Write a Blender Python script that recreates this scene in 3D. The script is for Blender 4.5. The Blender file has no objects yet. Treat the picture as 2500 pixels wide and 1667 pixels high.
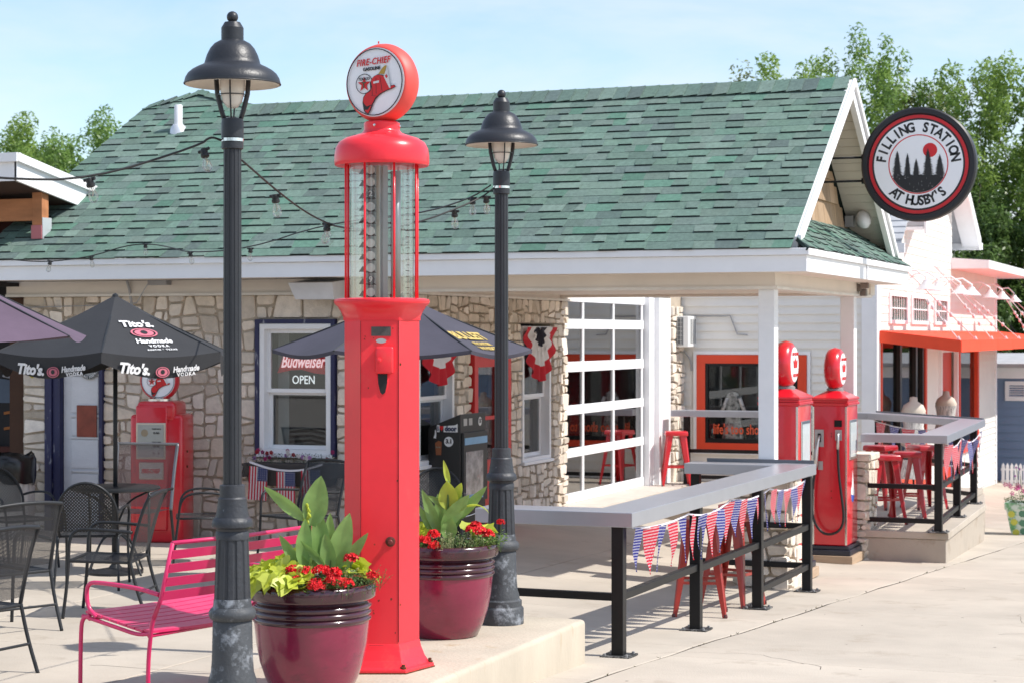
import bpy, bmesh, math, random
import numpy as np
from mathutils import Vector, Matrix, Euler
R = math.radians
PI = math.pi
S = bpy.context.scene
COL = S.collection

# ---------------------------------------------------------------- camera, sky, sun, exposure
A = R(20.8)
EYE = 2.1
cd = bpy.data.cameras.new('camera'); cam = bpy.data.objects.new('camera', cd); COL.objects.link(cam)
cam.location = (0, 0, EYE); cam.rotation_euler = (R(90), 0, A)
cd.lens = 70; cd.sensor_width = 36; cd.shift_y = -0.007; cd.clip_start = .1; cd.clip_end = 900
cd.dof.use_dof = True; cd.dof.focus_distance = 12.2; cd.dof.aperture_fstop = 6.3
S.camera = cam

SUN_AZ_VEC = Vector((.99, .12)); SUN_EL = R(50)
sd = Vector((SUN_AZ_VEC.x * math.cos(SUN_EL), SUN_AZ_VEC.y * math.cos(SUN_EL), math.sin(SUN_EL))).normalized()
w = bpy.data.worlds.new('World'); S.world = w; w.use_nodes = True
nt = w.node_tree; nt.nodes.clear()
def N(t, typ, **k):
    n = t.nodes.new(typ)
    for a, b in k.items(): setattr(n, a, b)
    return n
wo = N(nt, 'ShaderNodeOutputWorld'); bg = N(nt, 'ShaderNodeBackground'); bg.inputs[1].default_value = .129
sky = N(nt, 'ShaderNodeTexSky', sky_type='NISHITA', sun_disc=False)
sky.sun_elevation = SUN_EL; sky.sun_rotation = math.atan2(sd.x, sd.y)
sky.air_density = 1.0; sky.dust_density = .6; sky.ozone_density = 2.4
tc = N(nt, 'ShaderNodeTexCoord'); mp = N(nt, 'ShaderNodeMapping'); mp.inputs['Scale'].default_value = (1.3, 1.3, 5.5)
mp.inputs['Rotation'].default_value = (0, .10, .5)
nz = N(nt, 'ShaderNodeTexNoise'); nz.inputs['Scale'].default_value = 2.4; nz.inputs['Detail'].default_value = 7; nz.inputs['Roughness'].default_value = .58
nz.inputs['Distortion'].default_value = .6
cr = N(nt, 'ShaderNodeValToRGB'); cr.color_ramp.elements[0].position = .38; cr.color_ramp.elements[1].position = .72
cr.color_ramp.elements[0].color = (.02, .02, .02, 1); cr.color_ramp.elements[1].color = (.8, .8, .8, 1)
mx = N(nt, 'ShaderNodeMix', data_type='RGBA'); mx.inputs[7].default_value = (4.9, 5.0, 5.3, 1)
L = nt.links
L.new(tc.outputs['Generated'], mp.inputs[0]); L.new(mp.outputs[0], nz.inputs['Vector']); L.new(nz.outputs['Fac'], cr.inputs[0])
L.new(cr.outputs[0], mx.inputs[0]); L.new(sky.outputs[0], mx.inputs[6]); L.new(mx.outputs[2], bg.inputs[0]); L.new(bg.outputs[0], wo.inputs[0])
sl = bpy.data.lights.new('sun', 'SUN'); so = bpy.data.objects.new('sun', sl); COL.objects.link(so)
sl.energy = 3.5; sl.angle = R(.5); sl.color = (1, .955, .89)
so.rotation_euler = sd.to_track_quat('Z', 'Y').to_euler(); so.location = (20, 5, 30)
S.view_settings.view_transform = 'Standard'; S.view_settings.look = 'None'; S.view_settings.gamma = 1
S.view_settings.use_curve_mapping = False; S.view_settings.exposure = .66
S.render.engine = 'CYCLES'

# ---------------------------------------------------------------- materials
MATS = {}
def M(name, rgb=(.5, .5, .5), rough=.6, metal=0, var=.12, vs=3., pvar=0., bump=.0, bs=80., coat=0., dirt=None, dscale=3., damt=.5, spec=.5, hue=0.,
      trans=0, stretch=(1, 1, 1), sheen=0, alt=None, alpha=1.):
    """noise-varied principled material; pvar = brightness change per piece, alt = second piece colour, dirt = worn patches of another colour"""
    if name in MATS: return MATS[name]
    m = bpy.data.materials.new(name); m.use_nodes = True; t = m.node_tree; t.nodes.clear(); l = t.links
    o = N(t, 'ShaderNodeOutputMaterial'); p = N(t, 'ShaderNodeBsdfPrincipled')
    l.new(p.outputs[0], o.inputs[0])
    p.inputs['Roughness'].default_value = rough; p.inputs['Metallic'].default_value = metal
    p.inputs['Coat Weight'].default_value = coat; p.inputs['Coat Roughness'].default_value = .08
    p.inputs['Specular IOR Level'].default_value = spec
    p.inputs['Transmission Weight'].default_value = trans
    p.inputs['Alpha'].default_value = alpha
    c = N(t, 'ShaderNodeTexCoord'); mpn = N(t, 'ShaderNodeMapping'); mpn.inputs['Scale'].default_value = stretch
    l.new(c.outputs['Object'], mpn.inputs[0])
    n1 = N(t, 'ShaderNodeTexNoise'); n1.inputs['Scale'].default_value = vs; n1.inputs['Detail'].default_value = 6; n1.inputs['Roughness'].default_value = .62
    l.new(mpn.outputs[0], n1.inputs['Vector'])
    mr = N(t, 'ShaderNodeMapRange'); mr.inputs['From Min'].default_value = .3; mr.inputs['From Max'].default_value = .7
    mr.inputs['To Min'].default_value = 1 - var; mr.inputs['To Max'].default_value = 1 + var
    l.new(n1.outputs['Fac'], mr.inputs[0])
    src = mr.outputs[0]
    base = N(t, 'ShaderNodeRGB'); base.outputs[0].default_value = (*rgb, 1); bc = base.outputs[0]
    if pvar or alt:
        g = N(t, 'ShaderNodeNewGeometry'); oi = N(t, 'ShaderNodeObjectInfo')
        ad = N(t, 'ShaderNodeMath', operation='ADD'); l.new(g.outputs['Random Per Island'], ad.inputs[0]); l.new(oi.outputs['Random'], ad.inputs[1])
        fr = N(t, 'ShaderNodeMath', operation='FRACT'); l.new(ad.outputs[0], fr.inputs[0])
        wn = N(t, 'ShaderNodeTexWhiteNoise', noise_dimensions='1D'); l.new(fr.outputs[0], wn.inputs['W'])
        m2 = N(t, 'ShaderNodeMapRange'); m2.inputs['To Min'].default_value = 1 - pvar; m2.inputs['To Max'].default_value = 1 + pvar
        l.new(wn.outputs['Value'], m2.inputs[0])
        mm = N(t, 'ShaderNodeMath', operation='MULTIPLY'); l.new(src, mm.inputs[0]); l.new(m2.outputs[0], mm.inputs[1]); src = mm.outputs[0]
        if alt:
            rp = N(t, 'ShaderNodeValToRGB'); e = rp.color_ramp.elements; e[0].color = (*rgb, 1); e[1].color = (*alt[-1], 1)
            for i, q in enumerate(alt[:-1]):
                ne = e.new((i + 1) / len(alt)); ne.color = (*q, 1)
            l.new(fr.outputs[0], rp.inputs[0]); bc = rp.outputs[0]
    mu = N(t, 'ShaderNodeVectorMath', operation='SCALE'); l.new(bc, mu.inputs[0]); l.new(src, mu.inputs['Scale'])
    colr = mu.outputs[0]
    if dirt:
        n2 = N(t, 'ShaderNodeTexNoise'); n2.inputs['Scale'].default_value = dscale; n2.inputs['Detail'].default_value = 8; n2.inputs['Roughness'].default_value = .7
        l.new(mpn.outputs[0], n2.inputs['Vector'])
        r2 = N(t, 'ShaderNodeMapRange'); r2.inputs['From Min'].default_value = 1 - damt - .06; r2.inputs['From Max'].default_value = 1 - damt + .06
        l.new(n2.outputs['Fac'], r2.inputs[0])
        md = N(t, 'ShaderNodeMix', data_type='RGBA'); l.new(r2.outputs[0], md.inputs[0]); l.new(colr, md.inputs[6]); md.inputs[7].default_value = (*dirt, 1)
        colr = md.outputs[2]
    l.new(colr, p.inputs['Base Color'])
    if bump:
        n3 = N(t, 'ShaderNodeTexNoise'); n3.inputs['Scale'].default_value = bs; n3.inputs['Detail'].default_value = 5
        l.new(mpn.outputs[0], n3.inputs['Vector'])
        b = N(t, 'ShaderNodeBump'); b.inputs['Strength'].default_value = bump; b.inputs['Distance'].default_value = .01
        l.new(n3.outputs['Fac'], b.inputs['Height']); l.new(b.outputs[0], p.inputs['Normal'])
    MATS[name] = m
    return m

def glass(name, tint=(.9, .95, .95), rough=.02, mixf=.12, dark=False):
    """thin pane: mostly clear with a mirror share that rises at grazing angles"""
    if name in MATS: return MATS[name]
    m = bpy.data.materials.new(name); m.use_nodes = True; t = m.node_tree; t.nodes.clear(); l = t.links
    o = N(t, 'ShaderNodeOutputMaterial'); tr = N(t, 'ShaderNodeBsdfTransparent'); gl = N(t, 'ShaderNodeBsdfGlossy'); fr = N(t, 'ShaderNodeLayerWeight'); mxs = N(t, 'ShaderNodeMixShader')
    tr.inputs[0].default_value = (*tint, 1); gl.inputs['Roughness'].default_value = rough; fr.inputs[0].default_value = .35
    m1 = N(t, 'ShaderNodeMapRange'); m1.inputs['To Min'].default_value = mixf; m1.inputs['To Max'].default_value = min(1, mixf + .45)
    l.new(fr.outputs['Fresnel'], m1.inputs[0]); l.new(m1.outputs[0], mxs.inputs[0]); l.new(tr.outputs[0], mxs.inputs[1]); l.new(gl.outputs[0], mxs.inputs[2]); l.new(mxs.outputs[0], o.inputs[0])
    MATS[name] = m
    return m

CONC = lambda: M('concrete', (.46, .405, .335), .88, var=.13, vs=.9, pvar=.04, bump=.3, bs=70, dirt=(.37, .315, .25), dscale=1.7, damt=.37)
WHITE = lambda: M('white_paint', (.83, .83, .84), .45, var=.03, vs=4, bump=.03, bs=20)
BEIGE = lambda: M('beige_paint', (.76, .69, .61), .6, var=.05, vs=2)
BLACK = lambda: M('black_metal', (.008, .008, .009), .42, var=.2, vs=9, spec=.3)
RED = lambda: M('red_enamel', (.62, .012, .025), .28, var=.08, vs=3, coat=.5, bump=.02, bs=6)
STOOLRED = lambda: M('stool_red', (.42, .008, .016), .28, var=.08, vs=3, coat=.6)
DARK = lambda: M('dark_interior', (.012, .012, .013), .8, var=.3)
CHROME = lambda: M('chrome', (.75, .75, .74), .18, metal=1, var=.05)
PANE = lambda: glass('window_glass', (.80, .82, .82), .01, .05)

# ---------------------------------------------------------------- mesh helpers
class MB:
    def __init__(s): s.v = []; s.f = []
    def add(s, vs, fs, mx=None):
        o = len(s.v)
        s.v += [tuple(mx @ Vector(q)) for q in vs] if mx is not None else [tuple(q) for q in vs]
        s.f += [tuple(i + o for i in q) for q in fs]; return s
    def box(s, a, b, mx=None):
        x0, y0, z0 = a; x1, y1, z1 = b
        if x0 > x1: x0, x1 = x1, x0
        if y0 > y1: y0, y1 = y1, y0
        if z0 > z1: z0, z1 = z1, z0
        return s.add([(x0, y0, z0), (x1, y0, z0), (x1, y1, z0), (x0, y1, z0), (x0, y0, z1), (x1, y0, z1), (x1, y1, z1), (x0, y1, z1)],
                     [(0, 3, 2, 1), (4, 5, 6, 7), (0, 1, 5, 4), (1, 2, 6, 5), (2, 3, 7, 6), (3, 0, 4, 7)], mx)
    def hexa(s, p):  # 8 corners, bottom 4 ccw then top 4
        return s.add(p, [(0, 3, 2, 1), (4, 5, 6, 7), (0, 1, 5, 4), (1, 2, 6, 5), (2, 3, 7, 6), (3, 0, 4, 7)])
    def prism(s, poly, d, mx=None):
        """poly: 3d points, d: extrusion vector"""
        n = len(poly); d = Vector(d); q = [Vector(p) for p in poly]
        return s.add([tuple(p) for p in q] + [tuple(p + d) for p in q], [tuple(range(n - 1, -1, -1)), tuple(range(n, 2 * n))] + [(i, (i + 1) % n, n + (i + 1) % n, n + i) for i in range(n)], mx)
    def lathe(s, prof, n=24, mx=None, flute=0, fr=None, z0=None, caps=True):
        vs = []; fs = []
        for r, z in prof:
            for i in range(n):
                a = 2 * PI * i / n; rr = r
                vs.append((rr * math.cos(a), rr * math.sin(a), z))
        for k in range(len(prof) - 1):
            for i in range(n):
                j = (i + 1) % n
                fs.append((k * n + i, k * n + j, (k + 1) * n + j, (k + 1) * n + i))
        if caps:
            if prof[0][0] > 1e-4: fs.append(tuple(range(n - 1, -1, -1)))
            if prof[-1][0] > 1e-4: fs.append(tuple(range((len(prof) - 1) * n, len(prof) * n)))
        return s.add(vs, fs, mx)
    def tube(s, pts, r, n=8, closed=False, flat=None):
        pts = [Vector(p) for p in pts]; m = len(pts); vs = []; fs = []
        up = None
        for i, p in enumerate(pts):
            if closed: t = pts[(i + 1) % m] - pts[i - 1]
            else: t = pts[min(i + 1, m - 1)] - pts[max(i - 1, 0)]
            t.normalize()
            if up is None:
                up = Vector((0, 0, 1)) if abs(t.z) < .9 else Vector((0, 1, 0))
            x = t.cross(up)
            if x.length < 1e-4: x = t.orthogonal()
            x.normalize(); y = x.cross(t).normalized(); up = y
            rr = r[i] if isinstance(r, (list, tuple)) else r
            fl = flat or 1
            for k in range(n):
                a = 2 * PI * (k + .5) / n
                vs.append(p + x * rr * math.cos(a) + y * rr * fl * math.sin(a))
        for i in range(m if closed else m - 1):
            for k in range(n):
                a = i * n + k; b = i * n + (k + 1) % n; c = ((i + 1) % m) * n + (k + 1) % n; d = ((i + 1) % m) * n + k
                fs.append((a, b, c, d))
        if not closed: fs += [tuple(range(n - 1, -1, -1)), tuple(range((m - 1) * n, m * n))]
        return s.add(vs, fs)
    def bar(s, p, q, w_, h_=None):
        """square bar from p to q"""
        h_ = h_ or w_; p = Vector(p); q = Vector(q); t = (q - p).normalized()
        up = Vector((0, 0, 1)) if abs(t.z) < .95 else Vector((0, 1, 0))
        x = t.cross(up).normalized() * w_ / 2; y = x.cross(t).normalized() * h_ / 2
        return s.hexa([p - x - y, p + x - y, q + x - y, q - x - y, p - x + y, p + x + y, q + x + y, q - x + y])
    def disc(s, c, r, nrm, d, n=24, rx=None):
        nrm = Vector(nrm).normalized(); x = nrm.cross(Vector((0, 0, 1)));
        if x.length < .01: x = Vector((1, 0, 0))
        x.normalize(); y = nrm.cross(x); c = Vector(c)
        return s.prism([c + x * (rx or r) * math.cos(2 * PI * i / n) + y * r * math.sin(2 * PI * i / n) for i in range(n)][::-1], nrm * d)
    def build(s, name, mat, parent=None, smooth=False, bevel=0., loc=None, subsurf=0, kind=None, segs=2, mat2=None):
        me = bpy.data.meshes.new(name)
        me.from_pydata(s.v, [], s.f); me.materials.append(mat)
        bmx = bmesh.new(); bmx.from_mesh(me); bmesh.ops.recalc_face_normals(bmx, faces=bmx.faces[:])
        if bevel: bmesh.ops.bevel(bmx, geom=[e for e in bmx.edges if e.calc_face_angle(0) > .5], offset=bevel, segments=segs, affect='EDGES', profile=.5, clamp_overlap=True)
        bmx.to_mesh(me); bmx.free()
        if smooth is True: me.polygons.foreach_set('use_smooth', [True] * len(me.polygons))
        elif smooth:
            me.polygons.foreach_set('use_smooth', [True] * len(me.polygons))
            me.set_sharp_from_angle(angle=R(smooth))
        if mat2: me.materials.append(mat2); me.polygons.foreach_set('material_index', [1 if i % 4 == 1 else 0 for i in range(len(me.polygons))])
        return link(name, me, parent, loc, kind)
def split(mb, name, mat, parent=None, **k):
    """build every connected piece of mb as an object of its own"""
    p = list(range(len(mb.v)))
    def f(a):
        while p[a] != a: p[a] = p[p[a]]; a = p[a]
        return a
    for q in mb.f:
        for b in q[1:]: p[f(b)] = f(q[0])
    g = {}
    for q in mb.f: g.setdefault(f(q[0]), []).append(q)
    for fs in g.values():
        ids = sorted({i for q in fs for i in q}); r = {i: n for n, i in enumerate(ids)}
        MB().add([mb.v[i] for i in ids], [tuple(r[i] for i in q) for q in fs]).build(name, mat, parent, **k)
def link(name, me, parent=None, loc=None, kind=None):
    o = bpy.data.objects.new(name, me); COL.objects.link(o)
    if parent: o.parent = parent
    if loc is not None: o.location = loc
    elif parent is not None and parent.get('_w'): o.location = -Vector(parent.location)
    if kind: o['kind'] = kind
    return o
def tag(o, label, cat, group=None):
    o['label'] = label; o['category'] = cat
    if group: o['group'] = group
    return o
def thing(name, label, cat, loc=(0, 0, 0), rz=0, group=None, world=False):
    """an Empty at the thing's base; world=True: its parts are given in world coordinates"""
    o = bpy.data.objects.new(name, None); COL.objects.link(o); o.location = loc; o.rotation_euler = (0, 0, rz); o.empty_display_size = .1
    if world: o['_w'] = 1
    return tag(o, label, cat, group)
def copy_tree(o, parent=None, loc=None, rz=None, label=None, scale=None):
    c = o.copy(); COL.objects.link(c)
    if parent: c.parent = parent
    if loc is not None: c.location = loc
    if rz is not None: c.rotation_euler = (0, 0, rz)
    if label: c['label'] = label
    if scale: c.scale = (scale,) * 3
    for ch in list(o.children): copy_tree(ch, c)
    return c
def dup_parts(o, parent, loc):
    c = o.copy(); COL.objects.link(c); c.parent = parent; c.location = loc; return c

_fc = {}
def glyphs(body, size=1., shear=0., bold=0., ext=.0015, space=1.):
    """lettering as a mesh in the xy plane, centred; built from Blender's own font"""
    k = (body, size, shear, bold, ext, space)
    if k in _fc: return _fc[k]
    cu = bpy.data.curves.new('t', 'FONT'); cu.body = body; cu.size = size; cu.shear = shear; cu.offset = bold * size; cu.extrude = ext
    cu.align_x = 'CENTER'; cu.align_y = 'CENTER'; cu.resolution_u = 3; cu.space_character = space
    o = bpy.data.objects.new('t', cu); COL.objects.link(o)
    dg = bpy.context.evaluated_depsgraph_get(); me = bpy.data.meshes.new_from_object(o.evaluated_get(dg))
    v = [tuple(q.co) for q in me.vertices]; f = [tuple(q.vertices) for q in me.polygons]
    bpy.data.objects.remove(o); bpy.data.curves.remove(cu); bpy.data.meshes.remove(me)
    _fc[k] = (v, f); return v, f
def frame(o, x, y=(0, 0, 1)):
    x = Vector(x).normalized(); y = Vector(y); y = (y - x * y.dot(x)).normalized(); z = x.cross(y)
    return Matrix(((x.x, y.x, z.x, o[0]), (x.y, y.y, z.y, o[1]), (x.z, y.z, z.z, o[2]), (0, 0, 0, 1)))
def letter(mb, body, size, o, x=(1, 0, 0), y=(0, 0, 1), **k):
    v, f = glyphs(body, size, **k); mb.add(v, f, frame(o, x, y)); return mb
def circ(r, n=24, a0=0, a1=2 * PI, c=(0, 0)):
    return [(c[0] + r * math.cos(a0 + (a1 - a0) * i / n), c[1] + r * math.sin(a0 + (a1 - a0) * i / n)) for i in range(n)]
def flat(mb, pts2, d, mx):
    mb.prism([(p[0], p[1], 0) for p in pts2], (0, 0, d), mx); return mb
def ring(mb, r0, r1, d, mx, n=40, sx=1.):
    vs = []; fs = []
    for z in (0, d):
        for r in (r0, r1): vs += [(sx * r * math.cos(2 * PI * i / n), r * math.sin(2 * PI * i / n), z) for i in range(n)]
    for i in range(n):
        j = (i + 1) % n
        fs += [(i, j, n + j, n + i), (2 * n + i, 3 * n + i, 3 * n + j, 2 * n + j), (n + i, n + j, 3 * n + j, 3 * n + i), (j, i, 2 * n + i, 2 * n + j)]
    mb.add(vs, fs, mx); return mb

# ---------------------------------------------------------------- ground
def ground(X, Y):
    t = min(1, max(0, (X + 9) / 5)); t = t * t * (3 - 2 * t)
    return .04 * (1 - t) - .0345 * (min(max(Y, 4), 44) - 12.34) * t
def XL(Y): return -3.79 + .0721 * (Y - 11.3)
# ================================================================ SETTING
random.seed(4)
def sheet(name, xs, ys, zf, mat, kind=None, parent=None, thick=0):
    mb = MB(); nx, ny = len(xs), len(ys)
    mb.v = [(x, y, zf(x, y)) for y in ys for x in xs]
    mb.f = [(j * nx + i, j * nx + i + 1, (j + 1) * nx + i + 1, (j + 1) * nx + i) for j in range(ny - 1) for i in range(nx - 1)]
    return mb.build(name, mat, parent, smooth=True, kind=kind)
rng = lambda a, b, n: [a + (b - a) * i / (n - 1) for i in range(n)]
gr = sheet('ground', [-60, -40, -25, -15] + rng(-12, -2.5, 60) + [0, 5, 20, 60, 120], [-25, -12, 0, 4] + rng(5, 44, 40) + [60, 90, 140, 220, 400, 800], lambda x, y: ground(x, y) - .035,
           M('packed_ground', (.13, .11, .09), .95, var=.15, vs=.6, dirt=(.09, .075, .06), dscale=3, damt=.5), 'structure')
gr['label'] = 'pale ground running under the whole forecourt'
lawn = sheet('lawn', rng(-60, 120, 40), rng(43.5, 120, 12), lambda x, y: ground(x, y) + .03 + .02 * max(0, y - 46), M('lawn_grass', (.07, .14, .03), .95, var=.4, vs=2), 'structure')

def slab(x0, x1, y0, y1, edge=None, ed=None):
    """one cast slab following the ground, joint 9 mm all round, rounded arris"""
    g = .0055; nx = max(2, int((x1 - x0) / .5) + 1); ny = max(2, int((y1 - y0) / .5) + 1); top = []; n = 0
    vs = []; fs = []
    ys = [y0 + g, y0 + g + .008] + [y0 + (y1 - y0) * j / ny for j in range(1, ny)] + [y1 - g - .008, y1 - g]
    for yy in ys:
        a = (XL(yy) if edge == 'l' else x0) + g; b = (XL(yy) if edge == 'r' else x1) - g
        if edge and ed is None:
            wv = .010 * math.sin(yy * 4.1) + .008 * math.sin(yy * 11.3 + 1)
            if edge == 'l': a += wv + .012
            else: b += wv
        for k, xx in enumerate([a, a + .008] + [a + (b - a) * i / nx for i in range(1, nx)] + [b - .008, b]):
            e = (k in (0, nx + 2)) or yy in (ys[0], ys[-1])
            vs.append((xx, yy, ground(xx, yy) - (.003 if e else 0)))
    W = nx + 3; H = len(ys)
    fs = [(j * W + i, j * W + i + 1, (j + 1) * W + i + 1, (j + 1) * W + i) for j in range(H - 1) for i in range(W - 1)]
    bd = [i for i in range(W)] + [j * W + W - 1 for j in range(1, H)] + [(H - 1) * W + i for i in range(W - 2, -1, -1)] + [j * W for j in range(H - 2, 0, -1)]
    o = len(vs); vs += [(vs[i][0], vs[i][1], vs[i][2] - .05) for i in bd]
    for i in range(len(bd)): j = (i + 1) % len(bd); fs.append((bd[i], o + i, o + j, bd[j]))
    mb = MB(); mb.add(vs, fs); return mb
def lay(xs, ys, edge=None):
    for j in range(len(ys) - 1):
        for i in range(len(xs) - 1):
            e = edge if (edge == 'r' and i == len(xs) - 2) or (edge == 'l' and i == 0) else None
            x0, x1 = xs[i], xs[i + 1]
            slab(x0, x1, ys[j], ys[j + 1], e).build('paving_slab', CONC(), gr)
lay([-15.5, -13.2, -10.9, -8.6, -6.35, -3.8], [5.5, 7.6, 9.45, 11.3, 13.15, 15.0], 'r')
lay([-8.6, -6.35, -3.8], [15.0, 16.9, 19.0, 21.2], 'r')
lay([-15.5, -13.2, -10.9, -8.6], [15.0, 17.85])
lay([-7.87, -6.35, -4.7], [21.2, 23.2])
lay([-3.8, -1.3, 1.5, 4.4, 7.4], [6.0, 9.2, 12.6, 16.0, 19.4, 22.8, 26.2, 29.6, 33.0], 'l')
lay([-5.05, -2.7, -.4, 2.0, 4.4], [33.0, 37.0, 41.0, 43.4])
lay([-5.05, -3.8], [21.2, 23.2, 25.2, 27.6, 30.2, 33.0], 'r')

mb = MB(); yy_ = [6 + .25 * i for i in range(108)]
mb.v = [(XL(y) + dx, y, ground(XL(y), y) - .007) for y in yy_ for dx in (-.03, .045)]; mb.f = [(2 * i, 2 * i + 1, 2 * i + 3, 2 * i + 2) for i in range(107)]
mb.build('joint_filler', M('joint_dirt', (.05, .04, .032), .95, var=.3, vs=20), gr)
# weeds and grit along the open joint
mb = MB()
for k in range(26):
    y = random.uniform(10.6, 21.0); x = XL(y) + .006 + random.gauss(0, .012); z = ground(x, y)
    for b in range(3):
        a = random.uniform(0, 6.28); h_ = random.uniform(.004, .016); d = .006
        mb.add([(x - d * math.cos(a), y - d * math.sin(a), z - .004), (x + d * math.cos(a), y + d * math.sin(a), z - .004), (x + random.gauss(0, .01), y + random.gauss(0, .01), z + h_)], [(0, 1, 2)])
o = mb.build('joint_weeds', M('weeds', (.07, .07, .025), .9, var=.4), kind='stuff'); o['label'] = 'tiny weeds and grit in the open pavement joint'

# hairline cracks and small dark spots on the paving
rd = random.Random(77); mb = MB()
for (x, y, a, n) in ((-2.6, 12.3, 1.9, 26), (-1.9, 14.8, .4, 30), (-2.9, 17.9, 1.2, 22), (-6.9, 10.6, .5, 24), (-5.9, 13.6, 2.5, 20)):
    pv = None
    for k in range(n):
        a += rd.gauss(0, .28); x += .07 * math.cos(a); y += .07 * math.sin(a); z = ground(x, y) + .0015; w_ = .0022 * (1 - k / n) + .0006
        q = [(x - w_ * math.sin(a), y + w_ * math.cos(a), z), (x + w_ * math.sin(a), y - w_ * math.cos(a), z)]
        if pv: mb.add(pv + q, [(0, 1, 3, 2)])
        pv = q
o = mb.build('hairline_cracks', M('crack_dark', (.12, .10, .085), .95), kind='stuff'); o['label'] = 'hairline cracks wandering across the pale paving'
mb = MB()
for k in range(60):
    x = rd.uniform(-3.6, 1.5); y = rd.uniform(11, 22); s = rd.uniform(.004, .014); c = Vector((x, y, ground(x, y) + .001))
    mb.add([c + Vector((s * rd.uniform(.6, 1.2) * math.cos(b), s * rd.uniform(.6, 1.2) * math.sin(b), 0)) for b in [2 * PI * i / 7 for i in range(7)]], [tuple(range(7))])
o = mb.build('gum_spots', M('gum_dark', (.20, .175, .15), .9), kind='stuff'); o['label'] = 'small dark gum and oil spots on the pavement'

# raised concrete island
isl = MB().hexa([(-5.15, 6.2, -.2), (-4.06, 6.2, -.2), (-4.06, 12.02, -.2), (-5.15, 12.02, -.2), (-5.15, 6.2, .29), (-4.06, 6.2, .29), (-4.06, 12.02, .29), (-5.15, 12.02, .29)]).build(
    'concrete_island', M('island_concrete', (.47, .41, .325), .88, var=.10, vs=2.6, bump=.5, bs=45, dirt=(.40, .30, .19), dscale=3.5, damt=.36, stretch=(1, 1, .25)), bevel=.03, segs=3, smooth=35, kind='structure')
isl['label'] = 'raised concrete island with rounded edges under the tall pump'

# patio platform at the back, steps down at its front corner
pl = MB()
pl.prism([(-8.2, 23.2, -.8), (-4.7, 23.2, -.8), (-4.7, 21.22, -.8), (-3.17, 21.22, -.8), (-3.27, 24.95, -.8), (-3.6, 27.6, -.8), (-8.2, 27.6, -.8)], (0, 0, .74))
plat = pl.build('patio_platform', M('platform_concrete', (.42, .365, .30), .85, var=.1, vs=2, bump=.3, bs=50, dirt=(.32, .26, .2), dscale=2, damt=.42), bevel=.01, kind='structure')
tops = [(-8.2, -6.4, 23.2, 25.2), (-6.4, -4.7, 23.2, 25.2), (-8.2, -6.4, 25.2, 27.6), (-6.4, -4.7, 25.2, 27.6), (-4.7, None, 21.2, 23.1), (-4.7, None, 23.1, 24.97), (-4.7, -3.62, 24.97, 27.6)]
for (a, b, c, d) in tops:
    e = lambda y: -3.14 - .0268 * (y - 21.2) if b is None else b
    g_ = .004
    MB().prism([(a + g_, c + g_, -.058), (e(c) - g_, c + g_, -.058), (e(d) - g_, d - g_, -.058), (a + g_, d - g_, -.058)], (0, 0, .073)).build('paving_slab', CONC(), plat, bevel=.006)

# ================================================================ PIECES
def clip(poly, nx, ny, c):
    out = []; n = len(poly)
    for i in range(n):
        p = poly[i]; q = poly[(i + 1) % n]; a = p[0] * nx + p[1] * ny - c; b = q[0] * nx + q[1] * ny - c
        if a <= 0: out.append(p)
        if a * b < 0: t = a / (a - b); out.append((p[0] + (q[0] - p[0]) * t, p[1] + (q[1] - p[1]) * t))
    return out
def rubble(rects, area, joint, seed, tilt=.16):
    """rubble masonry: rectangles cut again and again by slightly tilted joints into stones of uneven size"""
    rd = random.Random(seed); out = []
    def ar(p): return abs(sum(p[i][0] * p[(i + 1) % len(p)][1] - p[(i + 1) % len(p)][0] * p[i][1] for i in range(len(p)))) / 2
    def go(p, tgt):
        a = ar(p); us = [q[0] for q in p]; vs = [q[1] for q in p]; w_ = max(us) - min(us); h_ = max(vs) - min(vs)
        if a < tgt or min(w_, h_) < .07: out.append(p); return
        t = rd.gauss(0, tilt); f_ = rd.uniform(.34, .66)
        if w_ > h_ * rd.uniform(1.0, 1.7): nx, ny = math.cos(t), math.sin(t); c = (min(us) + w_ * f_) * nx + (min(vs) + h_ / 2) * ny
        else: nx, ny = math.sin(t * .6), math.cos(t * .6); c = (min(us) + w_ / 2) * nx + (min(vs) + h_ * f_) * ny
        A_ = clip(p, nx, ny, c); B_ = clip(p, -nx, -ny, -c)
        for q in (A_, B_):
            if len(q) >= 3: go(q, area * math.exp(rd.gauss(0, .5)))
    for a, b, c, d in rects: go([(a, c), (b, c), (b, d), (a, d)], area)
    res = []
    for p in out:
        if sum(p[i][0] * p[(i + 1) % len(p)][1] - p[(i + 1) % len(p)][0] * p[i][1] for i in range(len(p))) < 0: p = p[::-1]
        q = p
        for i in range(len(p)):
            x, y = p[i]; x2, y2 = p[(i + 1) % len(p)]; l_ = math.hypot(x2 - x, y2 - y)
            if l_ < 1e-5: continue
            nx, ny = (y2 - y) / l_, -(x2 - x) / l_; q = clip(q, nx, ny, nx * x + ny * y - joint / 2)
            if len(q) < 3: break
        if len(q) < 3: continue
        m = []
        for v in q:
            if not m or math.hypot(v[0] - m[-1][0], v[1] - m[-1][1]) > .008: m.append(v)
        if len(m) >= 3 and ar(m) > .0012: res.append(m)
    return res
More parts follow.
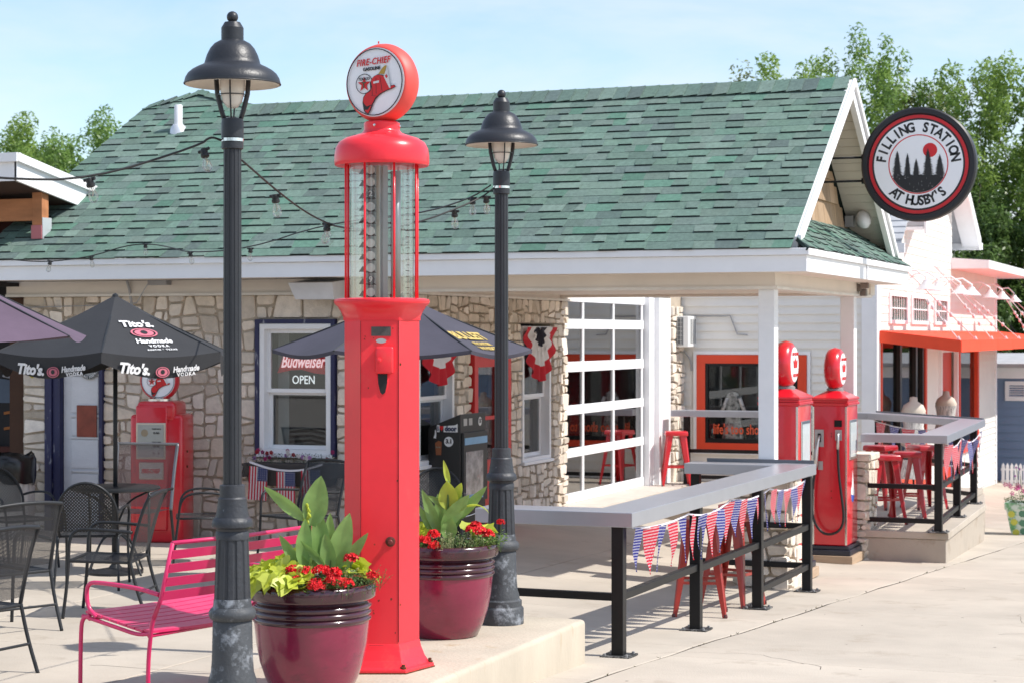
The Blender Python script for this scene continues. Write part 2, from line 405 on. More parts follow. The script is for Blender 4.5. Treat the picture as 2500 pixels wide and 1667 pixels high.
def stone_mesh(poly, depth, tf, rd):
    """rounded, slightly domed stone from a flat cell; tf maps (u, v, out) to the world"""
    n = len(poly); out = []
    for i in range(n):
        p = poly[i]; a = poly[i - 1]; b = poly[(i + 1) % n]
        la = math.hypot(a[0] - p[0], a[1] - p[1]); lb = math.hypot(b[0] - p[0], b[1] - p[1])
        if la < .012 or lb < .012: out.append(p); continue
        c = rd.uniform(.008, .026); ca = min(.33, c / la); cb = min(.33, c / lb)
        out.append((p[0] + (a[0] - p[0]) * ca, p[1] + (a[1] - p[1]) * ca)); out.append((p[0] + (b[0] - p[0]) * cb, p[1] + (b[1] - p[1]) * cb))
    n = len(out); cx = sum(p[0] for p in out) / n; cy = sum(p[1] for p in out) / n
    tx, ty = rd.gauss(0, .05), rd.gauss(0, .05)
    vs = []
    for sc, h_ in ((1, -.02), (.985, depth * .55), (.92, depth)):
        for p in out:
            u = cx + (p[0] - cx) * sc; v = cy + (p[1] - cy) * sc
            vs.append(tf(u, v, h_ + (0 if h_ < 0 else (u - cx) * tx + (v - cy) * ty + rd.gauss(0, .0015))))
    fs = [(k * n + i, k * n + (i + 1) % n, (k + 1) * n + (i + 1) % n, (k + 1) * n + i) for k in range(2) for i in range(n)] + [tuple(range(2 * n, 3 * n))]
    return vs, fs
def emit(pieces, name, many, mat, parent, limit=300, smooth=True, bevel=0, mat2=None):
    """pieces: (weight, vs, fs, parent); largest become parts, the rest one stuff part"""
    pieces.sort(key=lambda p: -p[0])
    for wgt, vs, fs, pa in pieces[:limit]: MB().add(vs, fs).build(name, mat, pa or parent, smooth=smooth, bevel=bevel, mat2=mat2)
    if len(pieces) > limit:
        mb = MB()
        for wgt, vs, fs, pa in pieces[limit:]: mb.add(vs, fs)
        o = mb.build(many, mat, parent, smooth=smooth, mat2=mat2); o['kind'] = 'stuff'
camd = Vector((-math.sin(A), math.cos(A)))
def weight(vs, nrm):
    c = Vector((sum(p[0] for p in vs) / len(vs), sum(p[1] for p in vs) / len(vs), sum(p[2] for p in vs) / len(vs) - EYE)); e = [max(p[k] for p in vs) - min(p[k] for p in vs) for k in range(3)]
    d = c.length; return (e[0] * e[2] + e[1] * e[2] + e[0] * e[1]) * max(.05, -(c / d).dot(nrm)) / d ** 2

# ================================================================ MAIN BUILDING
B = thing('filling_station_building', 'old stone filling station with green shingle roof, drive-through canopy and glass garage door', 'building', (-8, 18, 0), world=True)
STONE = M('field_stone', (.50, .42, .33), .9, var=.15, vs=9, bump=.9, bs=38, alt=[(.74, .66, .56), (.62, .53, .43), (.76, .69, .61), (.68, .59, .49), (.70, .60, .50)], pvar=.18)
MORTAR = M('mortar', (.44, .37, .29), .95, var=.12, vs=6, bump=.5, bs=90)
holesL = [(-12.03, -11.36, .0, 1.93), (-9.56, -8.66, .86, 2.25)]
holesR = [(17.99, 19.02, .75, 2.2), (19.44, 20.56, -.2, 1.97), (20.93, 21.98, .62, 2.22)]
def wall_with_holes(u0, u1, v0, v1, holes, tf, th):
    us = sorted({u0, u1} | {h[0] for h in holes} | {h[1] for h in holes}); vsx = sorted({v0, v1} | {h[2] for h in holes} | {h[3] for h in holes})
    vsx = [v for v in vsx if v0 <= v <= v1]; mb = MB()
    for i in range(len(us) - 1):
        for j in range(len(vsx) - 1):
            cu = (us[i] + us[i + 1]) / 2; cv = (vsx[j] + vsx[j + 1]) / 2
            if any(h[0] < cu < h[1] and h[2] < cv < h[3] for h in holes): continue
            a = tf(us[i], vsx[j], 0); b = tf(us[i + 1], vsx[j + 1], -th); mb.box(a, b)
    return mb
tfL = lambda u, v, o: (u, 17.9 - o, v)
tfR = lambda u, v, o: (-7.87 + o, u, v)
wl = wall_with_holes(-12.34, -7.87, -.1, 2.75, holesL, tfL, .22).build('stone_wall', MORTAR, B)
wr = wall_with_holes(17.9, 22.5, -.4, 2.75, holesR, tfR, .22).build('stone_wall', MORTAR, B)
wr2 = MB().box((-7.87, 26.98, -.2), (-8.3, 27.55, 2.75)).build('stone_wall', MORTAR, B)
pcs = []; rd = random.Random(7)
for cell in rubble([(-12.34, -12.03, -.02, 1.93), (-12.34, -9.56, 1.93, 2.5), (-11.36, -9.56, -.02, 1.93), (-9.56, -8.66, -.02, .86), (-9.56, -7.87, 2.25, 2.5), (-8.66, -7.87, -.02, 2.25)], .034, .019, 12):
    vs, fs = stone_mesh(cell, rd.uniform(.016, .032), tfL, rd); pcs.append((weight(vs, Vector((0, -1, 0))), vs, fs, wl))
for cell in rubble([(17.9, 22.5, 2.22, 2.5), (17.9, 17.99, -.32, 2.22), (17.99, 19.02, -.32, .75), (19.02, 19.44, -.32, 2.22), (19.44, 20.56, 1.97, 2.22), (20.56, 20.93, -.32, 2.22), (20.93, 21.98, -.32, .62), (21.98, 22.5, -.32, 2.22)], .026, .016, 5):
    vs, fs = stone_mesh(cell, rd.uniform(.028, .055), tfR, rd); pcs.append((weight(vs, Vector((1, 0, 0))), vs, fs, wr))
for cell in rubble([(26.98, 27.55, 0, 2.5)], .03, .02, 8):
    vs, fs = stone_mesh(cell, rd.uniform(.03, .06), tfR, rd); pcs.append((weight(vs, Vector((1, 0, 0))), vs, fs, wr2))
emit(pcs, 'stone', 'stones', STONE, B, 300, smooth=28)
# wall behind / room volume
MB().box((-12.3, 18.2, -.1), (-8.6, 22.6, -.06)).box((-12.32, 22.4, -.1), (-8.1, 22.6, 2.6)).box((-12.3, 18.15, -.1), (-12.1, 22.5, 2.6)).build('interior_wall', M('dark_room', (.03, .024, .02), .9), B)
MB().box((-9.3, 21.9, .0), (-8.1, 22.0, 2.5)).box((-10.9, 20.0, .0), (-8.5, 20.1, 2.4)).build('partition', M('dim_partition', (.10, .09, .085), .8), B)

# eaves: fascia, drip edge, soffit, frieze, beams, ceiling
MB().box((-14.6, 17.17, 2.648), (-3.77, 17.2, 2.79)).build('fascia_board', WHITE(), B)
MB().box((-14.6, 17.135, 2.792), (-3.742, 17.2, 2.852)).build('fascia_trim', WHITE(), B, bevel=.004)
MB().box((-3.8, 17.2, 2.648), (-3.77, 22.42, 2.79)).build('fascia_board', WHITE(), B)
MB().box((-3.8, 17.2, 2.792), (-3.742, 22.45, 2.852)).build('fascia_trim', WHITE(), B, bevel=.004)
MB().box((-3.766, 19.93, 2.65), (-3.755, 19.96, 2.79)).build('fascia_joint', WHITE(), B)
MB().box((-14.6, 17.2, 2.652), (-3.8, 17.7, 2.665)).box((-4.3, 17.7, 2.652), (-3.8, 22.4, 2.665)).build('soffit', BEIGE(), B)
MB().box((-12.5, 17.82, 2.505), (-7.85, 17.9, 2.65)).box((-7.85, 17.9, 2.505), (-7.79, 22.5, 2.65)).build('frieze_board', BEIGE(), B)
MB().box((-12.5, 17.80, 2.49), (-7.83, 17.9, 2.517)).box((-7.83, 17.9, 2.49), (-7.765, 22.5, 2.517)).build('frieze_trim', M('cream_trim', (.72, .68, .62), .5), B)
MB().box((-7.7, 17.6, 2.53), (-4.15, 17.72, 2.652)).box((-4.33, 17.72, 2.53), (-4.15, 22.2, 2.652)).build('canopy_beam', BEIGE(), B)
MB().box((-7.7, 17.585, 2.505), (-4.13, 17.75, 2.532)).box((-4.36, 17.75, 2.505), (-4.13, 22.2, 2.532)).build('beam_trim', M('cream_trim'), B)
MB().box((-7.86, 17.75, 2.56), (-4.34, 22.15, 2.6)).build('canopy_ceiling', BEIGE(), B)
MB().box((-8.6, 22.1, 2.53), (-4.13, 22.35, 2.7)).build('canopy_beam', BEIGE(), B)
for yy in (17.75, 21.45):
    MB().box((-4.325, yy - .075, ground(-4.2, yy) + .75), (-4.175, yy + .075, 2.506)).build('canopy_column', WHITE(), B, bevel=.006)

# roof deck
SL = .67; EY = 17.12; EZ = 2.852
def rz_(y): return EZ + SL * (y - EY)
RY = 19.78; RZ = rz_(RY)
XG = -3.9
rf = MB()
def slabroof(mb, pts, t=.03):
    n = len(pts); a = [Vector(p) for p in pts]; nr = (a[1] - a[0]).cross(a[2] - a[0]).normalized()
    if nr.z < 0: nr = -nr
    mb.prism([tuple(p - nr * t) for p in a], nr * (t - .002)); return mb
frontL = [(-12.35, EY, EZ), (XG, EY, EZ), (XG, RY, RZ), (-10.6, RY, RZ), (-11.51, 20.14, rz_(20.14)), (-12.08, 19.88, rz_(19.88))]
slabroof(rf, [(-12.45, EY, EZ), (XG, EY + .25, rz_(EY + .25)), (XG, RY, RZ), (-10.65, RY, RZ)])
slabroof(rf, [(-12.45, EY, EZ), (-10.65, RY, RZ), (-11.51, 20.14, rz_(20.14)), (-12.06, 19.87, rz_(19.87))])
slabroof(rf, [(-10.65, RY, RZ), (XG, RY, RZ), (XG, 22.42, EZ), (-12, 22.42, EZ)])
slabroof(rf, [(-11.51, 20.14, rz_(20.14)), (-10.65, RY, RZ), (-9.6, 22.0, 4.3), (-11.0, 21.5, 4.78)])
ROOFM = M('roof_felt', (.022, .035, .03), .95)
roof = rf.build('roof', ROOFM, B)
SHING = M('green_shingle', (.085, .19, .14), .95, var=.2, vs=26, bump=.8, bs=170, pvar=.16,
          alt=[(.125, .215, .17), (.11, .17, .145), (.155, .225, .19), (.125, .205, .165), (.105, .15, .14), (.145, .205, .175), (.12, .20, .155), (.105, .16, .145)])
def inside(poly, x, y):
    c = False; n = len(poly)
    for i in range(n):
        a = poly[i]; b = poly[i - 1]
        if (a[1] > y) != (b[1] > y) and x < (b[0] - a[0]) * (y - a[1]) / (b[1] - a[1]) + a[0]: c = not c
    return c
def xrange_(poly, y):
    xs = []
    n = len(poly)
    for i in range(n):
        a = poly[i]; b = poly[i - 1]
        if (a[1] > y) != (b[1] > y): xs.append((b[0] - a[0]) * (y - a[1]) / (b[1] - a[1]) + a[0])
    return (min(xs), max(xs)) if len(xs) >= 2 else None
def shingles(poly, origin, ux, uy, rd, expo=.142, lo=0.):
    """poly in (u, v) on the slope; overlapping courses of laminated tabs with uneven widths and thickness"""
    origin = Vector(origin); ux = Vector(ux).normalized(); uy = Vector(uy).normalized(); n = ux.cross(uy)
    out = []; v1 = max(p[1] for p in poly); k = 0; v = min(p[1] for p in poly)
    while v < v1 - .02:
        ve = min(v + expo, v1); r = xrange_(poly, v + .5 * (ve - v)); ra = xrange_(poly, v + .004); rb = xrange_(poly, ve - .004)
        if r:
            u = r[0]; lift = False; sp = 0.
            while u < r[1] - .01:
                w_ = rd.uniform(.10, .27); u2 = min(u + w_, r[1])
                if r[1] - u2 < .08: u2 = r[1]
                lift = not lift if rd.random() < .75 else lift
                t0 = (.016 if lift else .005) + rd.uniform(0, .003); sk = rd.uniform(-.035, .035)
                wob = rd.uniform(-.005, .005)
                c0 = ra[0] if (u == r[0] and ra) else u; c1 = ra[1] if (u2 == r[1] and ra) else u2 - .0005
                d0 = rb[0] if (u == r[0] and rb) else u + sp; sp = sk; d1 = rb[1] if (u2 == r[1] and rb) else u2 - .0005 + sk
                P_ = lambda a, b, h_: tuple(origin + ux * a + uy * b + n * h_)
                q = [P_(c0, v + wob, .0), P_(c1, v + wob, .0), P_(d1, ve + .01, -.002), P_(d0, ve + .01, -.002), P_(c0, v + wob, t0), P_(c1, v + wob, t0), P_(d1, ve + .01, .003), P_(d0, ve + .01, .003)]
                out.append((q, [(4, 5, 6, 7), (0, 1, 5, 4), (1, 2, 6, 5), (3, 0, 4, 7)])); u = u2
        v += expo; k += 1
    return out
cs = 1 / math.sqrt(1 + SL * SL)
def uvp(p, x0=0.): return (p[0] - x0, (p[1] - EY) / cs)
rd = random.Random(3)
fp = [uvp(p) for p in [(-12.45, EY), (XG + .0, EY), (XG, RY), (-10.62, RY), (-11.51, 20.14), (-12.06, 19.87)]]
sh = shingles(fp, (0, EY, EZ), (1, 0, 0), (0, cs, SL * cs), rd)
pcs = [(weight(vs, Vector((0, -SL * cs, cs))), vs, fs, roof) for vs, fs in sh]
# pent roof on the canopy end and the small roof that faces right
pe = slabroof(MB(), [(-3.742, EY, EZ), (-3.742, 22.45, EZ), (-4.3, 22.45, 3.25), (-4.3, EY + .66, 3.25)]).build('pent_roof', ROOFM, B)
pl_ = math.hypot(.558, .398); px = Vector((-.558, 0, .398)) / pl_
sh2 = shingles([(0, 0), (5.33, 0), (4.75, pl_), (.64, pl_)], (-3.742, EY, EZ), (0, 1, 0), px, rd, .115)
pcs += [(weight(vs, Vector((.5, 0, .86))), vs, fs, pe) for vs, fs in sh2]
a = Vector((-10.64, RY, RZ)); b = Vector((-9.6, 22.0, 4.3)); c = Vector((-11.51, 20.14, rz_(20.14))); d_ = Vector((-11.0, 21.5, 4.78))
ux = (b - a).normalized(); nn = (b - a).cross(c - a).normalized(); uy = nn.cross(ux); uy = uy if uy.z > 0 else -uy
if ux.cross(uy).z < 0: ux = -ux; a, b = b, a
tri = [((q - a).dot(ux), (q - a).dot(uy)) for q in ((a, b, d_, c) if (b - a).dot(ux) > 0 else (b, a, c, d_))]
sh3 = shingles(tri, a, ux, uy, rd, .12)
pcs += [(weight(vs, Vector((.4, -.3, .86))) * .8, vs, fs, roof) for vs, fs in sh3]
emit(pcs, 'shingle', 'shingles', SHING, B, 300, smooth=False, mat2=M('shingle_edge', (.012, .018, .016), .95))
# ridge caps
def caps(p, q, n, parent, w_=.20, name='ridge_cap', dn=(0, 1, 0)):
    p = Vector(p); q = Vector(q); dn = Vector(dn)
    for i in range(n):
        a = p + (q - p) * i / n; b = p + (q - p) * (i + 1.12) / n
        dz = w_ * SL; l0, l1 = .026, .010
        v = [a - dn * w_ + Vector((0, 0, -dz + l0)), a + Vector((0, 0, l0 + .006)), a + dn * w_ + Vector((0, 0, -dz + l0)), b - dn * w_ + Vector((0, 0, -dz + l1)), b + Vector((0, 0, l1)), b + dn * w_ + Vector((0, 0, -dz + l1))]
        v += [x - Vector((0, 0, .012)) for x in v[:3]]
        MB().add(v, [(0, 1, 4, 3), (1, 2, 5, 4), (6, 7, 1, 0), (7, 8, 2, 1)]).build(name, SHING, parent)
caps((XG, RY, RZ + .01), (-10.6, RY, RZ + .01), 44, roof)
caps((-11.45, 20.14, rz_(20.14) + .01), (-12.0, 19.9, rz_(19.9) + .01), 4, roof, .1, 'hip_cap', (.3, 1, 0))
caps((-10.7, 19.83, RZ + .03), (-11.5, 20.14, rz_(20.14) + .02), 5, roof, .07, 'hip_cap', (.3, 1, 0))
# rakes and gable end
def rake(y0, z0, y1, z1, name='rake_board'):
    h_ = .17
    MB().prism([(XG - .03, y0, z0 - h_), (XG - .03, y1, z1 - h_ - .02), (XG - .03, y1, z1), (XG - .03, y0, z0)], (.06, 0, 0)).build(name, WHITE(), B, bevel=.004)
    MB().prism([(XG + .032, y0, z0 - .055), (XG + .032, y1, z1 - .055), (XG + .032, y1, z1 + .012), (XG + .032, y0, z0 + .012)], (.025, 0, 0)).build('rake_trim', WHITE(), B)
rake(17.28, rz_(17.28), RY, RZ + .005); rake(22.28, rz_(17.28), RY, RZ + .005)
sof = M('soffit_panel', (.60, .56, .50), .6, var=.05)
for sgn, yb in ((1, 17.3), (-1, 22.26)):
    for k in range(22):
        ya, yc = (yb + (RY - yb) * (k + q) / 22 for q in (0, .93)); za, zc = (RZ - abs(q - RY) * SL for q in (ya, yc))
        MB().prism([(-4.3, ya, za - .06), (-4.3, yc, zc - .06), (-4.3, yc, zc - .045), (-4.3, ya, za - .045)], (.37, 0, 0)).build('soffit_board', sof, B)
gw = MB().prism([(-4.32, 17.7, 3.0), (-4.32, 21.9, 3.0), (-4.32, RY, RZ - .07)], (-.1, 0, 0)).build('gable_wall', M('gable_back', (.18, .12, .07), .9), B)
rd = random.Random(9); SHK = M('cedar_shake', (.40, .27, .16), .85, var=.18, vs=5, bump=.6, bs=30, stretch=(1, 6, .6), pvar=.18, alt=[(.47, .33, .21), (.34, .23, .14), (.44, .31, .2)])
z = 3.0; k = 0
while z < RZ - .1:
    y = 17.6 + rd.uniform(0, .2)
    while y < 22:
        w_ = rd.uniform(.14, .3); ym = y + w_ / 2
        zt = RZ - .085 - max(abs(y - RY), abs(y + w_ - RY)) * SL
        if z + .04 < zt: MB().hexa([(-4.32, y, z), (-4.285, y, z), (-4.285, y + w_ - .006, z), (-4.32, y + w_ - .006, z), (-4.33, y, min(z + .25, zt)), (-4.31, y, min(z + .25, zt)), (-4.31, y + w_ - .006, min(z + .25, zt)), (-4.33, y + w_ - .006, min(z + .25, zt))]).build('shake', SHK, gw)
        y += w_
    z += .24
# vent pipe
vp = (-11.33, 19.38, rz_(19.38)); r_ = MB().lathe([(.045, -.1), (.045, .27), (.04, .28), (.035, .27)], 20, Matrix.Translation(vp)).build('vent_pipe', WHITE(), B, smooth=40)
MB().lathe([(.13, -.10), (.085, .03), (.05, .07)], 20, Matrix.Translation(vp) @ Matrix.Rotation(math.atan(SL) * .6, 4, 'X')).build('flashing', M('flashing_metal', (.7, .72, .75), .4, metal=.5), r_, smooth=40)

# ---- windows and doors
def sash_window(mx, w_, h_, parent, blue=None, hung=True, label=None, name='window', glassm=None):
    """mx: frame with x right, y up, z out; origin at lower left of the opening"""
    f_ = .055; d = .035
    fr = MB()
    def rect(mb, x0, y0, x1, y1, z0, z1): mb.box((x0, y0, z0), (x1, y1, z1), mx)
    for q in ((0, 0, f_, h_), (w_ - f_, 0, w_, h_), (f_, h_ - f_, w_ - f_, h_), (f_, 0, w_ - f_, f_ * .8)): rect(fr, *q, -.12, d)
    rect(fr, -.02, -.035, w_ + .02, 0, -.1, d + .03)
    wn = fr.build(name, WHITE(), parent, bevel=.003)
    if label: wn['label'] = label
    if blue:
        bl = MB(); t = .045
        for q in ((-t, -.02, -.002, h_ + t), (w_ + .002, -.02, w_ + t, h_ + t), (-.002, h_ + .002, w_ + .002, h_ + t)): rect(bl, *q, -.1, d + .012)
        bl.build('casing', blue, wn)
    m = h_ * .47; s = .04
    for k, (y0, y1, zz) in enumerate(((m, h_ - f_, -.03), (f_ * .8, m + s * .4, -.075))):
        sb = MB()
        for q in ((f_, y0, f_ + s, y1), (w_ - f_ - s, y0, w_ - f_, y1), (f_ + s, y1 - s, w_ - f_ - s, y1), (f_ + s, y0, w_ - f_ - s, y0 + s)): rect(sb, *q, zz - .03, zz)
        sb.build('sash', WHITE(), wn, bevel=.002)
        pb = MB(); rect(pb, f_ + s, y0 + s, w_ - f_ - s, y1 - s, zz - .018, zz - .012); pb.build('pane', glassm or PANE(), wn)
    return wn
NAVY = M('navy_paint', (.016, .018, .075), .5, var=.2, vs=6, dirt=(.45, .46, .50), dscale=5, damt=.33, stretch=(3, 3, .6))
win1 = sash_window(frame((-9.51, 17.895, .905), (1, 0, 0)), .80, 1.30, B, NAVY)
sash_window(frame((-7.875, 18.04, .80), (0, 1, 0)), .93, 1.36, B)
sash_window(frame((-7.875, 20.98, .66), (0, 1, 0)), .95, 1.53, B)
# back door of old white boards between navy posts
OLDW = M('chipped_white', (.66, .67, .70), .6, var=.05, vs=5, dirt=(.20, .20, .22), dscale=4.5, damt=.29, stretch=(1, 1, 2.5), bump=.3, bs=30)
dr = MB().box((-11.86, 17.93, .03), (-11.38, 17.97, 1.93)).build('plank_door', OLDW, B)
for zz, hh in ((.1, .28), (.44, .2), (.7, .3), (1.04, .18), (1.28, .38), (1.7, .2)):
    MB().box((-11.76, 17.914, zz), (-11.43, 17.932, zz + hh)).build('door_panel', OLDW, dr, bevel=.006)
for zz in (.4, .66, 1.01, 1.24, 1.67): MB().box((-11.77, 17.905, zz), (-11.42, 17.931, zz + .018)).build('door_rail', OLDW, dr)
MB().box((-12.04, 17.84, 0), (-11.955, 17.93, 1.95)).build('door_post', NAVY, B); MB().box((-11.95, 17.86, 0), (-11.865, 17.95, 1.95)).build('door_post', NAVY, B)
MB().box((-11.375, 17.84, 0), (-11.335, 17.95, 1.95)).build('door_post', NAVY, B)
# red door
rdm = M('door_red', (.62, .025, .025), .4, var=.06)
fr = MB()
for a, b in (((-7.9, 19.46, -.2), (-7.81, 19.56, 1.95)), ((-7.9, 20.44, -.2), (-7.81, 20.54, 1.95)), ((-7.9, 19.56, 1.87), (-7.81, 20.44, 1.95))): fr.box(a, b)
rdo = fr.build('red_door', rdm, B, bevel=.003)
dl = MB()
for a, b in (((-7.93, 19.56, -.15), (-7.88, 19.66, 1.87)), ((-7.93, 20.34, -.15), (-7.88, 20.44, 1.87)), ((-7.93, 19.66, 1.75), (-7.88, 20.34, 1.87)), ((-7.93, 19.66, -.15), (-7.88, 20.34, .75)), ((-7.93, 19.66, 1.18), (-7.88, 20.34, 1.22))): dl.box(a, b)
dl.build('door_leaf', rdm, rdo)
MB().box((-7.91, 19.66, .75), (-7.905, 20.34, 1.75)).build('pane', PANE(), rdo)

# glass garage door
gd = MB()
GX = -8.03
ys_ = [22.36, 23.60, 24.84, 26.1]
rails = [(.03, .15), (.59, .70), (1.115, 1.23), (1.64, 1.765), (2.165, 2.285)]
gdoor = MB().box((GX - .02, 22.3, 2.5), (GX + .03, 26.2, 2.9)).build('garage_door', WHITE(), B)
for z0, z1 in rails: MB().box((GX - .02, 22.34, z0), (GX + .025, 26.16, z1)).build('rail', WHITE(), gdoor, bevel=.004)
for z0, z1 in zip([r[1] for r in rails], [r[0] for r in rails[1:]] + [2.52]):
    for i, y in enumerate(ys_):
        hw = .032
        MB().box((GX - .015, y - hw, z0), (GX + .02, y + hw, z1)).build('stile', WHITE(), gdoor)
    for i in range(3): MB().box((GX - .003, ys_[i] + .032, z0), (GX + .003, ys_[i + 1] - .032, z1)).build('pane', glass('garage_glass', (.50, .52, .52), .005, .34), gdoor)
for a, b in (((-8.15, 22.5, .02), (-7.9, 22.52, 2.6)), ((-8.1, 26.18, -.05), (-7.93, 26.42, 2.6)), ((-8.1, 26.422, -.05), (-7.86, 26.98, 2.6))): MB().box(a, b).build('door_jamb', WHITE(), B, bevel=.004)
MB().box((-8.1, 22.3, -.4), (-7.5, 26.98, .028)).build('door_threshold', M('threshold', (.52, .46, .40), .9, bump=.2), B)
# garage interior: dark back wall, lit floor, bar stools are reflections outside
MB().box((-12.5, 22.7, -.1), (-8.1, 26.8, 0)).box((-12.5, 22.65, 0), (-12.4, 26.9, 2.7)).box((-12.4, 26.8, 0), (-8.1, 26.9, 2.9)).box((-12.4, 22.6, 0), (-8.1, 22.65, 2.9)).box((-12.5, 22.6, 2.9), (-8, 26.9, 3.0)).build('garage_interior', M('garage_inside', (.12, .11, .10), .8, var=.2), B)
# eave light box and conduit
MB().hexa([(-8.92, 17.5, 2.44), (-8.5, 17.5, 2.44), (-8.5, 17.8, 2.44), (-8.92, 17.8, 2.44), (-8.96, 17.42, 2.60), (-8.48, 17.42, 2.60), (-8.48, 17.8, 2.64), (-8.96, 17.8, 2.64)]).build('eave_vent_box', M('vent_grey', (.62, .63, .66), .5), B)
MB().tube([(-11.0, 17.78, 2.65), (-10.98, 17.8, 2.55), (-10.98, 17.84, 2.4)], .014).tube([(-10.7, 17.7, 2.62), (-10.9, 17.8, 2.42), (-11.3, 17.86, 2.4), (-12.3, 17.86, 2.38)], .006, 5).build('conduit', M('conduit_grey', (.35, .35, .36), .5), B, smooth=40)
MB().box((-10.72, 17.72, 2.6), (-10.5, 17.82, 2.65)).build('junction_box', M('conduit_grey'), B)

# lamp in the gable and two small cameras under the canopy end
gl = thing('gable_floodlight', 'round pale floodlight fixed high inside the gable end by the round sign', 'light', (-4.5, 21.9, 3.3), world=True)
MB().lathe([(0, -.02), (.07, -.02), (.1, .03), (.1, .07), (.06, .11), (0, .12)], 20, Matrix.Translation((-4.14, 21.5, 3.33)) @ Matrix.Rotation(R(80), 4, Vector((.2, 1, 0)))).build('lens', M('frosted', (.75, .74, .76), .25), gl, smooth=60)
MB().box((-4.29, 21.45, 3.26), (-4.2, 21.6, 3.38)).build('housing', M('conduit_grey'), gl)
cm = thing('spotlight_fixture', 'small bronze double spotlight under the right end of the canopy eave', 'light', (-4.2, 21.9, 2.5), world=True)
MB().box((-4.15, 21.40, 2.56), (-4.11, 21.46, 2.64)).build('mount', M('bronze', (.18, .15, .13), .5), cm)
MB().box((-4.11, 21.36, 2.59), (-4.02, 21.43, 2.65)).build('head', M('bronze'), cm, bevel=.01); MB().box((-4.13, 21.46, 2.51), (-4.06, 21.54, 2.59)).build('head', M('bronze'), cm, bevel=.01)

# ---- stone piers
def pier(x0, x1, y0, y1, z0, z1, label, seed, cap=True):
    t = thing('stone_pier', label, 'pier', ((x0 + x1) / 2, (y0 + y1) / 2, z0), world=True, group='stone piers at the canopy columns')
    MB().box((x0 + .03, y0 + .03, z0 - .1), (x1 - .03, y1 - .03, z1 - .02)).build('core', MORTAR, t)
    rd = random.Random(seed)
    faces = [((x0, x1), lambda u, v, o: (u, y0 + .03 - o, v)), ((y0, y1), lambda u, v, o: (x1 - .03 + o, u, v)), ((x0, x1), lambda u, v, o: (u, y1 - .03 + o, v)), ((y0, y1), lambda u, v, o: (x0 + .03 - o, u, v))]
    for i, ((a, b), tf) in enumerate(faces):
        for cell in rubble([(a, b, z0 - .02, z1 - .07)], .028, .016, seed + i, .12):
            vs, fs = stone_mesh(cell, rd.uniform(.03, .055), tf, rd); MB().add(vs, fs).build('stone', STONE, t, smooth=50)
    if cap: MB().box((x0 - .03, y0 - .03, z1 - .07), (x1 + .03, y1 + .03, z1)).build('cap_stone', STONE, t, bevel=.012)
    return t
pier(-4.5, -4.0, 17.5, 18.0, -.25, .86, 'stone pier under the front canopy column beside the bunting counter', 31)
pier(-4.5, -4.0, 21.2, 21.75, -.36, .82, 'stone pier with flat cap right of the black-hosed pump', 41)
# ================================================================ CLOTHING SHOP (right) AND THINGS BEYOND
def letterfit(mb, body, w_, h_, o, x=(1, 0, 0), y=(0, 0, 1), rot=0., **k):
    v, f = glyphs(body, 1., **k); xs = [p[0] for p in v]; ys = [p[1] for p in v]
    cx = (max(xs) + min(xs)) / 2; cy = (max(ys) + min(ys)) / 2; sx = w_ / (max(xs) - min(xs)); sy = h_ / (max(ys) - min(ys))
    v = [((p[0] - cx) * sx, (p[1] - cy) * sy, p[2]) for p in v]
    mb.add(v, f, frame(o, x, y) @ Matrix.Rotation(rot, 4, 'Z')); return mb
SH = thing('clothing_shop', 'white lap-sided shop with orange awning and orange-framed windows right of the canopy', 'shop', (-5.1, 27.6, 0), world=True)
SIDE = M('white_siding', (.80, .77, .71), .5, var=.04, vs=2, bump=.05, bs=25)
OR = M('orange_paint', (.70, .055, .014), .45, var=.05)
SX = -5.1; SY = 27.6
MB().box((-8.3, SY, -1), (SX - .16, SY + .15, 3.5)).build('side_wall', M('siding_back', (.5, .5, .5), .8), SH)
sw = MB().box((-8.2, SY - .03, -.3), (-8.1, SY, 3.4)).build('corner_board', WHITE(), SH)
def boards(parent, u0, u1, z0, z1, holes, tf, mat=None, expo=.118, top=None, lip=.026):
    z = z0
    while z < z1:
        segs = [(u0, u1)]
        for a, b, c, d in holes:
            if z + expo * .5 > c and z + expo * .5 < d:
                segs = [s for (p, q) in segs for s in ((p, min(q, a)), (max(p, b), q)) if s[1] - s[0] > .02]
        if top: segs = [s for s in (top(z, p, q) for p, q in segs) if s and s[1] - s[0] > .05]
        for p, q in segs:
            MB().add([tf(p, z, lip), tf(q, z, lip), tf(q, z + expo, .004), tf(p, z + expo, .004), tf(p, z, 0), tf(q, z, 0)], [(0, 1, 2, 3), (4, 5, 1, 0)]).build('siding_board', mat or SIDE, parent)
        z += expo
tfa = lambda u, v, o: (u, SY - o, v)
tfb = lambda u, v, o: (SX + o, u, v)
swl = thing_part = MB().box((-8.1, SY - .004, -.3), (-5.3, SY - .002, 3.3)).build('siding', SIDE, SH)
boards(swl, -8.1, -5.28, -.1, 3.2, [(-7.72, -5.99, .38, 1.88)], tfa)
MB().box((-5.28, SY - .035, -1), (SX - .003, SY + .1, 3.4)).build('corner_board', WHITE(), SH); MB().box((SX - .002, SY - .034, -1), (SX + .035, SY + .245, 3.4)).build('corner_board', WHITE(), SH)
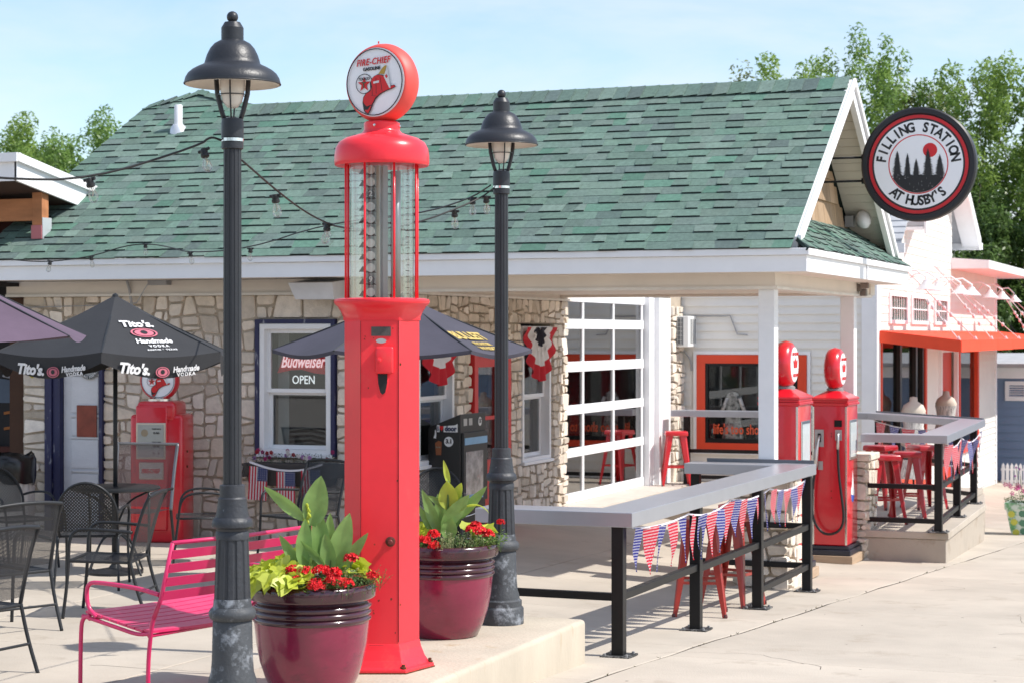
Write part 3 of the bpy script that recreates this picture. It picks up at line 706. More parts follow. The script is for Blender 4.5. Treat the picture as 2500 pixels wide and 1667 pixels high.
# orange framed display window in the side wall
ow = MB()
for a, b in (((-7.64, .45), (-7.515, 1.81)), ((-6.175, .45), (-6.05, 1.81)), ((-7.515, 1.69), (-6.175, 1.81)), ((-7.515, .45), (-6.175, .56))): ow.box((a[0], SY - .06, a[1]), (b[0], SY, b[1]))
ow = ow.build('display_window', OR, SH)
ot = MB()
for a, b in (((-7.69, .40), (-7.645, 1.86)), ((-6.045, .40), (-6.0, 1.86)), ((-7.645, 1.815), (-6.045, 1.86)), ((-7.645, .40), (-6.045, .445))): ot.box((a[0], SY - .045, a[1]), (b[0], SY, b[1]))
ot.build('trim', WHITE(), ow)
ob = MB()
for a, b in (((-7.515, .56), (-7.475, 1.69)), ((-6.215, .56), (-6.175, 1.69)), ((-7.475, 1.65), (-6.215, 1.69)), ((-7.475, .56), (-6.215, .62))): ob.box((a[0], SY - .05, a[1]), (b[0], SY - .01, b[1]))
ob.build('inner_frame', BLACK(), ow)
MB().box((-7.475, SY - .02, .62), (-6.215, SY - .014, 1.65)).build('pane', glass('shop_glass', (.85, .88, .88), .01, .03), ow)
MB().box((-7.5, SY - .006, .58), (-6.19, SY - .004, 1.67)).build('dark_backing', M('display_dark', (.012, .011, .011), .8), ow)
mb = MB(); letterfit(mb, "life's too short to w...", 1.12, .15, (-6.84, SY - .024, .76), bold=.01); mb.build('lettering', M('orange_letters', (.75, .10, .03), .5), ow)
# dress and top on show behind the pane
def garment(mb, cx, z0, z1, wt, wb):
    n = 10; ring_ = []
    prof = [(wb, 0), (wb * .85, .25), (wt * .72, .55), (wt * .95, .8), (wt * .6, .97), (wt * .3, 1.0)]
    for r, t in prof: ring_.append([(cx + r * math.cos(2 * PI * i / n), SY - .0 + .0 + .02 * math.sin(2 * PI * i / n) - .0, z0 + (z1 - z0) * t) for i in range(n)])
    vs = [p for q in ring_ for p in q]; mb.add(vs, [(k * n + i, k * n + (i + 1) % n, (k + 1) * n + (i + 1) % n, (k + 1) * n + i) for k in range(len(prof) - 1) for i in range(n)])
g1 = MB(); garment(g1, -7.12, .62, 1.28, .14, .17); g1.tube([(-7.2, SY - .002, 1.2), (-7.3, SY - .004, .95)], .03).tube([(-7.02, SY - .002, 1.2), (-6.93, SY - .004, .95)], .03)
g1 = g1.build('patterned_dress', M('patterned_cloth', (.42, .40, .38), .9, var=.5, vs=16, dirt=(.1, .1, .1), dscale=14, damt=.42), ow, smooth=True)
g2 = MB(); garment(g2, -6.55, .62, 1.1, .12, .14); g2.build('red_top', M('red_cloth', (.35, .03, .03), .9), ow, smooth=True)
# air conditioner
ac = thing('window_air_conditioner', 'pale window air conditioner hanging on the white siding above the red stool', 'air conditioner', (-7.88, 27.3, 1.9), world=True)
MB().box((-8.04, SY - .42, 1.92), (-7.66, SY, 2.355)).build('casing', M('ac_white', (.72, .72, .70), .5, var=.05), ac, bevel=.01)
mb = MB()
for i in range(6): mb.box((-8.02 + i * .05, SY - .428, 1.96), (-8.015 + i * .05, SY - .42, 2.33))
for j in range(7): mb.box((-8.02, SY - .432, 1.96 + j * .06), (-7.745, SY - .428, 1.964 + j * .06))
MB().box((-8.03, SY - .424, 1.95), (-7.735, SY - .42, 2.335)).build('coil', M('coil_grey', (.13, .14, .15), .7), ac)
mb.build('grille', M('ac_white'), ac)
for k in range(3): MB().box((-7.662, SY - .1 - k * .1, 1.97), (-7.654, SY - .06 - k * .1, 2.31)).build('louvre', M('coil_grey'), ac)
MB().tube([(-7.85, SY - .1, 1.92), (-7.74, SY - .05, 1.75), (-7.72, SY - .03, 1.58)], .012).build('drain_hose', M('conduit_grey'), ac)
cdt = MB().tube([(-7.72, SY - .04, 2.36), (-7.3, SY - .04, 2.355), (-7.15, SY - .04, 2.36), (-7.05, SY - .04, 2.1), (-6.9, SY - .04, 2.09)], .01, 6).build('wall_conduit', M('conduit_grey'), SH)

# street facade (faces the sun)
hs = [(27.85, 31.8, -.2, 2.0), (33.3, 35.25, -.7, 1.95), (35.35, 37.85, 0, 2.0)]
fac = wall_with_holes(27.6, 40.6, -1.1, 3.3, hs, lambda u, v, o: (SX + o, u, v), .15).build('facade', SIDE, SH)
hw = [(28.60, 30.12, 2.25, 2.70), (30.48, 32.08, 2.25, 2.70), (32.72, 34.10, 2.25, 2.70)]
boards(fac, 27.84, 40.5, 2.16, 3.2, hw, tfb, lip=.012)
boards(fac, 37.9, 40.45, -.9, 2.16, [], tfb)
MB().box((SX, 40.45, -1.1), (SX + .035, 40.62, 3.3)).build('corner_board', WHITE(), SH)
# gable block above
ap = (33.0, 5.33)
gt = lambda y: ap[1] - abs(y - ap[0]) * .53
MB().prism([(SX - .002, 30.6, 3.2), (SX - .002, 34.75, 3.2), (SX - .002, 34.75, gt(34.75) - .05), (SX - .002, ap[0], ap[1] - .05), (SX - .002, 30.6, gt(30.6) - .05)], (-3.5, 0, 0)).build('gable', SIDE, SH)
boards(fac, 30.6, 34.72, 3.2, 5.2, [], tfb, top=lambda z, p, q: (max(p, ap[0] - (ap[1] - .1 - z) / .53), min(q, ap[0] + (ap[1] - .1 - z) / .53)), lip=.012)
MB().box((SX - 2, 28.9, 3.2), (SX, 30.6, 3.95)).build('upper_wall', SIDE, SH); boards(fac, 28.9, 30.6, 3.2, 3.9, [], tfb, lip=.012)
for sg, yb in ((1, 36.05), (-1, 29.95)):
    zb = gt(yb)
    r2 = MB().prism([(SX - 3.6, yb, zb), (SX + .30, yb, zb), (SX + .30, ap[0], ap[1]), (SX - 3.6, ap[0], ap[1])], (0, 0, .07)).build('gable_roof', M('grey_shingle', (.40, .41, .43), .9, var=.12, vs=4), SH)
    MB().prism([(SX + .0, yb, zb - .012), (SX + .29, yb, zb - .012), (SX + .29, ap[0], ap[1] - .012), (SX + .0, ap[0], ap[1] - .012)], (0, 0, -.05)).build('soffit', WHITE(), SH)
    MB().prism([(SX + .30, yb, zb - .12), (SX + .33, yb, zb - .12), (SX + .33, ap[0], ap[1] - .12), (SX + .30, ap[0], ap[1] - .12)], (0, 0, .2)).build('rake_board', WHITE(), SH)
MB().box((SX - 3, 36.05, 3.60), (SX + .34, 36.17, 3.72)).build('gutter', WHITE(), SH)
# small grey roof at the left of the gable: separate shingle courses
gs = MB().prism([(SX - 1.2, 27.7, 3.35), (SX + .35, 27.7, 3.35), (SX + .35, 28.7, 4.0), (SX - 1.2, 28.7, 4.0)], (0, 0, .04)).build('porch_roof', M('grey_shingle'), SH)
for k in range(7):
    t0 = k / 7; t1 = (k + 1.1) / 7
    MB().hexa([(SX - 1.2, 27.7 + t0, 3.40 + .65 * t0), (SX + .36, 27.7 + t0, 3.40 + .65 * t0), (SX + .36, 27.7 + t1, 3.40 + .65 * t1), (SX - 1.2, 27.7 + t1, 3.40 + .65 * t1), (SX - 1.2, 27.7 + t0, 3.425 + .65 * t0), (SX + .36, 27.7 + t0, 3.425 + .65 * t0), (SX + .36, 27.7 + t1, 3.405 + .65 * t1), (SX - 1.2, 27.7 + t1, 3.405 + .65 * t1)]).build('shingle', M('grey_shingle'), gs)
MB().box((SX - 1.2, 27.64, 3.22), (SX + .4, 27.7, 3.36)).build('fascia_board', WHITE(), SH)
# low roof at the right
MB().hexa([(SX - 3, 34.6, 3.22), (SX + .65, 34.6, 3.22), (SX + .65, 41.4, 3.22), (SX - 3, 41.4, 3.22), (SX - 3, 34.6, 3.62), (SX + .65, 34.6, 3.36), (SX + .65, 41.4, 3.36), (SX - 3, 41.4, 3.62)]).build('low_roof', WHITE(), SH)
MB().box((-8.3, 27.75, -1), (-8.2, 40.6, 3.3)).box((-8.3, 40.5, -1), (SX - .15, 40.6, 3.2)).build('rear_wall', SIDE, SH)
MB().box((-8.2, 27.76, 3.1), (SX - .16, 40.5, 3.16)).build('shop_ceiling', M('dim_partition'), SH); MB().box((-8.2, 27.76, -.5), (SX - .16, 40.5, -.4)).build('shop_floor', M('dim_partition'), SH)
for i, h in enumerate(hw):
    y0, y1 = h[0] + .08, h[1] - .08; z0, z1 = 2.306, 2.65
    f_ = MB()
    for a, b in (((h[0], 2.25), (y0, 2.70)), ((y1, 2.25), (h[1], 2.70)), ((y0, 2.25), (y1, z0)), ((y0, z1), (y1, 2.70))): f_.box((SX, a[0], a[1]), (SX + .04, b[0], b[1]))
    f_ = f_.build('window', WHITE(), SH)
    MB().box((SX + .001, y0, z0), (SX + .008, y1, z1)).build('pane', M('dark_green_pane', (.05, .075, .055), .5, var=.5, vs=2, spec=.2), f_)
    mb = MB()
    for k in range(1, 7): y = y0 + (y1 - y0) * k / 7; mb.box((SX + .01, y - .012, z0), (SX + .02, y + .012, z1))
    mb.box((SX + .01, y0, (z0 + z1) / 2 - .01), (SX + .022, y1, (z0 + z1) / 2 + .01)).build('muntin', WHITE(), f_)
# shop front under the awning
ff = MB()
for a, b in (((27.84, -.25), (27.93, 2.0)), ((31.66, -.25), (31.82, 2.0)), ((27.93, -.3), (31.66, .1))): ff.box((SX - .02, a[0], a[1]), (SX + .05, b[0], b[1]))
ff = ff.build('shopfront_window', OR, SH)
for y in (29.45, 30.85, 31.5): MB().box((SX - .06, y, .1), (SX + .03, y + (.16 if y < 31 else .14), 2.0)).build('mullion', M('bronze_black', (.02, .016, .014), .35), ff)
for a, b in ((27.93, 29.45), (29.61, 30.85), (31.01, 31.5)): MB().box((SX - .03, a, .1), (SX - .022, b, 2.0)).build('pane', glass('front_glass', (.55, .57, .55), .01, .16), ff)
dd = MB()
for a, b in (((33.3, -.7), (33.42, 1.95)), ((35.13, -.7), (35.25, 1.95)), ((33.42, 1.8), (35.13, 1.95))): dd.box((SX - .02, a[0], a[1]), (SX + .05, b[0], b[1]))
dd = dd.build('shop_door', WHITE(), SH); MB().box((SX - .1, 33.42, -.7), (SX - .06, 35.13, 1.8)).build('door_leaf', M('orange_red', (.58, .035, .012), .45), dd)
w2 = MB()
for a, b in (((35.35, 0), (35.5, 2.0)), ((37.7, 0), (37.88, 2.0)), ((35.5, 0), (37.7, .15))): w2.box((SX - .02, a[0], a[1]), (SX + .05, b[0], b[1]))
w2 = w2.build('shopfront_window', OR, SH); MB().box((SX - .03, 35.5, .15), (SX - .022, 37.7, 2.0)).build('pane', glass('front_glass'), w2)
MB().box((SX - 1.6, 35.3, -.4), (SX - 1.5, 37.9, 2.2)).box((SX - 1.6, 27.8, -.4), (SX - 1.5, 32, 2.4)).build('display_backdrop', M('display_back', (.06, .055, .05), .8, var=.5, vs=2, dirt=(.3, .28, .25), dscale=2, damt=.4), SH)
# awning
aw = MB()
y0, y1 = 27.75, 41.5; xo = SX + 1.15
aw.prism([(SX + .03, y0, 2.13), (SX + .03, y1, 2.13), (xo, y1, 2.0), (xo, y0, 2.0)], (0, 0, .02))
awn = aw.build('awning', M('awning_orange', (.80, .07, .022), .7, var=.04, vs=5), SH)
MB().hexa([(SX + .04, y0 - .02, 1.985), (xo, y0 - .02, 1.855), (xo, y0 - .01, 1.855), (SX + .04, y0 - .01, 1.985), (SX + .04, y0 - .02, 2.135), (xo, y0 - .02, 2.005), (xo, y0 - .01, 2.005), (SX + .04, y0 - .01, 2.135)]).build('valance', M('awning_orange'), awn)
for k in range(7):
    a = y0 + (y1 - y0) * k / 7; b = y0 + (y1 - y0) * (k + 1) / 7 - .012
    MB().box((xo, a, 1.855 + .004 * (k % 2)), (xo + .012, b, 2.004)).build('valance', M('awning_orange'), awn)
# gooseneck lamps
gp = None
for i, y in enumerate((28.9, 30.0, 32.3, 33.6, 35.9, 37.6)):
    if gp is None:
        gp = thing('gooseneck_lamp', 'white gooseneck barn lamp, one of the row high on the shop facade above the awning', 'lamp', (SX, y, 2.86), group='gooseneck lamps over the shop awning')
        gp['label'] = 'white gooseneck barn lamp, leftmost of the row above the orange awning'
        MB().tube([(0, 0, .0), (.15, 0, .14), (.35, 0, .16), (.5, 0, .06), (.5, 0, -.02)], .014, 6).build('arm', WHITE(), gp, smooth=True)
        MB().lathe([(.04, .04), (.06, .0), (.11, -.05), (.16, -.1), (.15, -.1), (.05, -.02)], 16, Matrix.Translation((.5, 0, -.02))).build('shade', M('lamp_grey', (.62, .62, .64), .4), gp, smooth=50)
    else: copy_tree(gp, loc=(SX, y, 2.86), label='white gooseneck barn lamp, ' + ('', 'second', 'third', 'fourth', 'fifth', 'sixth')[i] + ' from the left above the orange awning')
g9 = copy_tree(gp, loc=(SX + .03, 40.4, 2.86), rz=.9, label='white gooseneck barn lamp at the far right corner of the shop, against the trees')
# ropes
rp = [(28.6, 3.2, 27.9), (28.7, 3.2, 29.6), (32.4, 3.2, 31.4), (32.5, 3.2, 33.2), (32.6, 3.2, 35.0), (40.3, 3.1, 36.9), (40.4, 3.1, 39.0), (40.5, 3.1, 41.1)]
for i, (ya, za, yb) in enumerate(rp):
    col = i % 2
    t = thing('knotted_rope', ('first', 'second', 'third', 'fourth', 'fifth', 'sixth', 'seventh', 'last')[i] + ' from the left of the knotted ropes holding the awning edge', 'rope', (xo, yb, 2.0), world=True, group='knotted ropes over the awning')
    p0 = Vector((SX + .05, ya, za)); p1 = Vector((xo - .05, yb, 2.03))
    MB().tube([p0, p1], .007, 6).build('cord', M('rope_pink' if col else 'rope_white', (.60, .36, .38) if col else (.75, .72, .72), .9), t)
    mb = MB()
    for q in (.56, .62, .70, .80): c = p0.lerp(p1, q); mb.lathe([(0, -.04), (.024, -.015), (.026, .015), (0, .04)], 8, Matrix.Translation(c))
    split(mb, 'knot', M('rope_knot', (.68, .55, .56), .9), t, smooth=True)
    MB().lathe([(0, .05), (.015, .03), (.045, -.03)], 8, Matrix.Translation(p1)).build('tassel', M('rope_knot'), t, smooth=True)
# dress forms outside
def dress_form(x, y, z0, h_, rz, label, band):
    t = thing('dress_form', label, 'mannequin', (x, y, z0), rz)
    b = MB(); prof = [(.10, -.02), (.155, .02), (.165, .10), (.125, .28), (.14, .40), (.165, .50), (.13, .58), (.055, .63), (.05, .69), (0, .70)]
    vs = []; n = 16
    for r, z in prof: vs += [(r * math.cos(2 * PI * i / n) * 1.05, r * math.sin(2 * PI * i / n) * .72, z + h_ - .7) for i in range(n)]
    b.add(vs, [(k * n + i, k * n + (i + 1) % n, (k + 1) * n + (i + 1) % n, (k + 1) * n + i) for k in range(len(prof) - 1) for i in range(n)])
    b.build('torso', M('canvas_cream', (.60, .53, .44), .9, var=.08), t, smooth=True)
    g_ = MB(); vs = []; pr = prof[:5] + [(.158, .47)]
    for r, z in [(.25, -.45), (.2, -.2)] + pr: vs += [((r + .008) * math.cos(2 * PI * i / n) * 1.05, (r + .008) * math.sin(2 * PI * i / n) * .74, z + h_ - .7) for i in range(n)]
    g_.add(vs, [(k * n + i, k * n + (i + 1) % n, (k + 1) * n + (i + 1) % n, (k + 1) * n + i) for k in range(len(pr) + 1) for i in range(n)])
    g_.build('striped_dress', band, t, smooth=True)
    MB().tube([(0, 0, 0), (0, 0, h_ - .7)], .015).lathe([(.17, 0), (.15, .02), (.02, .04)], 14).build('stand', BLACK(), t)
    return t
stripes = M('striped_cloth', (.55, .53, .50), .9, var=.5, vs=12, stretch=(6, 6, .3), dirt=(.12, .12, .12), dscale=7, damt=.42)
dress_form(-4.66, 28.15, -.45, 1.68, .3, 'dress form in a pale striped dress, left one outside the shop window', stripes)
dress_form(-4.62, 30.9, -.5, 1.74, -.3, 'dress form in a grey strappy dress, right one beside the shop door', stripes)
dress_form(-5.5, 28.3, -.4, 1.5, .3, 'dim dress form standing inside the shop window behind the glass', stripes)

# blue shed
sd_ = thing('blue_shed', 'slate blue lap-sided shed with white trim beyond the shop', 'shed', (-2, 42, -1), world=True)
BL = M('blue_siding', (.17, .24, .36), .6, var=.05, vs=2)
MB().box((-6, 42.02, -1.3), (4, 44, 1.5)).build('wall', BL, sd_)
bw = MB().box((-6, 42.0, -1.3), (4, 42.018, 1.2)).build('siding', BL, sd_)
z = -1.1
while z < 1.14: MB().add([(-6, 41.975, z), (4, 41.975, z), (4, 41.995, z + .17), (-6, 41.995, z + .17), (-6, 42, z), (4, 42, z)], [(0, 1, 2, 3), (4, 5, 1, 0)]).build('siding_board', BL, bw); z += .17
MB().box((-6, 41.9, 1.2), (4, 42, 1.42)).build('fascia_board', WHITE(), sd_); MB().hexa([(-6, 41.8, 1.42), (4, 41.8, 1.42), (4, 44.2, 1.42), (-6, 44.2, 1.42), (-6, 41.8, 1.5), (4, 41.8, 1.5), (4, 44.2, 1.7), (-6, 44.2, 1.7)]).build('roof', M('grey_shingle'), sd_)
vw = MB()
for a, b in (((-5.07, .74), (-4.99, 1.14)), ((-4.69, .74), (-4.61, 1.14)), ((-4.99, 1.06), (-4.69, 1.14)), ((-4.99, .74), (-4.69, .82))): vw.box((a[0], 41.94, a[1]), (b[0], 42, b[1]))
vw = vw.build('vent', WHITE(), sd_)
for k in range(5): MB().hexa([(-4.99, 41.955, .82 + k * .048), (-4.69, 41.955, .82 + k * .048), (-4.69, 41.99, .84 + k * .048), (-4.99, 41.99, .84 + k * .048), (-4.99, 41.955, .826 + k * .048), (-4.69, 41.955, .826 + k * .048), (-4.69, 41.99, .85 + k * .048), (-4.99, 41.99, .85 + k * .048)]).build('louvre', WHITE(), vw)
pf = thing('picket_fence', 'short white picket fence in front of the blue shed', 'fence', (-4.9, 40.7, -1), world=True)
for i in range(7): x = -5.0 + i * .085; MB().prism([(x, 40.8, -.95), (x + .06, 40.8, -.95), (x + .06, 40.8, -.52), (x + .03, 40.8, -.47), (x, 40.8, -.52)], (0, .02, 0)).build('picket', WHITE(), pf)
for z in (-.62, -.85): MB().box((-5.02, 40.83, z), (-4.4, 40.85, z + .04)).build('rail', WHITE(), pf)

# ================================================================ TIMBER-FRAMED PORCH ROOF at far left
TP = thing('timber_porch', 'unfinished timber porch with white fascia rising above the left end of the green roof', 'porch', (-12, 17, 3), world=True)
TIM = M('raw_timber', (.42, .17, .07), .8, var=.25, vs=3, stretch=(.6, 3, 3), bump=.3, bs=20, dirt=(.15, .05, .02), dscale=5, damt=.3)
def rb(y): return -.21 * (y - 16.95)
MB().box((-16, 16.93, 3.64), (-11.76, 16.96, 3.83)).build('fascia_board', WHITE(), TP); MB().box((-16, 16.88, 3.83), (-11.72, 16.96, 3.92)).build('fascia_trim', WHITE(), TP)
MB().prism([(-11.78, 16.93, 3.64), (-11.78, 18.28, 3.42), (-11.78, 18.28, 3.62), (-11.78, 16.93, 3.835)], (.03, 0, 0)).build('rake_board', WHITE(), TP)
MB().prism([(-11.75, 16.9, 3.835), (-11.75, 18.34, 3.605), (-11.75, 18.34, 3.68), (-11.75, 16.9, 3.92)], (.04, 0, 0)).build('rake_trim', WHITE(), TP)
MB().prism([(-11.78, 16.96, 3.64), (-11.78, 18.6, 3.37), (-11.78, 18.6, 3.62), (-11.78, 16.96, 3.9)], (-4.5, 0, 0)).build('roof_slab', M('porch_underside', (.05, .025, .018), .9), TP)
MB().box((-16, 17.45, 3.27), (-11.92, 17.53, 3.50)).build('beam', TIM, TP, bevel=.004)
MB().box((-11.92, 17.44, 3.22), (-11.80, 17.56, 3.56)).build('post', TIM, TP, bevel=.004)
MB().box((-11.925, 17.43, 3.08), (-11.80, 17.44, 3.22)).box((-11.92, 17.44, 3.08), (-11.81, 17.55, 3.22)).build('post_foot', M('pink_primer', (.50, .16, .17), .7), TP)
MB().box((-11.797, 17.44, 3.08), (-11.79, 17.6, 3.3)).build('metal_bracket', M('flashing_metal', (.7, .72, .75), .4, metal=.5), TP)
MB().box((-16, 18.2, 2.6), (-12.2, 18.3, 3.6)).build('back_wall', M('dark_red_boards', (.07, .02, .015), .9), TP)

# dark open bar wall at far left
LB = thing('open_bar', 'dark open bar interior with a painted mural left of the stone wall', 'bar', (-13.5, 18, 0), world=True)
MB().box((-16, 18.5, 0), (-12.34, 18.6, 2.6)).build('mural_wall', M('mural_black', (.018, .016, .018), .8, var=.3, vs=2), LB)
MB().box((-12.55, 17.95, 0), (-12.36, 18.1, 2.6)).build('brown_post', M('brown_wood', (.06, .025, .012), .8), LB)
MB().box((-16, 18.3, .5), (-12.55, 18.45, .82)).build('bar_counter', M('bar_grey', (.03, .026, .026), .6), LB); MB().box((-16, 18.28, .82), (-12.55, 18.46, .88)).build('counter_edge', M('dark_red_boards'), LB)
MB().box((-16, 17.3, 2.6), (-12.34, 18.6, 2.64)).build('ceiling', M('mural_black'), LB)
mb = MB().tube([(-13.0, 18.47, 1.65), (-12.86, 18.47, 1.62), (-12.80, 18.47, 1.5), (-12.72, 18.47, 1.42), (-12.66, 18.47, 1.36), (-12.60, 18.47, 1.38), (-12.60, 18.47, 1.3), (-12.65, 18.47, 1.1), (-12.68, 18.47, .95)], .014, 6)
mb.build('mural_outline', M('pale_outline', (.34, .33, .35), .8), LB, smooth=True)
MB().prism([(-13.1, 18.49, 1.35), (-12.9, 18.49, 1.35), (-12.84, 18.49, 1.48), (-12.9, 18.49, 1.6), (-13.1, 18.49, 1.62)], (0, .005, 0)).build('mural_shape', M('mural_blue', (.10, .13, .18), .8), LB)
for z in (1.05, 1.22): MB().hexa([(-13.0, 18.485, z), (-12.75, 18.485, z + .04), (-12.75, 18.495, z + .04), (-13.0, 18.495, z), (-13.0, 18.485, z + .03), (-12.75, 18.485, z + .07), (-12.75, 18.495, z + .07), (-13.0, 18.495, z + .03)]).build('mural_stripe', M('mural_orange', (.35, .12, .03), .8), LB)
tcn = thing('trash_can', 'pale ribbed trash can lined with a black bag beside the bar opening', 'trash can', (-12.06, 17.2, .04)); tcn.scale = (1, 1, 1.14)
mb = MB(); n = 48; vs = []
for z in (0, .62): vs += [((.27 + (.008 if i % 2 else 0)) * math.cos(2 * PI * i / n), (.27 + (.008 if i % 2 else 0)) * math.sin(2 * PI * i / n), z) for i in range(n)]
mb.add(vs, [(i, (i + 1) % n, n + (i + 1) % n, n + i) for i in range(n)]).build('ribbed_drum', M('can_grey', (.45, .44, .42), .5, var=.1), tcn)
rd = random.Random(2); vs = []; prof = [(.285, .48), (.30, .56), (.295, .68), (.27, .74), (.23, .72), (.2, .55)]
for r, z in prof: vs += [((r + rd.gauss(0, .01)) * math.cos(2 * PI * i / 24), (r + rd.gauss(0, .01)) * math.sin(2 * PI * i / 24), z + rd.gauss(0, .012)) for i in range(24)]
MB().add(vs, [(k * 24 + i, k * 24 + (i + 1) % 24, (k + 1) * 24 + (i + 1) % 24, (k + 1) * 24 + i) for k in range(5) for i in range(24)]).build('bin_bag', M('bag_black', (.01, .01, .011), .25), tcn, smooth=True)
# ================================================================ LAMP POSTS
LAMPB = M('lamp_post_paint', (.019, .021, .026), .42, var=.15, vs=7, bump=.15, bs=90)
WORN = M('lamp_base_paint', (.028, .031, .038), .5, var=.2, vs=8, dirt=(.33, .35, .38), dscale=11, damt=.32, bump=.3, bs=60)
def lamp_post(loc, label, seed):
    t = thing('lamp_post', label, 'lamp post', loc, group='black lamp posts on the island')
    z0 = .29; Z = lambda z: z - z0
    MB().lathe([(r, Z(z)) for r, z in [(.14, .29), (.14, .385), (.134, .395), (.128, .40), (.128, .435), (.115, .445), (.112, .47), (.102, .50), (.097, .56), (.093, .74), (.090, .745), (.104, .752), (.112, .77), (.112, .785), (.104, .80), (.092, .81), (.088, .845), (.086, .85)]], 40).build('base', M('lamp_plinth_paint', (.05, .055, .062), .6, var=.2, vs=8, dirt=(.24, .26, .29), dscale=9, damt=.42, bump=.3, bs=60), t, smooth=40)
    def fluted(r0, r1, z0_, z1_, nf, dp, m, name, sm=30):
        n = nf * 6; vs = []
        for k in range(2):
            for i in range(n):
                ph = (i % 6) / 6; r = (r0, r1)[k] - (dp if ph < .5 and 0 < ph * 6 < 3 else 0)
                vs.append((r * math.cos(2 * PI * i / n), r * math.sin(2 * PI * i / n), Z((z0_, z1_)[k])))
        return MB().add(vs, [(i, (i + 1) % n, n + (i + 1) % n, n + i) for i in range(n)]).build(name, m, t, smooth=sm)
    fluted(.086, .076, .85, 1.13, 12, .006, WORN, 'fluted_base')
    MB().lathe([(r, Z(z)) for r, z in [(.079, 1.13), (.079, 1.165), (.075, 1.17), (.078, 1.18), (.096, 1.19), (.098, 1.205), (.092, 1.225), (.080, 1.235), (.072, 1.28), (.068, 1.315), (.068, 1.322), (.061, 1.33), (.060, 1.385), (.045, 1.39)]], 40).build('base_collar', WORN, t, smooth=40)
    MB().lathe([(.043, Z(1.385)), (.043, Z(1.39))], 24).build('pole_seat', LAMPB, t)
    fluted(.044, .042, 1.385, 2.99, 12, .0032, LAMPB, 'pole')
    MB().lathe([(r, Z(z)) for r, z in [(.045, 2.975), (.052, 2.98), (.052, 3.01), (.049, 3.012), (.049, 3.03), (.053, 3.032), (.053, 3.10), (.050, 3.12), (.02, 3.13)]], 32).build('collar', LAMPB, t, smooth=40)
    MB().lathe([(.0535, Z(3.013)), (.0535, Z(3.028))], 32).build('steel_band', CHROME(), t, smooth=40)
    for i in range(4):
        a = 2 * PI * i / 4 + .35 + seed
        MB().tube([(.032 * math.cos(a), .032 * math.sin(a), Z(3.10)), (.052 * math.cos(a), .052 * math.sin(a), Z(3.16)), (.072 * math.cos(a), .072 * math.sin(a), Z(3.24)), (.077 * math.cos(a), .077 * math.sin(a), Z(3.32))], .0115 if i % 2 == 0 else .004, 6).build('yoke_arm', LAMPB, t, smooth=True)
    MB().tube([(.068 * math.cos(2 * PI * i / 24), .068 * math.sin(2 * PI * i / 24), Z(3.235)) for i in range(24)], .003, 5, closed=True).build('cage_ring', LAMPB, t)
    MB().lathe([(0, Z(3.17)), (.025, Z(3.175)), (.045, Z(3.20)), (.057, Z(3.25)), (.06, Z(3.33))], 24).build('glass_jar', M('frosted_glass', (.70, .66, .60), .3, var=.03), t, smooth=True)
    prof = [(.226, 3.285), (.227, 3.295), (.222, 3.315), (.210, 3.335), (.19, 3.352), (.165, 3.366), (.142, 3.376), (.132, 3.383), (.128, 3.40), (.120, 3.425), (.105, 3.455), (.085, 3.478), (.06, 3.492), (.052, 3.495)]
    MB().lathe([(r, Z(z)) for r, z in prof], 56, caps=False).build('shade', LAMPB, t, smooth=60)
    MB().lathe([(r - .004, Z(z - .004)) for r, z in prof], 56, caps=False).build('shade_lining', M('shade_cream', (.72, .66, .58), .5), t, smooth=60)
    MB().tube([(.227 * math.cos(2 * PI * i / 56), .227 * math.sin(2 * PI * i / 56), Z(3.287)) for i in range(56)], .004, 6, closed=True).build('shade_rim', LAMPB, t, smooth=True)
    MB().lathe([(r, Z(z)) for r, z in [(.053, 3.49), (.053, 3.553), (.037, 3.58), (.015, 3.584)]], 32).build('neck', LAMPB, t, smooth=30)
    MB().lathe([(.0275 * math.sin(PI * k / 12), Z(3.605) - .0275 * math.cos(PI * k / 12)) for k in range(13)], 20, caps=False).build('ball_finial', LAMPB, t, smooth=True)
lamp_post((-4.6, 8.37, .29), 'nearer black lamp post with worn fluted base, left of the tall red pump', 0)
lamp_post((-4.5, 11.66, .29), 'farther black lamp post with fluted pole, right of the tall red pump', .3)

# ================================================================ TALL VISIBLE GAS PUMP
BIGR = M('pump_red', (.84, .030, .045), .30, var=.09, vs=2.0, coat=.12, bump=.03, bs=14, spec=.35, dirt=(.80, .06, .06), dscale=3, damt=.36)
GLR = M('globe_red', (.74, .075, .06), .5, var=.06, vs=3)
BP = thing('visible_gas_pump', 'tall red visible gas pump with glass cylinder and round fire chief globe on the island', 'gas pump', (-4.52, 9.90, .29), rz=A)
def hexp(r, z, n=6, rot=0): return [(r * math.cos(2 * PI * i / n + rot), r * math.sin(2 * PI * i / n + rot), z) for i in range(n)]
def hexloft(levels, rots=None):
    mb = MB(); vs = []
    for r, z in levels: vs += hexp(r, z)
    n = 6
    return mb.add(vs, [(k * n + i, k * n + (i + 1) % n, (k + 1) * n + (i + 1) % n, (k + 1) * n + i) for k in range(len(levels) - 1) for i in range(n)] + [tuple(range(n - 1, -1, -1)), tuple(range(len(vs) - n, len(vs)))])
hexloft([(.2045, .14), (.2045, 1.888)]).build('column', BIGR, BP, bevel=.004)
hexloft([(.285, 0), (.285, .022), (.26, .03), (.235, .065), (.215, .115), (.207, .15)]).build('foot', BIGR, BP, bevel=.003)
RUST = M('rust', (.12, .035, .012), .9, var=.4, vs=20, bump=.5)
hexloft([(.290, -.004), (.290, .007)]).build('rusty_edge', RUST, BP)
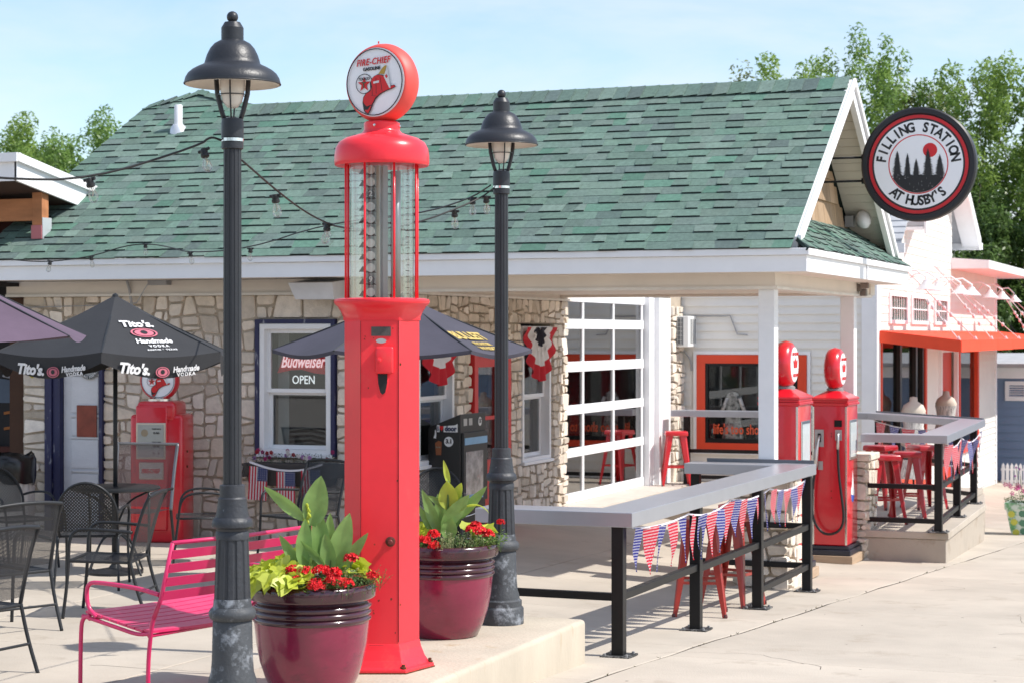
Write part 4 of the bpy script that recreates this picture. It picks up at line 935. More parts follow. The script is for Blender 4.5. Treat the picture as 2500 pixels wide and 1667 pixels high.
for i in range(6):
    a = 2 * PI * i / 6; MB().lathe([(.016, .02), (.016, .034), (.009, .036), (.009, .048), (0, .05)], 8, Matrix.Translation((.262 * math.cos(a), .262 * math.sin(a), 0))).build('bolt', RUST, BP)
for i in range(6):   # corner seams and door edge
    if i in (4, 5):
        a = 2 * PI * i / 6
MB().box((.1, -.1795, .16), (.1035, -.176, 1.88)).build('door_seam', M('seam_dark', (.16, .008, .01), .7), BP); MB().box((-.1035, -.179, .16), (-.1015, -.1765, 1.88)).build('door_seam', M('seam_dark'), BP)
MB().box((-.055, -.1805, .135), (.02, -.177, .145)).build('vent_slot', DARK(), BP)
mb = MB(); vs = []; n = 48
def hr(a, r):  # hexagon radius at angle
    k = a % (PI / 3) - PI / 6; return r * math.cos(PI / 6) / math.cos(k)
for t_, r, z in ((0, .206, 1.885), (0, .207, 1.905), (.25, .222, 1.935), (.6, .24, 1.96), (1, .256, 1.972), (1, .262, 1.985), (1, .258, 1.998), (1, .235, 2.004), (1, .17, 2.006)):
    vs += [((hr(2 * PI * i / n, r / .98) * (1 - t_) + r * t_) * math.cos(2 * PI * i / n), (hr(2 * PI * i / n, r / .98) * (1 - t_) + r * t_) * math.sin(2 * PI * i / n), z) for i in range(n)]
mb.add(vs, [(k * n + i, k * n + (i + 1) % n, (k + 1) * n + (i + 1) % n, (k + 1) * n + i) for k in range(8) for i in range(n)]).build('crown', BIGR, BP, smooth=50)
MB().lathe([(.175, 2.0), (.175, 2.74)], 48, caps=False).build('glass_cylinder', glass('cylinder_glass', (.86, .90, .90), .02, .07), BP, smooth=True)
for i in range(8):
    a = 2 * PI * i / 8 + .39 + .0
    MB().tube([(.206 * math.cos(a), .206 * math.sin(a), 2.0), (.206 * math.cos(a), .206 * math.sin(a), 2.76)], .0065, 8).build('guard_rod', BIGR, BP, smooth=True)
MB().lathe([(r, z) for r, z in [(.19, 2.74), (.252, 2.725), (.257, 2.73), (.2585, 2.745), (.258, 2.78), (.252, 2.82), (.235, 2.852), (.20, 2.875), (.15, 2.89), (.11, 2.905), (.098, 2.92), (.096, 2.93)]], 56).build('top_cap', BIGR, BP, smooth=50)
MB().lathe([(.098, 2.915), (.098, 2.958), (.09, 2.965)], 40).build('globe_collar', BIGR, BP, smooth=40)
for a in (-1.9, -.25, 1.3): MB().lathe([(0, 0), (.007, 0), (.007, .008), (0, .01)], 8, Matrix.Translation((.098 * math.cos(a), .098 * math.sin(a), 2.94)) @ Matrix.Rotation(PI / 2, 4, Vector((-math.sin(a), math.cos(a), 0)))).build('screw', CHROME(), BP)
MB().box((-.045, -.165, 2.884), (.035, -.145, 2.891)).build('cap_plate', BIGR, BP)
# inside the glass
MB().lathe([(.026, 2.0), (.026, 2.70)], 20, Matrix.Translation((.075, .03, 0))).build('overflow_pipe', M('pipe_grey', (.30, .31, .33), .35, metal=.4), BP, smooth=True)
MB().box((-.03, -.0, 2.0), (-.012, .02, 2.73)).build('gauge_bar', M('gauge_cream', (.52, .48, .38), .7), BP)
MB().box((-.096, -.01, 2.0), (-.088, .0, 2.73)).build('gauge_rod', BLACK(), BP)
MB().box((-.1, .03, 2.0), (.03, .045, 2.73)).build('gauge_plate', M('milky', (.42, .43, .42), .4), BP)
for k in range(11):
    z = 2.025 + k * .0665; dk = k in (1, 8)
    d = MB(); d.disc((-.058, -.045, z + .012), .024, (0, -1, 0), .006, 18)
    d = d.build('gallon_marker', M('marker_dark', (.12, .12, .12), .5) if dk else M('marker_white', (.62, .60, .54), .5, var=.1), BP)
    MB().prism([(-.09, -.05, z - .016), (-.026, -.05, z - .016), (-.036, -.05, z - .004), (-.08, -.05, z - .004)], (0, .01, 0)).build('marker_clip', M('clip_brown', (.07, .05, .045), .6), d)
    if dk: mb = MB(); letter(mb, '9' if k == 1 else '2', .042, (-.058, -.0525, z + .014), bold=.03); mb.build('number', M('marker_white'), d)
    MB().prism([(-.125, -.02, z - .01), (-.09, -.02, z - .01), (-.085, -.02, z + .02), (-.105, -.02, z + .02)], (0, .008, 0)).build('marker_bracket', M('clip_brown'), d)
for k in range(22): MB().box((.128, .02, 2.03 + k * .031), (.15, .022, 2.033 + k * .031)).build('scale_mark', BLACK(), BP)
# fittings on the front panel (local -y faces the camera)
F = -.1772
MB().box((-.045, F - .004, 1.80), (.06, F + .004, 1.85)).build('maker_plate', M('dark_plate', (.08, .075, .07), .6, var=.3, vs=30), BP)
MB().disc((.008, F + .002, 1.775), .013, (0, -1, 0), .006, 24, rx=.028).build('oval_tag', M('tag_steel', (.5, .5, .5), .35, metal=.8), BP)
cb = MB().box((-.022, F - .028, 1.60), (.075, F, 1.745)).build('coin_box', BIGR, BP, bevel=.012, segs=3, smooth=40)
MB().lathe([(.013, 0), (.013, .005), (.008, .007), (.008, .016), (0, .017)], 16, Matrix.Translation((-.002, F - .028, 1.672)) @ Matrix.Rotation(PI / 2, 4, 'X')).build('knob', BIGR, cb, smooth=40)
MB().prism([(-.012, F - .003, 1.605), (.042, F - .003, 1.605), (.041, F - .003, 1.55), (.03, F - .003, 1.50), (.015, F - .003, 1.488), (.002, F - .003, 1.50), (-.009, F - .003, 1.55)], (0, .004, 0)).build('hose_opening', DARK(), BP)
mb = MB().tube([(-.012, F, 1.60), (-.010, F, 1.55), (.001, F, 1.498), (.015, F, 1.484), (.031, F, 1.498), (.042, F, 1.55), (.043, F, 1.60)], .004, 6); mb.build('opening_rim', BIGR, BP, smooth=True)
MB().lathe([(.027, 0), (.027, .005), (.02, .008), (.013, .009), (.013, .035), (.01, .038), (0, .038)], 16, Matrix.Translation((.058, F, .70)) @ Matrix.Rotation(PI / 2, 4, 'X')).build('crank_stub', M('stub', (.20, .03, .03), .5, metal=.3, dirt=(.10, .03, .015), damt=.5, dscale=20), BP, smooth=40)
for (x, z, s_) in ((.108, 1.65, .008), (.106, .36, .007), (.101, 1.02, .005)): MB().disc((x, F + .012, z), s_, (.5, -.87, 0), .004, 9).build('rust_spot', RUST, BP)
rd = random.Random(12)
for k in range(16):
    fx = rd.uniform(-.098, .098); fz0 = rd.choice((rd.uniform(.16, .5), rd.uniform(.16, 1.88), rd.uniform(1.7, 1.88))); s_ = rd.uniform(.0015, .005); m = MB()
    m.prism([(fx + s_ * rd.uniform(.5, 1.4) * math.cos(b), F - .0006, fz0 + s_ * rd.uniform(.5, 2) * math.sin(b)) for b in [2 * PI * i / 7 for i in range(7)]], (0, .0008, 0)); m.build('paint_chip', RUST, BP)
# globe
GA = (-.16, -.987)
def emblem(o, xd, s, parent, full=True):
    """fire chief face: o centre, xd right direction, s radius; pieces proud of one another"""
    xd = Vector(xd).normalized(); nrm = xd.cross(Vector((0, 0, 1)))
    def at(u, v, k): return Vector(o) + xd * (u * s) + Vector((0, 0, v * s)) + nrm * (k * .0012)
    def poly(pts, k, mat, name):
        q = [((x - 721) / 373, (648 - y) / 431) for x, y in pts]
        m = MB(); m.prism([at(u, v, k) for u, v in q], nrm * .001); return m.build(name, mat, parent)
    def mb_(k): return Matrix.Translation(nrm * (k * .0012))
    RE = M('print_red', (.62, .012, .015), .5, var=.05); BK = M('print_black', (.012, .012, .014), .5)
    fr_ = frame(Vector(o) + nrm * .001, xd)
    m = MB(); ring(m, s * .972, s * 1.0, .003, fr_); m.build('face_ring', BK, parent)
    m = MB(); letterfit(m, 'FIRE-CHIEF', s * 1.22, s * .20, at(-.03, .62, 1.5), xd, rot=.05, shear=.3, bold=.012, space=1.12); m.build('lettering', RE, parent)
    if full:
        m = MB(); letterfit(m, 'GASOLINE', s * .62, s * .105, at(-.10, .405, 1.5), xd, rot=.04, bold=.02); m.build('lettering', BK, parent)
    c = (583, 662)
    m = MB(); ring(m, s * .282, s * .30, .0012, frame(at((c[0] - 721) / 373, (648 - c[1]) / 431, .6), xd)); m.build('emblem_ring', BK, parent)
    m = MB(); st = []
    for i in range(10):
        r = .24 if i % 2 == 0 else .095; a = PI / 2 + i * PI / 5; st.append(at(-.37 + r * math.cos(a), -.05 + r * math.sin(a), 1))
    m.prism(st, nrm * .001); m.build('star', RE, parent)
    m = MB(); letterfit(m, 'TEXACO', s * .40, s * .085, at(-.37, .115, 2.4), xd, rot=.03); m.build('lettering', BK, parent)
    m = MB(); letterfit(m, 'T', s * .15, s * .17, at(-.38, -.07, 2.4), xd, bold=.02); m.build('lettering', M('print_green', (.03, .10, .05), .5), parent)
    poly([(690, 600), (722, 572), (770, 552), (850, 572), (885, 640), (925, 715), (985, 700), (1003, 728), (960, 752), (880, 775), (800, 815), (745, 865), (705, 930), (675, 1010), (642, 1056), (600, 1036), (580, 1005), (564, 905), (572, 835), (608, 785), (668, 755), (662, 660)], 2, BK, 'helmet_outline')
    poly([(692, 700), (678, 640), (700, 592), (745, 565), (790, 562), (845, 582), (875, 640), (922, 722), (985, 707), (996, 728), (955, 745), (880, 765), (800, 800), (735, 850), (690, 935), (620, 955), (592, 925), (574, 890), (580, 840), (615, 792), (672, 762)], 3, RE, 'helmet')
    poly([(665, 960), (685, 945), (660, 1010), (640, 1045), (608, 1025), (596, 1000), (640, 1000)], 3, RE, 'brim_edge')
    for a, b in (((690, 700), (700, 820)), ((745, 600), (750, 800)), ((800, 590), (830, 780)), ((680, 820), (740, 830))):
        m = MB(); m.bar(at((a[0] - 721) / 373, (648 - a[1]) / 431, 4.2), at((b[0] - 721) / 373, (648 - b[1]) / 431, 4.2), s * .012, .001); m.build('helmet_rib', BK, parent)
    poly([(775, 552), (800, 520), (838, 470), (868, 446), (892, 450), (876, 492), (858, 556), (820, 552)], 4, M('print_gold', (.45, .28, .04), .5), 'eagle_crest')
    poly([(893, 462), (915, 590), (942, 742), (925, 740), (885, 660), (850, 585), (868, 540)], 4.5, M('print_white', (.7, .7, .7), .5), 'helmet_shield')
    poly([(712, 645), (788, 632), (786, 662), (712, 670)], 4.5, M('print_white'), 'helmet_window')  # white windows printed on the helmet
    poly([(866, 580), (880, 572), (892, 560), (896, 580), (910, 590), (896, 600), (892, 615), (880, 600)], 6, RE, 'shield_star')
gx = Vector((.987, -.16, 0)); gc = Vector((-4.515, 9.90, 3.465))
iv = (Matrix.Translation((-4.52, 9.90, .29)) @ Matrix.Rotation(A, 4, 'Z')).inverted()
nrm = gx.cross(Vector((0, 0, 1)))
ax = iv @ frame(gc, gx)  # z = face normal
globe = MB().lathe([(.0, -.078), (.15, -.078), (.178, -.075), (.195, -.062), (.212, -.03), (.217, 0), (.214, .02), (.206, .045), (.198, .062), (.190, .07), (.186, .07)], 64, ax).build('globe', GLR, BP, smooth=50)
m = MB().lathe([(.0, .068), (.187, .068), (.187, .072), (.0, .078)], 64, ax).build('globe_face', M('face_white', (.86, .86, .88), .3, var=.03), globe, smooth=30)
lc = iv @ (gc + nrm * .079); lx = (iv.to_3x3() @ gx)
emblem(lc, lx, .182, globe)
MB().box((-.004, -.006, 0), (.004, .006, .012), Matrix.Translation(iv @ (gc + Vector((0, 0, .213)) + nrm * .04))).build('globe_clip', GLR, globe)

# ================================================================ RETRO PUMPS
def tf_box(mb, w_, d, z0, z1): return mb.box((-w_ / 2, -d / 2, z0), (w_ / 2, d / 2, z1))
def station_pump(loc, label):
    """square pump: its dials look to +x, the side with hose and nozzle looks to -y"""
    t = thing('retro_gas_pump', label, 'gas pump', loc, group='square red gas pumps between the stone piers')
    D, W_ = .37, .56
    MB().box((-.25, -.34, 0), (.25, .34, .09)).build('timber_plinth', M('plinth_wood', (.42, .30, .2), .85, var=.1, vs=4, stretch=(1, 1, 8)), t, bevel=.004)
    MB().box((-.225, -.315, .09), (.225, .315, .15)).box((-.205, -.295, .15), (.205, .295, .19)).build('base', M('base_navy', (.02, .022, .035), .35, var=.1), t, bevel=.008)
    MB().box((-D / 2, -W_ / 2, .19), (D / 2, W_ / 2, 1.66)).build('body', RED(), t, bevel=.018, segs=3, smooth=40)
    lid = MB()
    for k, (e, z0, z1) in enumerate(((.018, 1.65, 1.68), (.008, 1.68, 1.705), (.016, 1.705, 1.73))): lid.box((-D / 2 - e, -W_ / 2 - e, z0), (D / 2 + e, W_ / 2 + e, z1))
    lid.hexa([(-D / 2 - .01, -W_ / 2 - .01, 1.73), (D / 2 + .01, -W_ / 2 - .01, 1.73), (D / 2 + .01, W_ / 2 + .01, 1.73), (-D / 2 - .01, W_ / 2 + .01, 1.73), (-.07, -.12, 1.80), (.07, -.12, 1.80), (.07, .12, 1.80), (-.07, .12, 1.80)])
    lid.build('lid', RED(), t, bevel=.008)
    for sx in (-1, 1): MB().box((sx * (D / 2 - .012) - .011, -W_ / 2 - .006, .2), (sx * (D / 2 - .012) + .011, -W_ / 2 + .004, 1.64)).build('trim_strip', CHROME(), t, bevel=.003)
    MB().lathe([(.09, 1.79), (.09, 1.82), (.07, 1.83)], 24).build('globe_collar', M('collar_grey', (.25, .25, .25), .5), t)
    ax_ = frame((0, 0, 2.03), (0, 1, 0))
    gl_ = MB().lathe([(0, -.085), (.17, -.085), (.205, -.06), (.225, 0), (.205, .06), (.17, .085), (.165, .085)], 48, ax_).build('globe', RED(), t, smooth=50)
    MB().lathe([(0, .083), (.165, .083), (.165, .087), (0, .095)], 40, ax_).build('globe_face', M('face_white'), gl_, smooth=30)
    m = MB(); letterfit(m, 'RED CROWN', .24, .03, (.096, 0, 2.13), (0, 1, 0)); m.build('lettering', M('print_red'), gl_); m = MB(); letterfit(m, 'GASOLINE', .20, .03, (.096, 0, 1.93), (0, 1, 0)); m.build('lettering', M('print_red'), gl_)
    m = MB(); flat(m, [(-.06, -.03), (.06, -.03), (.08, .05), (.035, .02), (0, .065), (-.035, .02), (-.08, .05)], .002, frame((.096, 0, 2.03), (0, 1, 0))); m.build('crown_emblem', M('print_red'), gl_)
    # dial window on the +x face
    m = MB(); m.box((D / 2, -.19, 1.08), (D / 2 + .012, .19, 1.5)); m.build('dial_frame', CHROME(), t, bevel=.01)
    MB().box((D / 2 + .012, -.16, 1.11), (D / 2 + .015, .16, 1.47)).build('dial_glass', M('dial_pale', (.55, .6, .6), .1), t)
    m = MB(); flat(m, circ(.09, 20), .003, frame((D / 2 + .0, .0, .72), (0, 1, 0))); m.build('shield_decal', M('print_white'), t)
    m = MB(); flat(m, circ(.085, 12, PI, 2 * PI), .003, frame((D / 2 + .002, 0, .715), (0, 1, 0))); m.build('decal_blue', M('print_blue', (.03, .08, .4), .5), t)
    m = MB(); flat(m, [(-.05, 0), (.05, 0), (.0, .17)], .003, frame((D / 2 + .001, 0, .79), (0, 1, 0))); m.build('decal_torch', M('print_white'), t)
    return t
p1 = station_pump((-4.29, 18.62, ground(-4.29, 18.62)), 'square red gas pump with round globe beside the front canopy column')
m = MB(); m.box((-.19, -.29, .93), (.02, -.284, 1.03)); m = m.build('warning_sign', M('print_white'), p1)
m = MB()
for i, s in enumerate(('NOT FOR USE AS A', 'MOTOR FUEL ONLY', 'CAUTION')): letterfit(m, s, .17 - .04 * (i == 2), .018, (-.085, -.2905, 1.005 - i * .03))
m.build('lettering', M('print_black'), p1)
p2 = station_pump((-4.28, 20.88, ground(-4.28, 20.88)), 'square red gas pump with black hose and nozzle in front of the capped stone pier')
f = -.282
split(MB().box((-.155, f - .006, 1.22), (-.06, f, 1.40)).box((.06, f - .006, 1.29), (.13, f, 1.40)).box((-.12, f - .004, .98), (-.07, f, 1.07)), 'holster_plate', M('plate_steel', (.45, .45, .46), .4, metal=.7), p2)
MB().box((-.125, f - .008, 1.27), (-.09, f - .005, 1.36)).build('holster_slot', DARK(), p2)
MB().tube([(-.10, f - .03, 1.34), (-.115, f - .05, 1.26), (-.13, f - .055, 1.18), (-.135, f - .055, 1.10), (-.135, f - .05, 1.0)], [.012, .014, .024, .026, .016], 10).build('nozzle', M('nozzle_alu', (.55, .55, .56), .35, metal=.8), p2, smooth=True)
MB().tube([(.095, f, 1.36), (.095, f - .04, 1.35), (.095, f - .04, 1.2)], .016, 10).build('hose_fitting', M('nozzle_alu'), p2, smooth=True)
hose = [(.095, f - .04, 1.2), (.105, f - .05, .95), (.14, f - .06, .70), (.165, f - .07, .52), (.15, f - .07, .40), (.09, f - .07, .335), (.0, f - .07, .31), (-.08, f - .07, .34), (-.15, f - .07, .44), (-.18, f - .07, .60), (-.165, f - .06, .80), (-.14, f - .05, 1.0)]
def smoothpts(p, it=2):
    p = [Vector(q) for q in p]
    for _ in range(it):
        q = [p[0]]
        for a, b in zip(p, p[1:]): q += [a.lerp(b, .25), a.lerp(b, .75)]
        p = q + [p[-1]]
    return p
MB().tube(smoothpts(hose), .0135, 10).build('hose', M('hose_black', (.012, .012, .013), .4), p2, smooth=True)
MB().box((.05, f - .006, 1.43), (.13, f, 1.50)).build('maker_plate', BLACK(), p2, bevel=.004)
for z in (.76, .69): MB().disc((.02, f, z), .006, (0, -1, 0), .004, 8).build('screw', M('rust'), p2)
for z in (1.36, 1.33): MB().disc((.02, f, z), .006, (0, -1, 0), .004, 8).build('screw', M('rust'), p2)

# old pump by the stone wall
t = thing('old_gas_pump', 'old red pump with square dial and fire chief globe against the stone wall', 'gas pump', (-10.33, 17.35, .04), rz=R(14))
MB().box((-.27, -.20, 0), (.27, .22, 1.27)).build('body', RED(), t, bevel=.04, segs=3, smooth=40)
MB().box((-.20, -.22, 1.20), (.20, .2, 1.40)).build('hood', RED(), t, bevel=.05, segs=4, smooth=40)
MB().box((-.20, -.235, .12), (.12, -.195, 1.36)).build('front_panel', RED(), t, bevel=.03, segs=3, smooth=40)
MB().box((-.19, -.25, .83), (.11, -.235, 1.19)).build('dial_frame', M('pale_gold', (.55, .5, .42), .35, metal=.6), t, bevel=.012)
MB().box((-.17, -.256, .85), (.09, -.25, 1.17)).build('dial', M('dial_glass', (.35, .36, .34), .2, var=.1, vs=4), t)
MB().disc((-.10, -.256, 1.09), .035, (0, -1, 0), .003).build('dial_badge', M('badge_tan', (.30, .24, .16), .6), t)
m = MB()
for zz, s in ((1.13, 'THIS SALE'), (1.09, '0.00'), (1.0, 'GALLONS'), (.96, '0.0'), (.89, '1 1')): letterfit(m, s, .09 if len(s) > 4 else .06, .013 if len(s) > 4 else .02, (.02, -.258, zz), bold=.02)
m.build('lettering', M('print_black'), t)
MB().box((-.16, -.25, .63), (.09, -.235, .80)).build('name_plate', M('pale_gold'), t, bevel=.015); MB().box((-.145, -.255, .645), (.075, -.25, .785)).build('name_face', M('plate_cream', (.5, .48, .44), .5), t)
m = MB(); letterfit(m, 'FIRE-CHIEF', .19, .045, (-.035, -.257, .715), shear=.3, bold=.03); m.build('lettering', M('print_red'), t)
MB().lathe([(.12, 1.39), (.12, 1.42), (.09, 1.43)], 20, Matrix.Translation((-.02, 0, 0))).build('globe_collar', CHROME(), t)
g5 = MB().lathe([(0, -.07), (.16, -.07), (.19, -.05), (.2, 0), (.19, .05), (.18, .065), (.17, .065)], 48, frame((-.02, 0, 1.60), (1, 0, 0))).build('globe', RED(), t, smooth=50)
MB().lathe([(0, .066), (.172, .066), (0, .072)], 40, frame((-.02, 0, 1.60), (1, 0, 0))).build('globe_face', M('face_white'), g5)
emblem((-.02, -.073, 1.60), (1, 0, 0), .168, g5)
for z in (.75, .9): MB().disc((.27, -.05, z), .012, (1, 0, 0), .01, 10).build('knob', M('rust'), t)

# ================================================================ ROUND HANGING SIGN
sg = thing('round_station_sign', 'round black-rimmed filling station sign with pine trees and red sun on two rods', 'sign', (-3.22, 19.8, 3.77))
r_ = .562
MB().lathe([(0, -.05), (r_, -.05), (r_, .07), (r_ - .015, .085), (r_ - .06, .085), (r_ - .07, .06), (0, .06)], 80, frame((0, 0, 0), (1, 0, 0))).build('rim_box', M('sign_black', (.012, .012, .016), .45), sg, smooth=40)
fr_ = lambda k: frame((0, -.061 - k * .002, 0), (1, 0, 0))
m = MB(); flat(m, circ(r_ - .075, 72), .002, fr_(0)); m.build('red_disc', M('sign_red', (.60, .012, .02), .4), sg)
m = MB(); flat(m, circ(r_ - .108, 72), .002, fr_(1.2)); m.build('black_disc', M('sign_black'), sg)
face = MB(); flat(face, circ(.436, 72), .002, fr_(2.4)); face.build('white_disc', M('sign_white', (.86, .87, .90), .35, var=.02), sg)
m = MB(); ring(m, .283, .293, .002, fr_(3.6), 72); m.build('inner_ring', M('sign_red'), sg)
def arc_text(m, s, r, a0, a1, size, k, inward=False, **kw):
    n = len(s)
    for i, ch in enumerate(s):
        if ch == ' ': continue
        a = a0 + (a1 - a0) * i / (n - 1); v, f_ = glyphs(ch, size, **kw)
        th = (a + PI / 2) if inward else (a - PI / 2)
        m.add(v, f_, fr_(k) @ Matrix.Translation((r * math.cos(a), r * math.sin(a), 0)) @ Matrix.Rotation(th, 4, 'Z') @ Matrix.Diagonal((.86, 1, 1, 1)))
m = MB(); arc_text(m, 'FILLING STATION', .362, R(171), R(9), .132, 4, bold=.035); m.build('lettering', M('print_black'), sg)
m = MB(); arc_text(m, "AT HUSBY'S", .362, R(230), R(310), .132, 4, True, bold=.035); m.build('lettering', M('print_black'), sg)
m = MB(); flat(m, circ(.070, 32, c=(.115, .135)), .002, fr_(3.6)); m.build('red_sun', M('sign_red'), sg)
rd = random.Random(5)
def pine(cx, zt, zb, w_):
    L_ = []; R_ = []; n = 16
    for i in range(n):
        t = i / n; z = zt + (zb - zt) * t; ww = w_ * (.12 + 1.15 * t ** .7)
        L_ += [(cx - ww * rd.uniform(.8, 1.1), z - .004), (cx - ww * .5, z - .002)]; R_ += [(cx + ww * rd.uniform(.8, 1.1), z - .004), (cx + ww * .5, z - .002)]
    return [(cx, zt + .012)] + R_ + [(cx + w_ * .7, zb), (cx - w_ * .7, zb)] + L_[::-1]
for i, (cx, zt, w_) in enumerate(((-.205, .125, .048), (-.105, .10, .036), (-.02, .045, .036), (.095, .14, .05), (.21, .08, .046))):
    zb = -.09 if abs(cx) < .15 else -.12
    m = MB(); flat(m, pine(cx, zt, -.13, w_), .002, fr_(4.8 + i * .1)); m.build('pine_tree_print', M('print_black'), sg)
und = [(.280 * math.cos(a), .280 * math.sin(a)) for a in [R(180 + 28 + (360 - 56 - 180) * i / 24) for i in range(25)]]
top_ = [(.247 - i * .0247, -.115 + .018 * (i % 2) + rd.uniform(-.01, .01)) for i in range(1, 20)]
m = MB(); flat(m, und + top_, .002, fr_(4.6)); m.build('undergrowth_print', M('print_black'), sg)
m = MB()
for i in range(110):
    a = rd.uniform(0, 2 * PI); r = .27 * math.sqrt(rd.random()); x, z = r * math.cos(a), r * math.sin(a)
    if z < -.1: m.add([(x, z, 0), (x + .003, z, 0), (x + .0025, z + .009, 0)], [(0, 1, 2)], fr_(6.6))
o = m.build('snow_flecks', M('sign_white'), sg); o['kind'] = 'stuff'
for z in (.09, -.145): MB().tube([(-.52, 0, z), (-1.3, 0, z)], .012, 8).build('support_rod', BLACK(), sg, smooth=True); MB().lathe([(0, -.01), (.03, -.01), (.03, .02), (0, .02)], 12, Matrix.Translation((-.56, 0, z)) @ Matrix.Rotation(PI / 2, 4, 'Y')).build('rod_flange', BLACK(), sg)

# ================================================================ STRING LIGHTS
CBL = M('cable_black', (.01, .01, .01), .45)
BULB = glass('bulb_glass', (.93, .93, .9), .03, .10)
def bulb_at(t, p, tilt=(0, 0)):
    p = Vector(p); mx = Matrix.Translation(p) @ Euler((tilt[0], tilt[1], 0)).to_matrix().to_4x4()
    s = MB().lathe([(0, .012), (.016, .010), (.018, .0), (.017, -.014), (.021, -.018), (.020, -.03), (.014, -.034)], 12, mx).tube([mx @ Vector((-.03, 0, .004)), mx @ Vector((.03, 0, .004))], .008, 6).build('socket', CBL, t, smooth=40)
    b = MB().lathe([(.011, -.03), (.012, -.042), (.020, -.06), (.024, -.078), (.022, -.092), (.012, -.104), (0, -.107)], 14, mx, caps=False).build('bulb', BULB, s, smooth=True)
    MB().tube([mx @ Vector((0, 0, -.035)), mx @ Vector((.004, 0, -.06)), mx @ Vector((-.004, 0, -.075))], .002, 4).build('filament', M('filament', (.5, .4, .3), .4, metal=.8), s)
def string(label, pts, bulbs, r=.0055):
    t = thing('string_light', label, 'string light', pts[0], world=True)
    MB().tube(smoothpts(pts, 2), r, 6).build('cable', CBL, t, smooth=True)
    for b in bulbs: bulb_at(t, b, (random.gauss(0, .12), random.gauss(0, .16)))
string('black light string from the nearer lamp post off to the left edge', [(-4.65, 8.35, 3.02), (-4.68, 8.3, 3.035), (-4.72, 8.27, 2.99), (-5.09, 7.905, 2.812), (-5.36, 7.59, 2.80), (-5.9, 7.3, 2.86)], [(-4.705, 8.285, 2.965), (-5.09, 7.905, 2.81)])
string('black light string looping low past the eave from the farther lamp post', [(-4.55, 11.6, 3.03), (-4.75, 11.75, 2.96), (-5.6, 12.9, 2.945), (-6.865, 14.0, 2.965), (-8.34, 15.5, 2.85), (-9.345, 16.2, 2.85), (-9.8, 16.6, 2.93), (-10.3, 17.05, 2.99), (-10.55, 17.0, 2.97), (-10.83, 16.85, 2.86), (-11.2, 16.6, 2.80), (-11.5, 16.4, 2.83)],
       [(-4.72, 11.72, 2.955), (-6.865, 14.0, 2.955), (-8.34, 15.5, 2.845), (-9.345, 16.2, 2.85), (-10.32, 17.02, 2.98), (-10.83, 16.85, 2.86), (-11.15, 16.62, 2.81)])
string('black light string sagging between the two lamp posts behind the pump', [(-4.57, 8.40, 2.93), (-4.62, 8.9, 2.80), (-4.74, 9.5, 2.72), (-4.83, 10.1, 2.68), (-4.80, 10.9, 2.74), (-4.6, 11.5, 2.93), (-4.53, 11.63, 3.02)],
       [(-4.66, 8.92, 2.79), (-4.80, 9.8, 2.695), (-4.67, 11.3, 2.85), (-4.56, 11.55, 2.95)])
# ================================================================ BAR COUNTERS
ALU = M('brushed_counter', (.40, .41, .45), .34, metal=.5, var=.04, vs=5, bump=.03, bs=30)
def counter_post(t, x, y, zt, zb, rot=0):
    p = MB().box((x - .04, y - .04, zb), (x + .04, y + .04, zt)).build('post', BLACK(), t, bevel=.004)
    MB().box((x - .10, y - .10, zb), (x + .10, y + .10, zb + .012)).build('base_plate', M('plate_worn', (.03, .03, .03), .6, dirt=(.35, .34, .33), dscale=14, damt=.42), p)
    for a in (-.075, .075):
        for b in (-.075, .075): MB().lathe([(.011, 0), (.011, .012), (0, .016)], 6, Matrix.Translation((x + a, y + b, zb + .012))).build('bolt', M('bolt_grey', (.3, .3, .3), .5, metal=.5), p)
XC = lambda y: -3.86 + .0125 * (y - 12.36)
NC = thing('bar_counter', 'long pale metal bar counter on black posts nearest the street, hung with bunting', 'counter', (-3.97, 12.4, 0), world=True)
def top(t, poly, z0, z1, name='counter_top'): return MB().prism([(x, y, z0) for x, y in poly], (0, 0, z1 - z0)).build(name, ALU, t, bevel=.004)
top(NC, [(XC(12.36), 12.36), (XC(18.0), 17.66), (XC(18) - .31, 17.66), (XC(12.67) - .31, 12.67), (-4.96, 12.67), (-4.96, 12.36)], .846, .942)
top(NC, [(XC(18.0) - .312, 17.35), (XC(18.0) - .312, 17.66), (-4.93, 17.66), (-4.93, 17.35)], .846, .94)
MB().box((-4.8, 17.655, .94), (XC(18) - .02, 17.675, .972)).build('back_lip', M('lip_grey', (.16, .17, .19), .4, metal=.5), NC)
ps = [(-3.97, 12.42), (-3.915, 14.10), (-3.865, 15.78), (-3.82, 17.42)]
for x, y in ps: counter_post(NC, x, y, .846, ground(x, y))
counter_post(NC, -4.86, 12.45, .846, ground(-4.86, 12.45)); counter_post(NC, -4.86, 17.5, .846, ground(-4.86, 17.5))
def rail(t, a, b, s_=.05): MB().bar(a, b, s_).build('rail', BLACK(), t, bevel=.003)
for i in range(3):
    (xa, ya), (xb, yb) = ps[i], ps[i + 1]
    rail(NC, (xa, ya + .041, .385), (xb, yb - .041, .40))
rail(NC, (ps[2][0], ps[2][1] + .041, .03), (ps[3][0], ps[3][1] - .041, .05))
rail(NC, (-4.819, 12.44, .385), (-4.012, 12.42, .385)); rail(NC, (-4.819, 17.5, .40), (-3.862, 17.46, .40)); rail(NC, (-4.819, 17.5, .05), (-3.862, 17.46, .05))
